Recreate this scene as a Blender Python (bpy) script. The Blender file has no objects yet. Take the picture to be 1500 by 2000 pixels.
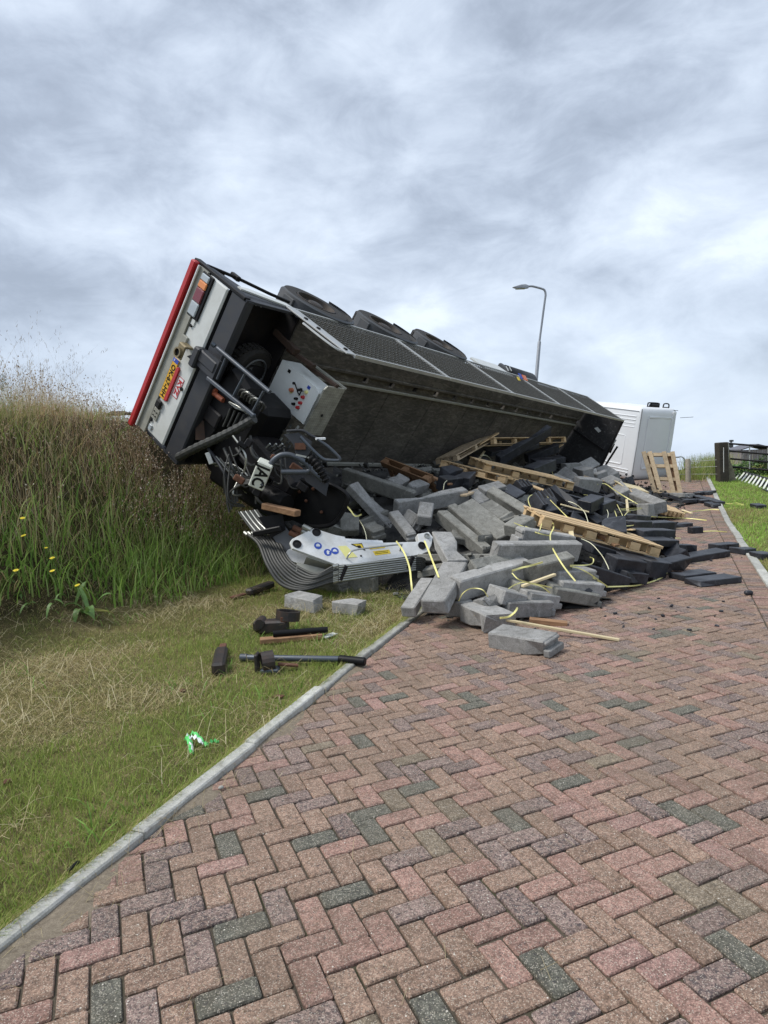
import bpy, math, random
import numpy as np
from mathutils import Vector, Matrix

rng = random.Random(11)
nr = np.random.default_rng(7)
scn = bpy.context.scene
COL = scn.collection
R_ = math.radians

# ------------------------------------------------------------------ camera, sky, sun, exposure
CAM = Vector((0.0, 0.0, 1.7334))
_p, _r = -0.0848705, -0.0434544
FOC = 1304.86                                   # focal length in pixels of the 1500 x 2000 photograph
_F = Vector((0, math.cos(_p), math.sin(_p)))
_U0 = Vector((0, -math.sin(_p), math.cos(_p)))
_R0 = Vector((1, 0, 0))
_RT = math.cos(_r) * _R0 + math.sin(_r) * _U0
_UP = -math.sin(_r) * _R0 + math.cos(_r) * _U0
cam_data = bpy.data.cameras.new('camera')
cam_data.sensor_fit = 'VERTICAL'
cam_data.sensor_height = 36
cam_data.sensor_width = 27
cam_data.lens = 36 * FOC / 2000
cam_data.clip_start = 0.05
cam_data.clip_end = 2500
cam = bpy.data.objects.new('camera', cam_data)
COL.objects.link(cam)
_m = Matrix((_RT, _UP, -_F)).transposed().to_4x4()
_m.translation = CAM
cam.matrix_world = _m
scn.camera = cam

SUN_EL, SUN_AZ = R_(56), R_(262)                 # azimuth from +Y clockwise
world = bpy.data.worlds.new('World')
scn.world = world
world.use_nodes = True
wn, wl = world.node_tree.nodes, world.node_tree.links
for n in list(wn): wn.remove(n)
def WN(t, **k):
    n = wn.new(t)
    for a, b in k.items(): setattr(n, a, b)
    return n
w_out = WN('ShaderNodeOutputWorld'); w_bg = WN('ShaderNodeBackground')
w_sky = WN('ShaderNodeTexSky', sky_type='NISHITA', sun_disc=False)
w_sky.sun_elevation = SUN_EL; w_sky.sun_rotation = SUN_AZ
w_sky.air_density = 1.0; w_sky.dust_density = 2.0
w_tc = WN('ShaderNodeTexCoord'); w_sep = WN('ShaderNodeSeparateXYZ')
wl.new(w_tc.outputs['Generated'], w_sep.inputs[0])
def wmath(op, a, b=None, clamp=False):
    n = WN('ShaderNodeMath', operation=op, use_clamp=clamp)
    for i, s in enumerate((a, b)):
        if s is None: continue
        if isinstance(s, (int, float)): n.inputs[i].default_value = s
        else: wl.new(s, n.inputs[i])
    return n.outputs[0]
def cloud_uv(den, sx, sy, ox, oy):
    d = wmath('ADD', wmath('ABSOLUTE', w_sep.outputs[2]), den)
    x = wmath('ADD', wmath('MULTIPLY', wmath('DIVIDE', w_sep.outputs[0], d), sx), ox)
    y = wmath('ADD', wmath('MULTIPLY', wmath('DIVIDE', w_sep.outputs[1], d), sy), oy)
    c = WN('ShaderNodeCombineXYZ'); wl.new(x, c.inputs[0]); wl.new(y, c.inputs[1])
    return c.outputs[0]
def wnoise(vec, scale, detail, rough, dist):
    n = WN('ShaderNodeTexNoise'); n.inputs['Scale'].default_value = scale
    n.inputs['Detail'].default_value = detail; n.inputs['Roughness'].default_value = rough
    n.inputs['Distortion'].default_value = dist; wl.new(vec, n.inputs['Vector']); return n.outputs[0]
uv1 = cloud_uv(0.55, 1.0, 1.0, 3.7, 1.3)
uv2 = cloud_uv(0.38, 1.0, 1.0, 9.1, 4.9)
dvec = WN('ShaderNodeVectorMath', operation='MULTIPLY'); wl.new(w_tc.outputs['Generated'], dvec.inputs[0]); dvec.inputs[1].default_value = (1, 1, 1.9)
dvec = dvec.outputs[0]
n_big = wnoise(uv1, 1.7, 5, 0.50, 0.35)
n_mid = wnoise(dvec, 3.7, 8, 0.52, 0.30)
n_fin = wnoise(dvec, 8.0, 9, 0.64, 0.45)
w_mix = wmath('ADD', wmath('ADD', wmath('MULTIPLY', n_big, 0.32), wmath('MULTIPLY', n_mid, 0.47)), wmath('MULTIPLY', n_fin, 0.24))
ramp = WN('ShaderNodeValToRGB'); wl.new(w_mix, ramp.inputs[0])
cr = ramp.color_ramp; cr.interpolation = 'B_SPLINE'
cr.elements[0].position = 0.395; cr.elements[0].color = (0.275, 0.320, 0.395, 1)
cr.elements[1].position = 0.635; cr.elements[1].color = (0.70, 0.77, 0.86, 1)
for p_, c_ in ((0.455, (0.355, 0.41, 0.50, 1)), (0.515, (0.465, 0.53, 0.63, 1)), (0.58, (0.57, 0.64, 0.74, 1))):
    e = cr.elements.new(p_); e.color = c_
# clouds thin towards the horizon: paler, bluer air
w_hz = WN('ShaderNodeMapRange'); wl.new(w_sep.outputs[2], w_hz.inputs['Value'])
w_hz.inputs['From Min'].default_value = 0.0; w_hz.inputs['From Max'].default_value = 0.22
w_hz.inputs['To Min'].default_value = 0.62; w_hz.inputs['To Max'].default_value = 0.0
mixh = WN('ShaderNodeMix', data_type='RGBA'); wl.new(w_hz.outputs[0], mixh.inputs['Factor'])
wl.new(ramp.outputs[0], mixh.inputs['A']); mixh.inputs['B'].default_value = (0.56, 0.65, 0.77, 1)
w_low = WN('ShaderNodeMix', data_type='RGBA', blend_type='ADD')
skys = WN('ShaderNodeMix', data_type='RGBA', blend_type='MULTIPLY')
skys.inputs['Factor'].default_value = 1; wl.new(w_sky.outputs[0], skys.inputs['A']); skys.inputs['B'].default_value = (0.012, 0.012, 0.012, 1)
w_low.inputs['Factor'].default_value = 1
wl.new(mixh.outputs['Result'], w_low.inputs['A']); wl.new(skys.outputs['Result'], w_low.inputs['B'])
wl.new(w_low.outputs['Result'], w_bg.inputs['Color'])
w_bg.inputs['Strength'].default_value = 0.98
wl.new(w_bg.outputs[0], w_out.inputs[0])
world.cycles.sampling_method = 'MANUAL'; world.cycles.sample_map_resolution = 512

sun_d = bpy.data.lights.new('sun', 'SUN'); sun_d.energy = 2.3; sun_d.angle = R_(18); sun_d.color = (1, 0.96, 0.9)
sun = bpy.data.objects.new('sun', sun_d); COL.objects.link(sun)
_sd = Vector((math.sin(SUN_AZ) * math.cos(SUN_EL), math.cos(SUN_AZ) * math.cos(SUN_EL), math.sin(SUN_EL)))
sun.rotation_euler = _sd.to_track_quat('Z', 'Y').to_euler()
sun.location = (0, 0, 30)
scn.view_settings.view_transform = 'Standard'; scn.view_settings.look = 'None'
scn.view_settings.exposure = 0.42; scn.view_settings.gamma = 1; scn.view_settings.use_curve_mapping = False
scn.cycles.max_bounces = 5; scn.cycles.diffuse_bounces = 3; scn.cycles.glossy_bounces = 2
scn.cycles.transmission_bounces = 3; scn.cycles.transparent_max_bounces = 6
scn.cycles.use_adaptive_sampling = True

# ------------------------------------------------------------------ geometry helpers
def ray(px, py):
    return (_F + _RT * ((px - 750) / FOC) - _UP * ((py - 1000) / FOC))
def at(px, py, y):                               # the point seen there, y metres ahead
    d = ray(px, py); return CAM + d * (y / d.y)
def project(p):
    d = Vector(p) - CAM; z = d.dot(_F)
    return 750 + FOC * d.dot(_RT) / z, 1000 - FOC * d.dot(_UP) / z
def sstep(a, b, x):
    t = min(1, max(0, (x - a) / (b - a))); return t * t * (3 - 2 * t)
def xl(y): return -1.45 + (y - 2.27) * 0.372     # road-side edge of the left kerb
def xr(y): return 3.49 + (y - 6.04) * 0.436      # inside edge of the right soldier row
def rise(y): return 0.52 * sstep(13, 24, y) - (0.10 * (y - 26) if y > 26 else 0)
def hash2(x, y):
    return (math.sin(x * 1.7 + y * 0.9) + math.sin(x * 0.63 - y * 1.31 + 2.0) + math.sin(x * 2.9 + 0.7 * y + 1.0) * .5) / 2.5
def height(x, y):
    z = max(rise(y), -45.0)
    d = xl(y) - x
    if d > 0.05:
        z += 0.03 * min(d, 3.2) + 0.02 * hash2(x * 3, y * 3) * min(1, d)
        e = d - 3.15
        if e > 0:
            z += 2.35 * sstep(-0.15, 2.55, e) + 0.10 * hash2(x, y) * min(1, e) + 0.03 * max(0, e - 2.5) * (1 if y < 14 else 0.3)
    dr = x - (xr(y) + 0.35)
    if dr > 0:
        z += 0.55 * sstep(0.3, 5.5, dr) * sstep(16, 27, y) + 0.02 * hash2(x * 2, y * 2) * min(1, dr) + 0.02 * min(1, dr)
    return z
def on_surface(px, py, fn, start=1.5, stop=70):
    d = ray(px, py); d = d / d.y
    y, prev = start, start
    while y < stop:
        p = CAM + d * y
        if p.z < fn(p.x, p.y):
            lo, hi = prev, y
            for _ in range(18):
                m = (lo + hi) / 2; q = CAM + d * m
                if q.z < fn(q.x, q.y): hi = m
                else: lo = m
            return CAM + d * hi
        prev = y; y *= 1.012
    return CAM + d * 30
def gnd(px, py, lift=0.0):
    p = on_surface(px, py, height); p.z += lift; return p

class MB:
    """collects vertices and faces of one mesh"""
    def __init__(s): s.v = []; s.f = []; s.m = []; s.k = 0; s.c = []
    def mat(s, k): s.k = k; return s
    def add(s, vs, fs):
        o = len(s.v); s.v += [tuple(p) for p in vs]
        for f in fs: s.f.append(tuple(i + o for i in f)); s.m.append(s.k)
    def box(s, c, size, ax=None, ch=0.0):
        c = Vector(c); hx, hy, hz = (q / 2 for q in size)
        X, Y, Z = ax if ax else (Vector((1, 0, 0)), Vector((0, 1, 0)), Vector((0, 0, 1)))
        P = lambda x, y, z: c + X * x + Y * y + Z * z
        if ch <= 0:
            vs = [P(x, y, z) for x in (-hx, hx) for y in (-hy, hy) for z in (-hz, hz)]
            s.add(vs, [(0, 1, 3, 2), (4, 6, 7, 5), (0, 4, 5, 1), (2, 3, 7, 6), (0, 2, 6, 4), (1, 5, 7, 3)]); return
        ch = min(ch, hx * .9, hy * .9, hz * .9)
        vs = []; ix = {}
        for sx in (-1, 1):
            for sy in (-1, 1):
                for sz in (-1, 1):
                    for a in range(3):
                        q = [sx * (hx - ch), sy * (hy - ch), sz * (hz - ch)]
                        q[a] = (sx * hx, sy * hy, sz * hz)[a]
                        ix[(sx, sy, sz, a)] = len(vs); vs.append(P(*q))
        fs = []
        for a in range(3):
            b, d = (a + 1) % 3, (a + 2) % 3
            for sg in (-1, 1):
                loop = []
                for u, w in ((-1, -1), (1, -1), (1, 1), (-1, 1)):
                    k = [0, 0, 0]; k[a] = sg; k[b] = u; k[d] = w
                    loop.append(ix[(k[0], k[1], k[2], a)])
                fs.append(loop if sg > 0 else loop[::-1])
        for a in range(3):
            b, d = (a + 1) % 3, (a + 2) % 3
            for sb in (-1, 1):
                for sd in (-1, 1):
                    def I(sa, fa):
                        k = [0, 0, 0]; k[a] = sa; k[b] = sb; k[d] = sd
                        return ix[(k[0], k[1], k[2], fa)]
                    q = [I(-1, b), I(1, b), I(1, d), I(-1, d)]
                    fs.append(q if sb * sd < 0 else q[::-1])
        for sx in (-1, 1):
            for sy in (-1, 1):
                for sz in (-1, 1):
                    t = [ix[(sx, sy, sz, a)] for a in range(3)]
                    fs.append(t if sx * sy * sz > 0 else t[::-1])
        s.add(vs, fs)
    def bar(s, p0, p1, w, h, up=(0, 0, 1), ch=0.0, roll=0.0):
        p0, p1 = Vector(p0), Vector(p1); a = (p1 - p0); L = a.length; a.normalize()
        u = Vector(up); y = u.cross(a)
        if y.length < 1e-4: y = Vector((1, 0, 0)).cross(a)
        y.normalize(); z = a.cross(y)
        if roll:
            y, z = y * math.cos(roll) + z * math.sin(roll), z * math.cos(roll) - y * math.sin(roll)
        s.box((p0 + p1) / 2, (L, w, h), (a, y, z), ch)
    def tube(s, pts, r, n=6, closed=False):
        pts = [Vector(p) for p in pts]; N = len(pts)
        rs = r if isinstance(r, (list, tuple)) else [r] * N
        vs = []; prev = None
        for i, p in enumerate(pts):
            if closed: t = pts[(i + 1) % N] - pts[i - 1]
            else: t = pts[min(i + 1, N - 1)] - pts[max(i - 1, 0)]
            if t.length < 1e-9: t = Vector((0, 0, 1))
            t.normalize()
            if prev is None:
                u = t.cross(Vector((0.13, 0.21, 1)))
                if u.length < 1e-3: u = t.cross(Vector((1, 0, 0)))
            else: u = prev - t * prev.dot(t)
            u.normalize(); prev = u; w = t.cross(u)
            for k in range(n):
                a = 2 * math.pi * k / n
                vs.append(p + (u * math.cos(a) + w * math.sin(a)) * rs[i])
        fs = []
        for i in range(N if closed else N - 1):
            j = (i + 1) % N
            for k in range(n):
                k2 = (k + 1) % n
                fs.append((i * n + k, i * n + k2, j * n + k2, j * n + k))
        if not closed:
            fs.append(tuple(range(n))[::-1]); fs.append(tuple((N - 1) * n + k for k in range(n)))
        s.add(vs, fs)
    def lathe(s, prof, o, axis, n=24, cap=False):
        o = Vector(o); a = Vector(axis).normalized()
        u = a.cross(Vector((0.3, 0.1, 1)));
        if u.length < 1e-3: u = a.cross(Vector((1, 0, 0)))
        u.normalize(); w = a.cross(u); vs = []
        for r, h in prof:
            for k in range(n):
                t = 2 * math.pi * k / n
                vs.append(o + a * h + (u * math.cos(t) + w * math.sin(t)) * r)
        fs = []
        for i in range(len(prof) - 1):
            for k in range(n):
                k2 = (k + 1) % n
                fs.append((i * n + k, i * n + k2, (i + 1) * n + k2, (i + 1) * n + k))
        if cap:
            fs.append(tuple(range(n))[::-1]); fs.append(tuple((len(prof) - 1) * n + k for k in range(n)))
        s.add(vs, fs)
    def prism(s, poly, o, u, v, nrm, h, inset=0.0):
        """polygon in the (u, v) plane at o, extruded by h along nrm"""
        o, u, v, nrm = Vector(o), Vector(u), Vector(v), Vector(nrm); N = len(poly)
        cx = sum(p[0] for p in poly) / N; cy = sum(p[1] for p in poly) / N
        A = [o + u * x + v * y for x, y in poly]
        if inset > 0:
            T = []
            for x, y in poly:
                dx, dy = x - cx, y - cy; l = math.hypot(dx, dy) or 1; k = max(0, (l - inset) / l)
                T.append((cx + dx * k, cy + dy * k))
            B = [o + u * x + v * y + nrm * (h - inset * .8) for x, y in poly]
            C = [o + u * x + v * y + nrm * h for x, y in T]
            vs = A + B + C
            fs = [tuple(range(N))[::-1], tuple(2 * N + i for i in range(N))]
            for l in (0, 1):
                for i in range(N):
                    j = (i + 1) % N; fs.append((l * N + i, l * N + j, (l + 1) * N + j, (l + 1) * N + i))
            s.add(vs, fs); return
        B = [a + nrm * h for a in A]
        fs = [tuple(range(N))[::-1], tuple(N + i for i in range(N))]
        for i in range(N):
            j = (i + 1) % N; fs.append((i, j, N + j, N + i))
        s.add(A + B, fs)
    def ribbon(s, pts, w, th, up=None):
        for i in range(len(pts) - 1):
            pass
    def mesh(s, name, mats):
        me = bpy.data.meshes.new(name)
        me.from_pydata(s.v, [], s.f)
        for m in mats: me.materials.append(m)
        if len(mats) > 1: me.polygons.foreach_set('material_index', s.m)
        return me
    def build(s, name, mats, parent=None, smooth=False, local=False, bev=None):
        """vertices are in world space unless local; returns the linked object"""
        if not isinstance(mats, (list, tuple)): mats = [mats]
        if parent is not None and not local:
            iv = WM[parent.name].inverted(); s.v = [tuple(iv @ Vector(p)) for p in s.v]
            base = Matrix()
        elif parent is None and not local:
            n = len(s.v); c = Vector((sum(p[0] for p in s.v) / n, sum(p[1] for p in s.v) / n, min(p[2] for p in s.v)))
            s.v = [tuple(Vector(p) - c) for p in s.v]; base = Matrix.Translation(c)
        else: base = Matrix()
        me = s.mesh(name, mats)
        if smooth:
            me.polygons.foreach_set('use_smooth', [True] * len(me.polygons))
            try: me.set_sharp_from_angle(angle=R_(38))
            except Exception: pass
        o = bpy.data.objects.new(name, me); COL.objects.link(o)
        if parent is not None:
            o.parent = parent; WM[o.name] = WM[parent.name] @ base
        else:
            o.matrix_world = base; WM[o.name] = base
        return o
WM = {}
def tag(o, label=None, cat=None, group=None, kind=None):
    if label: o['label'] = label
    if cat: o['category'] = cat
    if group: o['group'] = group
    if kind: o['kind'] = kind
    return o
def thing(name, label, cat, mw, group=None):
    if isinstance(mw, Vector): mw = Matrix.Translation(mw)
    o = bpy.data.objects.new(name, None); o.empty_display_size = 0.2
    COL.objects.link(o); o.matrix_world = mw; WM[o.name] = mw.copy()
    return tag(o, label, cat, group)
def frame_m(o, X, Y, Z):
    m = Matrix((Vector(X), Vector(Y), Vector(Z))).transposed().to_4x4(); m.translation = Vector(o); return m
def text_mesh(body, size, m4, mat, name, parent, depth=0.002, bold=0.0, align='CENTER', sx=1.0):
    cu = bpy.data.curves.new(name, 'FONT'); cu.body = body; cu.size = size; cu.extrude = depth; cu.offset = bold
    cu.align_x = align; cu.align_y = 'CENTER'; cu.resolution_u = 3
    t = bpy.data.objects.new(name + '_c', cu); COL.objects.link(t)
    bpy.context.view_layer.update()
    me = bpy.data.meshes.new_from_object(t.evaluated_get(bpy.context.evaluated_depsgraph_get()))
    bpy.data.objects.remove(t); bpy.data.curves.remove(cu)
    me.transform(m4 @ Matrix.Diagonal((sx, 1, 1, 1))); me.name = name
    me.materials.clear(); me.materials.append(mat)
    o = bpy.data.objects.new(name, me); COL.objects.link(o)
    o.parent = parent; WM[o.name] = WM[parent.name]
    return o
def smooth_pts(pts, k=6):
    """Catmull-Rom through points"""
    P = [Vector(p) for p in pts]; out = []
    for i in range(len(P) - 1):
        a, b, c, d = P[max(i - 1, 0)], P[i], P[i + 1], P[min(i + 2, len(P) - 1)]
        for j in range(k):
            t = j / k
            out.append(0.5 * ((2 * b) + (c - a) * t + (2 * a - 5 * b + 4 * c - d) * t * t + (3 * b - a - 3 * c + d) * t ** 3))
    out.append(P[-1]); return out

# ------------------------------------------------------------------ materials
def nodes_of(name):
    m = bpy.data.materials.new(name); m.use_nodes = True
    t = m.node_tree; b = t.nodes['Principled BSDF']; return m, t.nodes, t.links, b
def nz(N, L, vec, scale, detail=4, rough=.55, dist=0.0):
    n = N.new('ShaderNodeTexNoise'); n.inputs['Scale'].default_value = scale; n.inputs['Detail'].default_value = detail
    n.inputs['Roughness'].default_value = rough; n.inputs['Distortion'].default_value = dist
    if vec is not None: L.new(vec, n.inputs['Vector'])
    return n
def rampn(N, L, src, stops):
    r = N.new('ShaderNodeValToRGB'); L.new(src, r.inputs[0]); e = r.color_ramp.elements
    e[0].position, e[0].color = stops[0][0], (*stops[0][1], 1) if len(stops[0][1]) == 3 else stops[0][1]
    e[1].position, e[1].color = stops[-1][0], (*stops[-1][1], 1)
    for p, c in stops[1:-1]:
        q = e.new(p); q.color = (*c, 1)
    return r
def mixc(N, L, fac, a, b, bt='MIX'):
    m = N.new('ShaderNodeMix'); m.data_type = 'RGBA'; m.blend_type = bt
    for s, k in ((fac, 'Factor'), (a, 'A'), (b, 'B')):
        if hasattr(s, 'is_output'): L.new(s, m.inputs[k])
        elif k == 'Factor': m.inputs[k].default_value = s
        else: m.inputs[k].default_value = (*s, 1)
    return m.outputs['Result']
def objvec(N, L, shift=True):
    tc = N.new('ShaderNodeTexCoord')
    if not shift: return tc.outputs['Object']
    oi = N.new('ShaderNodeObjectInfo'); mu = N.new('ShaderNodeVectorMath'); mu.operation = 'SCALE'
    cb = N.new('ShaderNodeCombineXYZ')
    for i in range(3): L.new(oi.outputs['Random'], cb.inputs[i])
    L.new(cb.outputs[0], mu.inputs[0]); mu.inputs['Scale'].default_value = 37.0
    ad = N.new('ShaderNodeVectorMath'); ad.operation = 'ADD'
    L.new(tc.outputs['Object'], ad.inputs[0]); L.new(mu.outputs[0], ad.inputs[1]); return ad.outputs[0]
def bump(N, L, B, h, strength, dist=0.01):
    b = N.new('ShaderNodeBump'); b.inputs['Strength'].default_value = strength; b.inputs['Distance'].default_value = dist
    L.new(h, b.inputs['Height']); L.new(b.outputs[0], B.inputs['Normal'])
MATS = {}
def paint(name, col, rough=.5, metal=0.0, dirt=0.25, dirtcol=(.05, .045, .035), scale=6, bmp=0.0, var=0.0, fine=0.0):
    """a painted, plastic or metal surface with grime blotches and scratches"""
    if name in MATS: return MATS[name]
    m, N, L, B = nodes_of(name); v = objvec(N, L)
    n1 = nz(N, L, v, scale, 8, .65, .4); f = rampn(N, L, n1.outputs[0], [(.42, (0, 0, 0)), (.78, (1, 1, 1))])
    mf = N.new('ShaderNodeMath'); mf.operation = 'MULTIPLY'; L.new(f.outputs[0], mf.inputs[0]); mf.inputs[1].default_value = dirt
    c = mixc(N, L, mf.outputs[0], col, dirtcol)
    if fine:
        n2 = nz(N, L, v, scale * 12, 5, .7); g = rampn(N, L, n2.outputs[0], [(.35, (1 - fine,) * 3), (.7, (1 + fine,) * 3)])
        c = mixc(N, L, 1.0, c, g.outputs[0], 'MULTIPLY')
    if var:
        oi = N.new('ShaderNodeObjectInfo'); g = N.new('ShaderNodeMapRange'); L.new(oi.outputs['Random'], g.inputs['Value'])
        g.inputs['To Min'].default_value = 1 - var; g.inputs['To Max'].default_value = 1 + var
        cc = N.new('ShaderNodeCombineXYZ')
        for i in range(3): L.new(g.outputs[0], cc.inputs[i])
        c = mixc(N, L, 1.0, c, cc.outputs[0], 'MULTIPLY')
    L.new(c, B.inputs['Base Color']); B.inputs['Metallic'].default_value = metal
    if max(col) < .016: B.inputs['Specular IOR Level'].default_value = .22
    rr = N.new('ShaderNodeMapRange'); L.new(n1.outputs[0], rr.inputs['Value'])
    rr.inputs['To Min'].default_value = max(.05, rough - .12); rr.inputs['To Max'].default_value = min(1, rough + .2)
    L.new(rr.outputs[0], B.inputs['Roughness'])
    if bmp: bump(N, L, B, nz(N, L, v, scale * 10, 6, .7).outputs[0], bmp, .004)
    MATS[name] = m; return m
def concrete(name, a, b, grain=90, bmp=.35, pits=True, rough=.85):
    m, N, L, B = nodes_of(name); v = objvec(N, L)
    big = nz(N, L, v, 3.5, 6, .6, .3); fin = nz(N, L, v, grain, 4, .7)
    c = mixc(N, L, rampn(N, L, big.outputs[0], [(.33, (0, 0, 0)), (.68, (1, 1, 1))]).outputs[0], a, b)
    c = mixc(N, L, 1.0, c, rampn(N, L, fin.outputs[0], [(.25, (.6,) * 3), (.5, (1.0,) * 3), (.78, (1.3,) * 3)]).outputs[0], 'MULTIPLY')
    st = nz(N, L, v, 11, 9, .72, .8); c = mixc(N, L, .8, c, rampn(N, L, st.outputs[0], [(.34, (.62, .61, .58)), (.5, (1, 1, 1)), (.68, (1.22, 1.21, 1.19))]).outputs[0], 'MULTIPLY')
    oi = N.new('ShaderNodeObjectInfo'); g = N.new('ShaderNodeMapRange'); L.new(oi.outputs['Random'], g.inputs['Value'])
    g.inputs['To Min'].default_value = .8; g.inputs['To Max'].default_value = 1.18
    cc = N.new('ShaderNodeCombineXYZ')
    for i in range(3): L.new(g.outputs[0], cc.inputs[i])
    c = mixc(N, L, 1.0, c, cc.outputs[0], 'MULTIPLY')
    if pits:
        vo = N.new('ShaderNodeTexVoronoi'); vo.inputs['Scale'].default_value = 55; L.new(v, vo.inputs['Vector'])
        p = rampn(N, L, vo.outputs['Distance'], [(.05, (.45,) * 3), (.16, (1, 1, 1))])
        c = mixc(N, L, .55, c, p.outputs[0], 'MULTIPLY')
    L.new(c, B.inputs['Base Color']); B.inputs['Roughness'].default_value = rough
    B.inputs['Specular IOR Level'].default_value = .3
    bump(N, L, B, fin.outputs[0], bmp, .004)
    du = nz(N, L, v, 6, 8, .7, 1.2); df = rampn(N, L, du.outputs[0], [(.56, (0, 0, 0)), (.70, (.55, .55, .55))])          # dust and scuffs
    c2 = mixc(N, L, df.outputs[0], c, tuple(min(.5, q * 1.5 + .05) for q in b)); L.new(c2, B.inputs['Base Color'])
    MATS[name] = m; return m
def wood(name, a, b, dark=.3):
    m, N, L, B = nodes_of(name); v = objvec(N, L)
    mp = N.new('ShaderNodeMapping'); mp.inputs['Scale'].default_value = (2.5, 34, 34); L.new(v, mp.inputs['Vector'])
    g = nz(N, L, mp.outputs[0], 1.0, 6, .6, .6)
    c = mixc(N, L, rampn(N, L, g.outputs[0], [(.3, (0, 0, 0)), (.7, (1, 1, 1))]).outputs[0], a, b)
    st = nz(N, L, v, 5, 6, .65, .5); s = rampn(N, L, st.outputs[0], [(.5, (1, 1, 1)), (.78, (1 - dark,) * 3)])
    c = mixc(N, L, 1.0, c, s.outputs[0], 'MULTIPLY')
    oi = N.new('ShaderNodeObjectInfo'); q = N.new('ShaderNodeMapRange'); L.new(oi.outputs['Random'], q.inputs['Value'])
    q.inputs['To Min'].default_value = .78; q.inputs['To Max'].default_value = 1.15
    cc = N.new('ShaderNodeCombineXYZ')
    for i in range(3): L.new(q.outputs[0], cc.inputs[i])
    c = mixc(N, L, 1.0, c, cc.outputs[0], 'MULTIPLY')
    L.new(c, B.inputs['Base Color']); B.inputs['Roughness'].default_value = .75
    bump(N, L, B, g.outputs[0], .25, .003); MATS[name] = m; return m
def leafy(name, trans=.35, rough=.6):
    """blades and leaves: colour from the mesh, light passing through"""
    m, N, L, B = nodes_of(name); a = N.new('ShaderNodeAttribute'); a.attribute_name = 'Col'
    L.new(a.outputs['Color'], B.inputs['Base Color']); B.inputs['Roughness'].default_value = rough
    B.inputs['Specular IOR Level'].default_value = .25
    tr = N.new('ShaderNodeBsdfTranslucent'); L.new(a.outputs['Color'], tr.inputs['Color'])
    mx = N.new('ShaderNodeMixShader'); mx.inputs[0].default_value = trans
    L.new(B.outputs[0], mx.inputs[1]); L.new(tr.outputs[0], mx.inputs[2])
    L.new(mx.outputs[0], N['Material Output'].inputs['Surface']); MATS[name] = m; return m

M_conc = concrete('grey_concrete', (.235, .232, .222), (.325, .322, .312))
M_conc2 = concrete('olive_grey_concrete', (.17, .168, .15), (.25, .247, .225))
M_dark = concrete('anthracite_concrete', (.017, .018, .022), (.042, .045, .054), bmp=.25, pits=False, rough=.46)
M_kerb = concrete('kerb_concrete', (.34, .34, .31), (.44, .44, .405), grain=140)
M_wood = wood('pale_pallet_wood', (.50, .34, .17), (.68, .50, .29), .45)
M_wood2 = wood('weathered_pallet_wood', (.38, .28, .17), (.52, .41, .27), .45)
M_wood3 = wood('brown_pallet_wood', (.21, .11, .055), (.36, .21, .11), .5)
M_stick = wood('fresh_lath_wood', (.60, .49, .28), (.72, .62, .40), .12)
M_boom = paint('scuffed_white_paint', (.74, .75, .74), .4, dirt=.5, dirtcol=(.34, .31, .25), scale=5, bmp=.06, fine=.06)
M_white = paint('white_paint', (.72, .74, .75), .35, dirt=.12, dirtcol=(.32, .31, .27))
M_cabwhite = paint('cab_white_paint', (.74, .76, .78), .38, dirt=.14, dirtcol=(.42, .42, .42), scale=2)
M_panel = paint('trailer_light_grey_paint', (.60, .62, .60), .45, dirt=.3, dirtcol=(.28, .27, .22))
M_profile = paint('dirty_grey_profile', (.30, .30, .26), .6, dirt=.6, dirtcol=(.16, .15, .11))
M_frame = paint('dark_blue_grey_steel', (.024, .027, .034), .5, dirt=.35, dirtcol=(.06, .055, .045))
M_black = paint('black_plastic', (.005, .005, .006), .45, dirt=.2, dirtcol=(.022, .022, .022))
M_blacksteel = paint('black_steel', (.011, .011, .013), .45, metal=0.0, dirt=.35, dirtcol=(.05, .038, .028), bmp=.15)
M_bluesteel = paint('blue_grey_steel_tube', (.07, .085, .105), .4, metal=.3, dirt=.35, dirtcol=(.08, .06, .045))
M_red = paint('red_paint', (.46, .02, .025), .4, dirt=.25)
M_rubber = paint('tyre_rubber', (.016, .015, .014), .8, dirt=.5, dirtcol=(.055, .048, .04), scale=9, bmp=.3)
M_rim = paint('dirty_rim_steel', (.03, .026, .023), .6, metal=.2, dirt=.6, dirtcol=(.085, .048, .026), scale=14)
M_mud = paint('grey_mudguard_plastic', (.055, .06, .066), .55, dirt=.5, dirtcol=(.11, .10, .09))
M_galv = paint('galvanised_steel', (.48, .49, .48), .42, metal=.55, dirt=.35, dirtcol=(.2, .19, .16))
M_wire = paint('grey_mesh_wire', (.15, .15, .14), .5, metal=.3, dirt=.4)
M_rust = paint('rusty_steel', (.13, .055, .03), .85, dirt=.6, dirtcol=(.04, .025, .02), scale=12, bmp=.4)
M_rustd = paint('dark_rusty_steel', (.045, .028, .02), .85, dirt=.6, dirtcol=(.09, .045, .025), scale=12, bmp=.4)
M_boxw = paint('control_box_white', (.76, .79, .77), .4, dirt=.15, dirtcol=(.4, .4, .36))
M_brass = paint('brass_coloured_steel', (.26, .21, .12), .5, metal=.4, dirt=.5)
M_hose = paint('black_hydraulic_hose', (.038, .040, .038), .5, dirt=.5, dirtcol=(.09, .085, .07), scale=8)
M_pipe = paint('bright_steel_pipe', (.42, .43, .40), .35, metal=.7, dirt=.35)
M_amber = paint('amber_lens', (.75, .27, .09), .25, dirt=.15)
M_lensred = paint('dark_red_lens', (.20, .045, .06), .25, dirt=.2)
M_lensclr = paint('clear_lens', (.42, .47, .50), .2, dirt=.2)
M_plate = paint('yellow_plate', (.72, .40, .02), .45, dirt=.15)
M_blue = paint('plate_blue', (.02, .06, .40), .45, dirt=.1)
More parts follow.
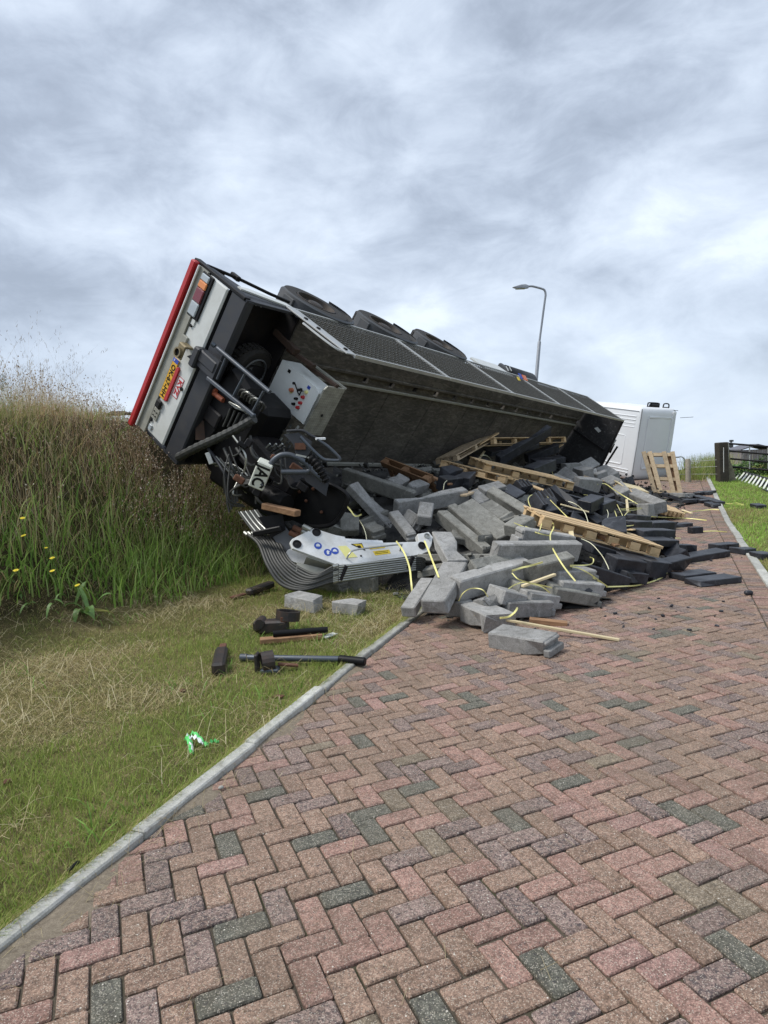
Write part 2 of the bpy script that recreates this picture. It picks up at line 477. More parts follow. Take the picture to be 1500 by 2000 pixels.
M_ink = paint('black_lettering', (.012, .012, .012), .6, dirt=0)
M_sblue = paint('sticker_blue', (.03, .08, .42), .5, dirt=.05)
M_syel = paint('sticker_yellow', (.80, .58, .03), .5, dirt=.12, dirtcol=(.7, .68, .5))
M_spale = paint('faded_yellow_sticker', (.80, .76, .28), .5, dirt=.2, dirtcol=(.75, .74, .6))
M_orange = paint('orange_reflector', (.80, .16, .02), .3, dirt=.1)
M_checker = None
M_lamp = paint('lamp_grey_paint', (.28, .30, .33), .45, metal=.2, dirt=.2)
M_strap = paint('yellow_strap', (.76, .71, .27), .4, dirt=.15, dirtcol=(.7, .66, .4), var=.12)
M_strapw = paint('pale_strap', (.74, .72, .50), .4, dirt=.1, var=.1)
M_postwood = wood('tarred_post_wood', (.022, .018, .013), (.055, .045, .03), .5)
M_greypost = wood('grey_post_wood', (.20, .18, .14), (.30, .27, .21), .4)
M_offwhite = paint('cream_paint', (.68, .70, .62), .45, dirt=.25, dirtcol=(.4, .4, .33))
M_grass = leafy('grass_blade'); M_weed = leafy('weed_leaf', .42, .7)

def mat_deck():
    m, N, L, B = nodes_of('worn_deck_floor'); v = objvec(N, L, False)
    mp = N.new('ShaderNodeMapping'); mp.inputs['Rotation'].default_value = (0, 0, .9); mp.inputs['Scale'].default_value = (2.2, 7, 3); L.new(v, mp.inputs['Vector'])
    a = nz(N, L, mp.outputs[0], 2.2, 8, .7, 1.2); b = nz(N, L, v, 1.3, 4, .6)
    c = rampn(N, L, a.outputs[0], [(.28, (.042, .037, .03)), (.48, (.078, .070, .058)), (.6, (.125, .113, .094)), (.75, (.23, .21, .18))])
    d = mixc(N, L, 1.0, c.outputs[0], rampn(N, L, b.outputs[0], [(.35, (.65,) * 3), (.65, (1.2,) * 3)]).outputs[0], 'MULTIPLY')
    L.new(d, B.inputs['Base Color']); B.inputs['Roughness'].default_value = .85; bump(N, L, B, a.outputs[0], .4, .01); return m
M_deck = mat_deck()
def mat_head():
    m, N, L, B = nodes_of('scuffed_headboard'); v = objvec(N, L, False)
    a = nz(N, L, v, 5, 10, .75, 2.5)
    c = rampn(N, L, a.outputs[0], [(.40, (.012, .012, .013)), (.55, (.022, .022, .024)), (.62, (.07, .07, .07)), (.72, (.16, .16, .16))])
    L.new(c.outputs[0], B.inputs['Base Color']); B.inputs['Roughness'].default_value = .6; return m
M_head = mat_head()
def mat_checker():
    m, N, L, B = nodes_of('checker_plate'); v = objvec(N, L, False)
    w = N.new('ShaderNodeTexChecker'); w.inputs['Scale'].default_value = 36
    mp = N.new('ShaderNodeMapping'); mp.inputs['Rotation'].default_value = (0, 0, .785); L.new(v, mp.inputs['Vector']); L.new(mp.outputs[0], w.inputs['Vector'])
    n = nz(N, L, v, 9, 6, .6)
    c = rampn(N, L, n.outputs[0], [(.3, (.30, .295, .25)), (.7, (.55, .55, .48))])
    d = mixc(N, L, .28, c.outputs[0], w.outputs['Color'], 'MULTIPLY')
    L.new(d, B.inputs['Base Color']); B.inputs['Metallic'].default_value = .45; B.inputs['Roughness'].default_value = .45
    bump(N, L, B, w.outputs['Fac'], .5, .004); return m
M_checker = mat_checker()

# ------------------------------------------------------------------ ground, road, kerbs
def grow(a, b, step, end, k=1.18):
    out = list(np.arange(a, b + 1e-6, step)); s = step
    while out[-1] < end: s *= k; out.append(out[-1] + s)
    lo = []; s = step; x = a
    while x > -end: s *= k; x -= s; lo.append(x)
    return lo[::-1] + out
gx = grow(-9.0, 17.0, 0.13, 420); gy = [y for y in grow(-1.0, 34.0, 0.13, 900) if y > -30]
def ground_z(x, y):
    if -1.5 < y < 34 and x > xl(y) - 0.05 and x < xr(y) + 0.28: return rise(y) - 0.11
    if y >= 34 or y <= -1.5:
        return height(x, max(min(y, 400), -1.5)) if not (xl(y) - .05 < x < xr(y) + .28) else max(rise(y), -9) - .02
    return height(x, y)
nx, ny = len(gx), len(gy)
gv = np.array([(x, y, ground_z(x, y)) for y in gy for x in gx], np.float32)
ii = np.arange((nx - 1) * (ny - 1)); r0, c0 = ii // (nx - 1), ii % (nx - 1)
gf = np.stack([r0 * nx + c0, r0 * nx + c0 + 1, (r0 + 1) * nx + c0 + 1, (r0 + 1) * nx + c0], 1)
def np_mesh(name, verts, faces, mat, smooth=True, col=None):
    me = bpy.data.meshes.new(name); n, k = faces.shape
    me.vertices.add(len(verts)); me.vertices.foreach_set('co', np.ascontiguousarray(verts, np.float32).ravel())
    me.loops.add(n * k); me.loops.foreach_set('vertex_index', np.ascontiguousarray(faces, np.int32).ravel())
    me.polygons.add(n); me.polygons.foreach_set('loop_start', np.arange(n, dtype=np.int32) * k)
    me.polygons.foreach_set('loop_total', np.full(n, k, np.int32))
    me.polygons.foreach_set('use_smooth', np.full(n, smooth, bool))
    if col is not None:
        a = me.color_attributes.new('Col', 'FLOAT_COLOR', 'POINT')
        c4 = np.ones((len(verts), 4), np.float32); c4[:, :3] = col; a.data.foreach_set('color', c4.ravel())
    me.materials.append(mat); me.update(calc_edges=True); me.validate()
    return me
def mat_ground():
    m, N, L, B = nodes_of('turf_soil'); v = objvec(N, L, False)
    a = nz(N, L, v, 1.1, 6, .6, .4); b = nz(N, L, v, 14, 8, .7); c = nz(N, L, v, 70, 5, .7)
    base = rampn(N, L, a.outputs[0], [(.35, (.12, .135, .04)), (.5, (.17, .16, .06)), (.66, (.25, .205, .10))])
    d = mixc(N, L, rampn(N, L, b.outputs[0], [(.42, (0, 0, 0)), (.7, (1, 1, 1))]).outputs[0], base.outputs[0], (.09, .072, .04))
    e = mixc(N, L, 1.0, d, rampn(N, L, c.outputs[0], [(.25, (.5,) * 3), (.75, (1.4,) * 3)]).outputs[0], 'MULTIPLY')
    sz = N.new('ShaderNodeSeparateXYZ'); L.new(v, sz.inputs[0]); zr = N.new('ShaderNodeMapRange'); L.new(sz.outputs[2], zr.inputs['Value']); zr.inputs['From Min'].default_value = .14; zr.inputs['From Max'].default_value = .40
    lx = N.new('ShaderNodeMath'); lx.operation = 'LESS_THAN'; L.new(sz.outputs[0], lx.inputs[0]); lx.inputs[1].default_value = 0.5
    zf = N.new('ShaderNodeMath'); zf.operation = 'MULTIPLY'; L.new(zr.outputs[0], zf.inputs[0]); L.new(lx.outputs[0], zf.inputs[1])   # bank soil and litter, darkened to paint shade in among the weeds
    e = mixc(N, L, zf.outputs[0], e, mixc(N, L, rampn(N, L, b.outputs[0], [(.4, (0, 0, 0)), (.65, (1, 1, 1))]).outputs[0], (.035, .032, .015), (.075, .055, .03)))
    L.new(e, B.inputs['Base Color']); B.inputs['Roughness'].default_value = .95; B.inputs['Specular IOR Level'].default_value = .1
    bump(N, L, B, c.outputs[0], .8, .02); return m
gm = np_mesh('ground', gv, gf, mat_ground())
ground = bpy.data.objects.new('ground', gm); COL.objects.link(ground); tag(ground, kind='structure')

def mat_sand():
    m, N, L, B = nodes_of('joint_sand'); v = objvec(N, L, False)
    a = nz(N, L, v, 2.2, 5, .6); c = nz(N, L, v, 160, 4, .7)
    base = rampn(N, L, a.outputs[0], [(.36, (.060, .050, .036)), (.52, (.10, .082, .058)), (.62, (.055, .055, .026)), (.72, (.045, .056, .02))])
    e = mixc(N, L, 1.0, base.outputs[0], rampn(N, L, c.outputs[0], [(.25, (.6,) * 3), (.75, (1.4,) * 3)]).outputs[0], 'MULTIPLY')
    L.new(e, B.inputs['Base Color']); B.inputs['Roughness'].default_value = .95; bump(N, L, B, c.outputs[0], .8, .01); return m
def mat_brick():
    m, N, L, B = nodes_of('exposed_aggregate_paver'); v = objvec(N, L, False)
    at_ = N.new('ShaderNodeAttribute'); at_.attribute_name = 'Col'
    n0 = nz(N, L, v, 26, 6, .7)
    c = mixc(N, L, 1.0, at_.outputs['Color'], rampn(N, L, n0.outputs[0], [(.25, (.68,) * 3), (.5, (1,) * 3), (.75, (1.28,) * 3)]).outputs[0], 'MULTIPLY')
    for sc_, lo, hi in ((260, .62, 1.34), (120, .74, 1.24)):            # the grit itself, grain by grain
        gv_ = N.new('ShaderNodeTexVoronoi'); gv_.inputs['Scale'].default_value = sc_; L.new(v, gv_.inputs['Vector'])
        gs = N.new('ShaderNodeSeparateColor'); L.new(gv_.outputs['Color'], gs.inputs[0])
        c = mixc(N, L, 1.0, c, rampn(N, L, gs.outputs[0], [(.0, (lo,) * 3), (.5, (.97,) * 3), (1.0, (hi,) * 3)]).outputs[0], 'MULTIPLY')
    n9 = nz(N, L, v, 7, 7, .7, .8); c = mixc(N, L, .85, c, rampn(N, L, n9.outputs[0], [(.3, (.72, .68, .62)), (.5, (1, 1, 1)), (.7, (1.18, 1.15, 1.12))]).outputs[0], 'MULTIPLY')
    wn_ = nz(N, L, v, 62, 4, .72, .6)                                   # dark grains, many on the mottled bricks
    th = N.new('ShaderNodeMath'); th.operation = 'MULTIPLY_ADD'; L.new(at_.outputs['Alpha'], th.inputs[0]); th.inputs[1].default_value = .15; th.inputs[2].default_value = .335
    lt = N.new('ShaderNodeMath'); lt.operation = 'LESS_THAN'; L.new(wn_.outputs[0], lt.inputs[0]); L.new(th.outputs[0], lt.inputs[1])
    c = mixc(N, L, lt.outputs[0], c, mixc(N, L, .68, c, (.04, .036, .042)))
    vo = N.new('ShaderNodeTexVoronoi'); vo.inputs['Scale'].default_value = 190; L.new(v, vo.inputs['Vector'])   # pale chips
    sx = N.new('ShaderNodeSeparateColor'); L.new(vo.outputs['Color'], sx.inputs[0])
    gt = N.new('ShaderNodeMath'); gt.operation = 'GREATER_THAN'; L.new(sx.outputs[0], gt.inputs[0]); gt.inputs[1].default_value = .66
    near = N.new('ShaderNodeMath'); near.operation = 'LESS_THAN'; L.new(vo.outputs['Distance'], near.inputs[0]); near.inputs[1].default_value = .42
    fm = N.new('ShaderNodeMath'); fm.operation = 'MULTIPLY'; L.new(gt.outputs[0], fm.inputs[0]); L.new(near.outputs[0], fm.inputs[1])
    f2 = N.new('ShaderNodeMath'); f2.operation = 'MULTIPLY'; L.new(fm.outputs[0], f2.inputs[0]); f2.inputs[1].default_value = .48
    c = mixc(N, L, f2.outputs[0], c, mixc(N, L, sx.outputs[1], (.50, .42, .32), (.62, .58, .50)))
    vb = N.new('ShaderNodeTexVoronoi'); vb.inputs['Scale'].default_value = 62; L.new(v, vb.inputs['Vector'])     # a few larger white chips
    s2 = N.new('ShaderNodeSeparateColor'); L.new(vb.outputs['Color'], s2.inputs[0])
    g2 = N.new('ShaderNodeMath'); g2.operation = 'GREATER_THAN'; L.new(s2.outputs[0], g2.inputs[0]); g2.inputs[1].default_value = .955
    n2 = N.new('ShaderNodeMath'); n2.operation = 'LESS_THAN'; L.new(vb.outputs['Distance'], n2.inputs[0]); n2.inputs[1].default_value = .19
    fb = N.new('ShaderNodeMath'); fb.operation = 'MULTIPLY'; L.new(g2.outputs[0], fb.inputs[0]); L.new(n2.outputs[0], fb.inputs[1])
    c = mixc(N, L, fb.outputs[0], c, (.58, .54, .47))
    # worn dirt drifting over the bricks
    nd = nz(N, L, v, .9, 7, .65, .6); df = rampn(N, L, nd.outputs[0], [(.47, (0, 0, 0)), (.75, (.5, .5, .5))])
    c = mixc(N, L, df.outputs[0], c, (.15, .12, .085))
    L.new(c, B.inputs['Base Color']); B.inputs['Roughness'].default_value = .88; B.inputs['Specular IOR Level'].default_value = .3
    bump(N, L, B, wn_.outputs[0], .55, .004); return m
M_brick = mat_brick()
# the bed under the bricks
bv, bf = [], []
ys = list(np.arange(-1.5, 34.01, 0.5))
for y in ys:
    for k in range(9):
        x = xl(y) - .02 + (xr(y) + .30 - xl(y)) * k / 8; bv.append((x, y, rise(y) - .013))
for i in range(len(ys) - 1):
    for k in range(8): bf.append((i * 9 + k, i * 9 + k + 1, (i + 1) * 9 + k + 1, (i + 1) * 9 + k))
road = bpy.data.objects.new('road', np_mesh('road', np.array(bv), np.array(bf), mat_sand())); COL.objects.link(road)
tag(road, kind='structure'); WM['road'] = Matrix()

GA = 0.39954; PIT = 0.1046
ga = Vector((math.cos(GA), math.sin(GA))); gb = Vector((-math.sin(GA), math.cos(GA)))
def clip(poly, nxx, nyy, d):                      # keep nx*x + ny*y >= d
    out = []
    for i in range(len(poly)):
        a, b = poly[i], poly[(i + 1) % len(poly)]
        da, db = a[0] * nxx + a[1] * nyy - d, b[0] * nxx + b[1] * nyy - d
        if da >= 0: out.append(a)
        if da * db < 0:
            t = da / (da - db); out.append((a[0] + (b[0] - a[0]) * t, a[1] + (b[1] - a[1]) * t))
    return out
def area(p): return abs(sum(p[i][0] * p[(i + 1) % len(p)][1] - p[(i + 1) % len(p)][0] * p[i][1] for i in range(len(p)))) / 2
DARKS = [(545, 1540), (598, 1622), (708, 1598), (716, 1642), (470, 1645), (656, 1730), (441, 1800), (415, 1942), (240, 1970), (690, 1445),
         (812, 1542), (1102, 1547), (1310, 1573), (1376, 1582), (1072, 1870), (838, 1950), (1482, 1865), (920, 1303), (918, 1350), (1238, 1293),
         (1348, 1380), (1125, 1440), (930, 1372), (1070, 1385), (1288, 1243), (1380, 1190), (688, 1368), (760, 1366), (1200, 1376), (376, 1583),
         (780, 1354), (1330, 1200), (1300, 1238), (985, 1600), (1255, 1382)]
bricks = []
for i in range(-60, 330):
    for j in range(-10, 330):
        s = (i + j) % 4
        if s == 0: w, h = 2, 1
        elif s == 2: w, h = 1, 2
        else: continue
        c = ga * ((i + w / 2) * PIT + .052) + gb * ((j + h / 2) * PIT + .062)
        if not (-0.6 < c.y < 31 and xl(c.y) - .3 < c.x < xr(c.y) + .3): continue
        hw, hh = w * PIT / 2 - .0027 - rng.uniform(0, .0024), h * PIT / 2 - .0027 - rng.uniform(0, .0024)
        t = rng.gauss(0, .006); ca, sa = math.cos(t), math.sin(t); dx, dy = rng.gauss(0, .0014), rng.gauss(0, .0014)
        P = []; q4 = .007
        for u, v_ in ((-hw + q4, -hh), (hw - q4, -hh), (hw, -hh + q4), (hw, hh - q4), (hw - q4, hh), (-hw + q4, hh), (-hw, hh - q4), (-hw, -hh + q4)):
            uu, vv = u * ca - v_ * sa + dx, u * sa + v_ * ca + dy
            q = c + ga * uu + gb * vv; P.append((q.x, q.y))
        if rng.random() < .13:                          # a chipped corner
            k = rng.randrange(8); e = rng.uniform(.006, .012); A_, B1, C_ = Vector(P[k]), Vector(P[k - 1]), Vector(P[(k + 1) % 8])
            P[k:k + 1] = [tuple(A_ + (B1 - A_).normalized() * e), tuple(A_ + (C_ - A_).normalized() * e * rng.uniform(.5, 1.4))]
        P = clip(P, 1, -.372, -1.45 - 2.27 * .372 + .012)
        if len(P) > 2: P = clip(P, -1, .436, -(3.49 - 6.04 * .436) + .006)
        if len(P) > 2 and area(P) > .0012: bricks.append([P, w])
for k in range(0, 290):                            # the soldier row along the right side
    y = -0.6 + k * .1085
    if y > 31: break
    e = Vector((.436, 1)).normalized(); n_ = Vector((e.y, -e.x)); o = Vector((xr(y), y)) + n_ * .005
    bricks.append([[tuple(o + n_ * a_ + e * b_) for a_, b_ in ((0.002, 0.003), (.205, .003), (.205, .100), (.002, .100))], 3])
info = []
for P, w in bricks:
    cx = sum(p[0] for p in P) / len(P); cy = sum(p[1] for p in P) / len(P)
    px, py = project((cx, cy, rise(cy))) if cy > .8 else (-999, -999)
    r = rng.random()
    if r < .50: col, al = (.238, .162, .122), rng.uniform(.1, .45)
    elif r < .70: col, al = (.262, .162, .132), rng.uniform(.05, .35)
    elif r < .92: col, al = (.216, .158, .138), rng.uniform(.6, 1)
    elif r < .965: col, al = (.264, .164, .140), 0.1
    else: col, al = (.185, .15, .11), .3
    k = rng.uniform(.86, 1.14)
    a_proj = area(P) * FOC ** 2 * 1.7 / max(.5, cy) ** 3 if (-40 < px < 1540 and 0 < py < 2040) else 0
    info.append([P, [col[0] * k, col[1] * k, col[2] * k, al], a_proj, px, py, cy])
for dxp, dyp in DARKS:
    b = min(info, key=lambda q: (q[3] - dxp) ** 2 + (q[4] - dyp) ** 2)
    if b[4] > 0: b[1] = [.112, .110, .090, .4]
for b in info:
    if rng.random() < .012 and b[4] < 1500: b[1] = [.118, .115, .094, .3]
order = sorted(range(len(info)), key=lambda q: -info[q][2])
single = set(order[:300])
def brick_geo(mb, P, cy):
    tx, ty, dz = rng.gauss(0, .009), rng.gauss(0, .009), rng.gauss(0, .0016) - (.004 if rng.random() < .07 else 0)
    z = rise(cy) + dz; sl = (rise(cy + .05) - rise(cy - .05)) / .1
    cx = sum(p[0] for p in P) / len(P)
    n0 = len(mb.v)
    mb.prism(P, (0, 0, 0), (1, 0, 0), (0, 1, 0), (0, 0, 1), .05, .0075)
    for i in range(n0, len(mb.v)):
        x, y, zz = mb.v[i]
        mb.v[i] = (x, y, zz - .05 + z + tx * (x - cx) + (ty + sl) * (y - cy))
    return len(mb.v) - n0
def put_cols(me, cols):
    a = me.color_attributes.new('Col', 'FLOAT_COLOR', 'POINT'); a.data.foreach_set('color', np.array(cols, np.float32).ravel())
field = MB(); fc = []
for q, b in enumerate(info):
    if q in single:
        mb = MB(); n = brick_geo(mb, b[0], b[5]); o = mb.build('brick', M_brick, road, local=True); put_cols(o.data, [b[1]] * n)
    else:
        n = brick_geo(field, b[0], b[5]); fc += [b[1]] * n
o = field.build('brick_field', M_brick, road, local=True); put_cols(o.data, fc); tag(o, kind='stuff')

def make_kerb(name, fx, w, z0, y0, y1, seg):
    kb = thing(name, None, None, Vector((fx(y0), y0, 0))); tag(kb, kind='structure')
    y = y0
    while y < y1:
        L = seg * rng.uniform(.98, 1.02); ye = y + L
        a, b = Vector((fx(y), y, rise(y))), Vector((fx(ye), ye, rise(ye)))
        e = (b - a).normalized(); n_ = Vector((e.y, -e.x, 0)).normalized()
        j = rng.gauss(0, .006)
        mb = MB(); mb.bar(a + e * .004 - n_ * (w / 2) * (1 if fx is xl else -1) + Vector((0, 0, z0 - .1 + j)),
                          b - e * .004 - n_ * (w / 2 + rng.gauss(0, .004)) * (1 if fx is xl else -1) + Vector((0, 0, z0 - .1 + j + rng.gauss(0, .004))), w, .2, ch=.008)
        mb.build('kerb_stone', M_kerb, kb); y = ye
make_kerb('left_kerb', xl, .082, .030, 0.2, 24, .93)
make_kerb('right_kerb', lambda y: xr(y) + .222, .11, .035, 1.2, 27, .93)

# loose sand, straw and crumbs along the left kerb
def spot_cols(n, pal, jit=.18):
    pal = np.array(pal); k = nr.integers(0, len(pal), n); c = pal[k]
    return c * (1 + nr.uniform(-jit, jit, (n, 1)))
def blades(pos, h, w, az, lean, col, segs=2, tip=.12, curl=1.6):
    """tapered ribbons; returns vertices, quads, colours"""
    n = len(pos); S = segs + 1
    t = np.linspace(0, 1, S)[None, :]
    h = np.asarray(h)[:, None]; lean = np.asarray(lean)[:, None]
    out = h * lean * t ** curl; up = h * t * np.sqrt(np.clip(1 - (lean * .8) ** 2 * t, .02, 1))
    dx, dy = np.cos(az)[:, None], np.sin(az)[:, None]
    fa = az + nr.uniform(.6, 2.5, n); sx, sy = np.cos(fa)[:, None], np.sin(fa)[:, None]
    wt = np.asarray(w)[:, None] * (1 - t * (1 - tip)) * .5
    c = np.stack([pos[:, 0:1] + dx * out, pos[:, 1:2] + dy * out, pos[:, 2:3] + up], -1)
    sd = np.stack([sx * wt, sy * wt, np.zeros_like(wt)], -1)
    V = np.stack([c - sd, c + sd], 2).reshape(n, S * 2, 3)
    base = (np.arange(n) * S * 2)[:, None, None]
    q = np.array([[2 * k, 2 * k + 1, 2 * k + 3, 2 * k + 2] for k in range(segs)])[None]
    F = (base + q).reshape(-1, 4)
    sh = (.75 + .25 * np.repeat(t, 2, 1))[..., None]
    return V.reshape(-1, 3), F, (np.repeat(np.asarray(col)[:, None, :], S * 2, 1)).reshape(-1, 3)
def join(parts):
    V, F, C = [], [], []; o = 0
    for v, f, c in parts: V.append(v); F.append(f + o); C.append(c); o += len(v)
    return np.concatenate(V), np.concatenate(F), np.concatenate(C)
def stuff(name, parts, mat, label, cat):
    v, f, c = join(parts); o = bpy.data.objects.new(name, np_mesh(name, v, f, mat, False, c)); COL.objects.link(o)
    return tag(o, label, cat, kind='stuff')
HV = np.vectorize(height)
def vfield(x, y, k, s):
    return (np.sin(x * 1.9 * k + s) + np.sin(y * 2.3 * k - s * 1.7 + x * .7 * k) + np.sin((x - y) * 3.7 * k + s * .6) * .7 + np.sin((x * .6 + y) * 7.1 * k) * .4) / 3.1
# short mown verge left of the kerb
def lawn_pts(n, y0, y1, d0, d1, pw=1.0):
    y = y0 + (y1 - y0) * nr.random(n) ** pw; d = d0 + (d1 - d0) * nr.random(n)
    return xl(y) - d, y, d
parts = []
n = 210000
x, y, d = lawn_pts(n, 1.9, 10.5, .075, 3.9, 1.45)
keep = (x / np.maximum(y, .1) > -.85)
x, y, d = x[keep], y[keep], d[keep]; n = len(x)
dry = vfield(x, y, 1.0, 1.0) + nr.normal(0, .38, n) + .34 * (d > .9) + .16
pal_g = [(.25, .34, .07), (.32, .39, .09), (.20, .28, .06), (.38, .43, .13)]
pal_d = [(.58, .49, .26), (.50, .42, .20), (.44, .40, .16), (.66, .57, .34), (.26, .20, .10)]
col = np.where((dry > .28)[:, None], spot_cols(n, pal_d), spot_cols(n, pal_g))
dk_ = (vfield(x, y, .55, 4.0) + nr.normal(0, .35, n) + .25 * (d - 1.6)) > .45
col = np.where((dk_ & (nr.random(n) < .6))[:, None], spot_cols(n, [(.17, .19, .05), (.22, .18, .09), (.13, .13, .04), (.30, .25, .12)]), col)
hh = nr.uniform(.022, .062, n) * (1 - .35 * (dry > .28)) * (1 + .5 * (vfield(x, y, 2.0, 3.0) > .3))
lean = np.where(dry > .28, nr.uniform(.7, 1.2, n), nr.uniform(.2, .95, n))
parts.append(blades(np.stack([x, y, HV(x, y) - .004], 1), hh, nr.uniform(.0028, .006, n), nr.uniform(0, 6.283, n), lean, col))
n = 15000                                          # straw lying on the mown verge
x, y, d = lawn_pts(n, 2.0, 10, .12, 4.0, 1.3); keep = (vfield(x, y, 1.0, 1.0) + nr.normal(0, .3, n) > .15); x, y = x[keep], y[keep]; n = len(x)
parts.append(blades(np.stack([x, y, HV(x, y) + .012], 1), nr.uniform(.06, .26, n), nr.uniform(.0025, .005, n), nr.uniform(0, 6.283, n), nr.uniform(1.1, 1.24, n), spot_cols(n, [(.56, .48, .28), (.48, .40, .22), (.64, .57, .38), (.27, .21, .11)]), 2, .5, 1.0))
n = 5000                                           # taller green tufts and clover leaves
x, y, d = lawn_pts(n, 2.2, 10, .15, 4.2, 1.2); keep = vfield(x, y, 1.6, 5.0) > .38; x, y = x[keep], y[keep]; n = len(x)
parts.append(blades(np.stack([x, y, HV(x, y)], 1), nr.uniform(.04, .12, n), nr.uniform(.006, .013, n), nr.uniform(0, 6.283, n), nr.uniform(.5, 1.1, n), spot_cols(n, [(.17, .30, .055), (.22, .36, .08)]), 2, .4))
n = 10000                                          # fringe hanging over the kerb
y = 1.9 + 8 * nr.random(n) ** 1.4; x = xl(y) - .080 - nr.uniform(-.014, .03, n) - .03 * (nr.random(n) < .5)
parts.append(blades(np.stack([x, y, HV(x, y) - .004], 1), nr.uniform(.03, .075, n), nr.uniform(.003, .006, n), nr.uniform(-1.2, 1.0, n), nr.uniform(.4, 1.1, n), spot_cols(n, pal_g + pal_d[:2])))
stuff('lawn_grass', parts, M_grass, 'short mown grass with dry straw patches left of the kerb', 'grass')
# right verge
parts = []
n = 190000
y = 3.0 + 29 * nr.random(n) ** .95; d = .11 + 10.5 * nr.random(n) ** 1.1; x = xr(y) + .24 + d
keep = (x / y < 1.15); x, y, d = x[keep], y[keep], d[keep]; n = len(x)
dry = vfield(x, y, .45, 2.0) + nr.normal(0, .3, n)
col = np.where((dry > .42)[:, None], spot_cols(n, [(.42, .38, .16), (.34, .33, .11)]), spot_cols(n, [(.29, .48, .08), (.36, .54, .10), (.25, .42, .07), (.42, .55, .16)]))
parts.append(blades(np.stack([x, y, HV(x, y) - .01], 1), nr.uniform(.04, .10, n), nr.uniform(.008, .018, n), nr.uniform(0, 6.283, n), nr.uniform(.3, 1.1, n), col))
n = 2600                                           # longer grass on the crest under the fence
pts_ = [gnd(px, py) for px, py in ((1350, 938), (1372, 930), (1398, 922), (1414, 928))]
k = nr.integers(0, 3, n); t = nr.random(n); A = np.array([tuple(p) for p in pts_])
P = A[k] * (1 - t)[:, None] + A[k + 1] * t[:, None] + nr.normal(0, .25, (n, 3)); P[:, 2] = HV(P[:, 0], P[:, 1])
parts.append(blades(P, nr.uniform(.2, .85, n), nr.uniform(.012, .022, n), nr.uniform(0, 6.283, n), nr.uniform(.1, .6, n), spot_cols(n, [(.22, .33, .07), (.32, .36, .12), (.42, .39, .18)]), 3))
stuff('verge_grass', parts, M_grass, 'bright green mown grass right of the paved road', 'grass')
# moss and weeds in the joints of the paving, straw on the bricks
parts = []
n = 1500
y = 1.9 + 5 * nr.random(n) ** 1.3; x = xl(y) + (xr(y) - xl(y)) * nr.random(n)
i_, j_ = (x * ga.x + y * ga.y) / PIT, (x * gb.x + y * gb.y) / PIT
parts.append(blades(np.stack([x, y, np.zeros(n) - .004], 1), nr.uniform(.004, .016, n) * (vfield(x, y, .8, 4) > .25), nr.uniform(.002, .005, n), nr.uniform(0, 6.28, n), nr.uniform(.3, 1.1, n), spot_cols(n, [(.09, .12, .03), (.12, .13, .04)])))
n = 420
y = 1.9 + 6 * nr.random(n) ** 1.2; e = nr.random(n); x = np.where(nr.random(n) < .7, xl(y) + .02 + .22 * e ** 2, xl(y) + 3 * e)
parts.append(blades(np.stack([x, y, np.full(n, .004)], 1), nr.uniform(.03, .12, n), nr.uniform(.0018, .003, n), nr.uniform(0, 6.28, n), nr.uniform(1.18, 1.249, n), spot_cols(n, [(.42, .36, .22), (.30, .24, .13)]), 2, .6, 1.0))
stuff('joint_moss_and_straw', parts, M_grass, 'bits of moss and straw on the brick paving', 'moss')
def sand_strip():
    """drifted sand lying against the kerb: low lumpy sheets over the brick edges"""
    vs, fs = [], []
    for y0, y1, wd in ((2.0, 2.9, .17), (3.15, 3.5, .11), (3.9, 4.5, .13), (4.9, 5.6, .10)):
        nu, nv = 24, 9; o = len(vs)
        for i in range(nu):
            y = y0 + (y1 - y0) * i / (nu - 1); env = math.sin(math.pi * i / (nu - 1)) ** .6
            for j in range(nv):
                t = j / (nv - 1); ww = wd * env * (1 + .35 * hash2(y * 9, 1.0)) + .004
                z = .014 * env * (1 - t) ** 1.2 + .003 * hash2(y * 31, t * 13) * (1 - t) - .003 - .010 * t ** 3
                vs.append((xl(y) + .001 + ww * t, y, z))
        for i in range(nu - 1):
            for j in range(nv - 1): fs.append((o + i * nv + j, o + i * nv + j + 1, o + (i + 1) * nv + j + 1, o + (i + 1) * nv + j))
    m, N, L, B = nodes_of('drifted_sand'); v = objvec(N, L, False); a = nz(N, L, v, 45, 8, .75); c = nz(N, L, v, 320, 3, .7)
    cc = mixc(N, L, 1.0, rampn(N, L, a.outputs[0], [(.35, (.16, .128, .092)), (.65, (.27, .225, .165))]).outputs[0], rampn(N, L, c.outputs[0], [(.3, (.6,) * 3), (.7, (1.3,) * 3)]).outputs[0], 'MULTIPLY')
    L.new(cc, B.inputs['Base Color']); B.inputs['Roughness'].default_value = .95; bump(N, L, B, c.outputs[0], .6, .006)
    o = bpy.data.objects.new('drifted_sand', np_mesh('drifted_sand', np.array(vs), np.array(fs), m)); COL.objects.link(o)
    tag(o, 'pale sand drifted against the left kerb on the bricks', 'sand', kind='stuff')
sand_strip()

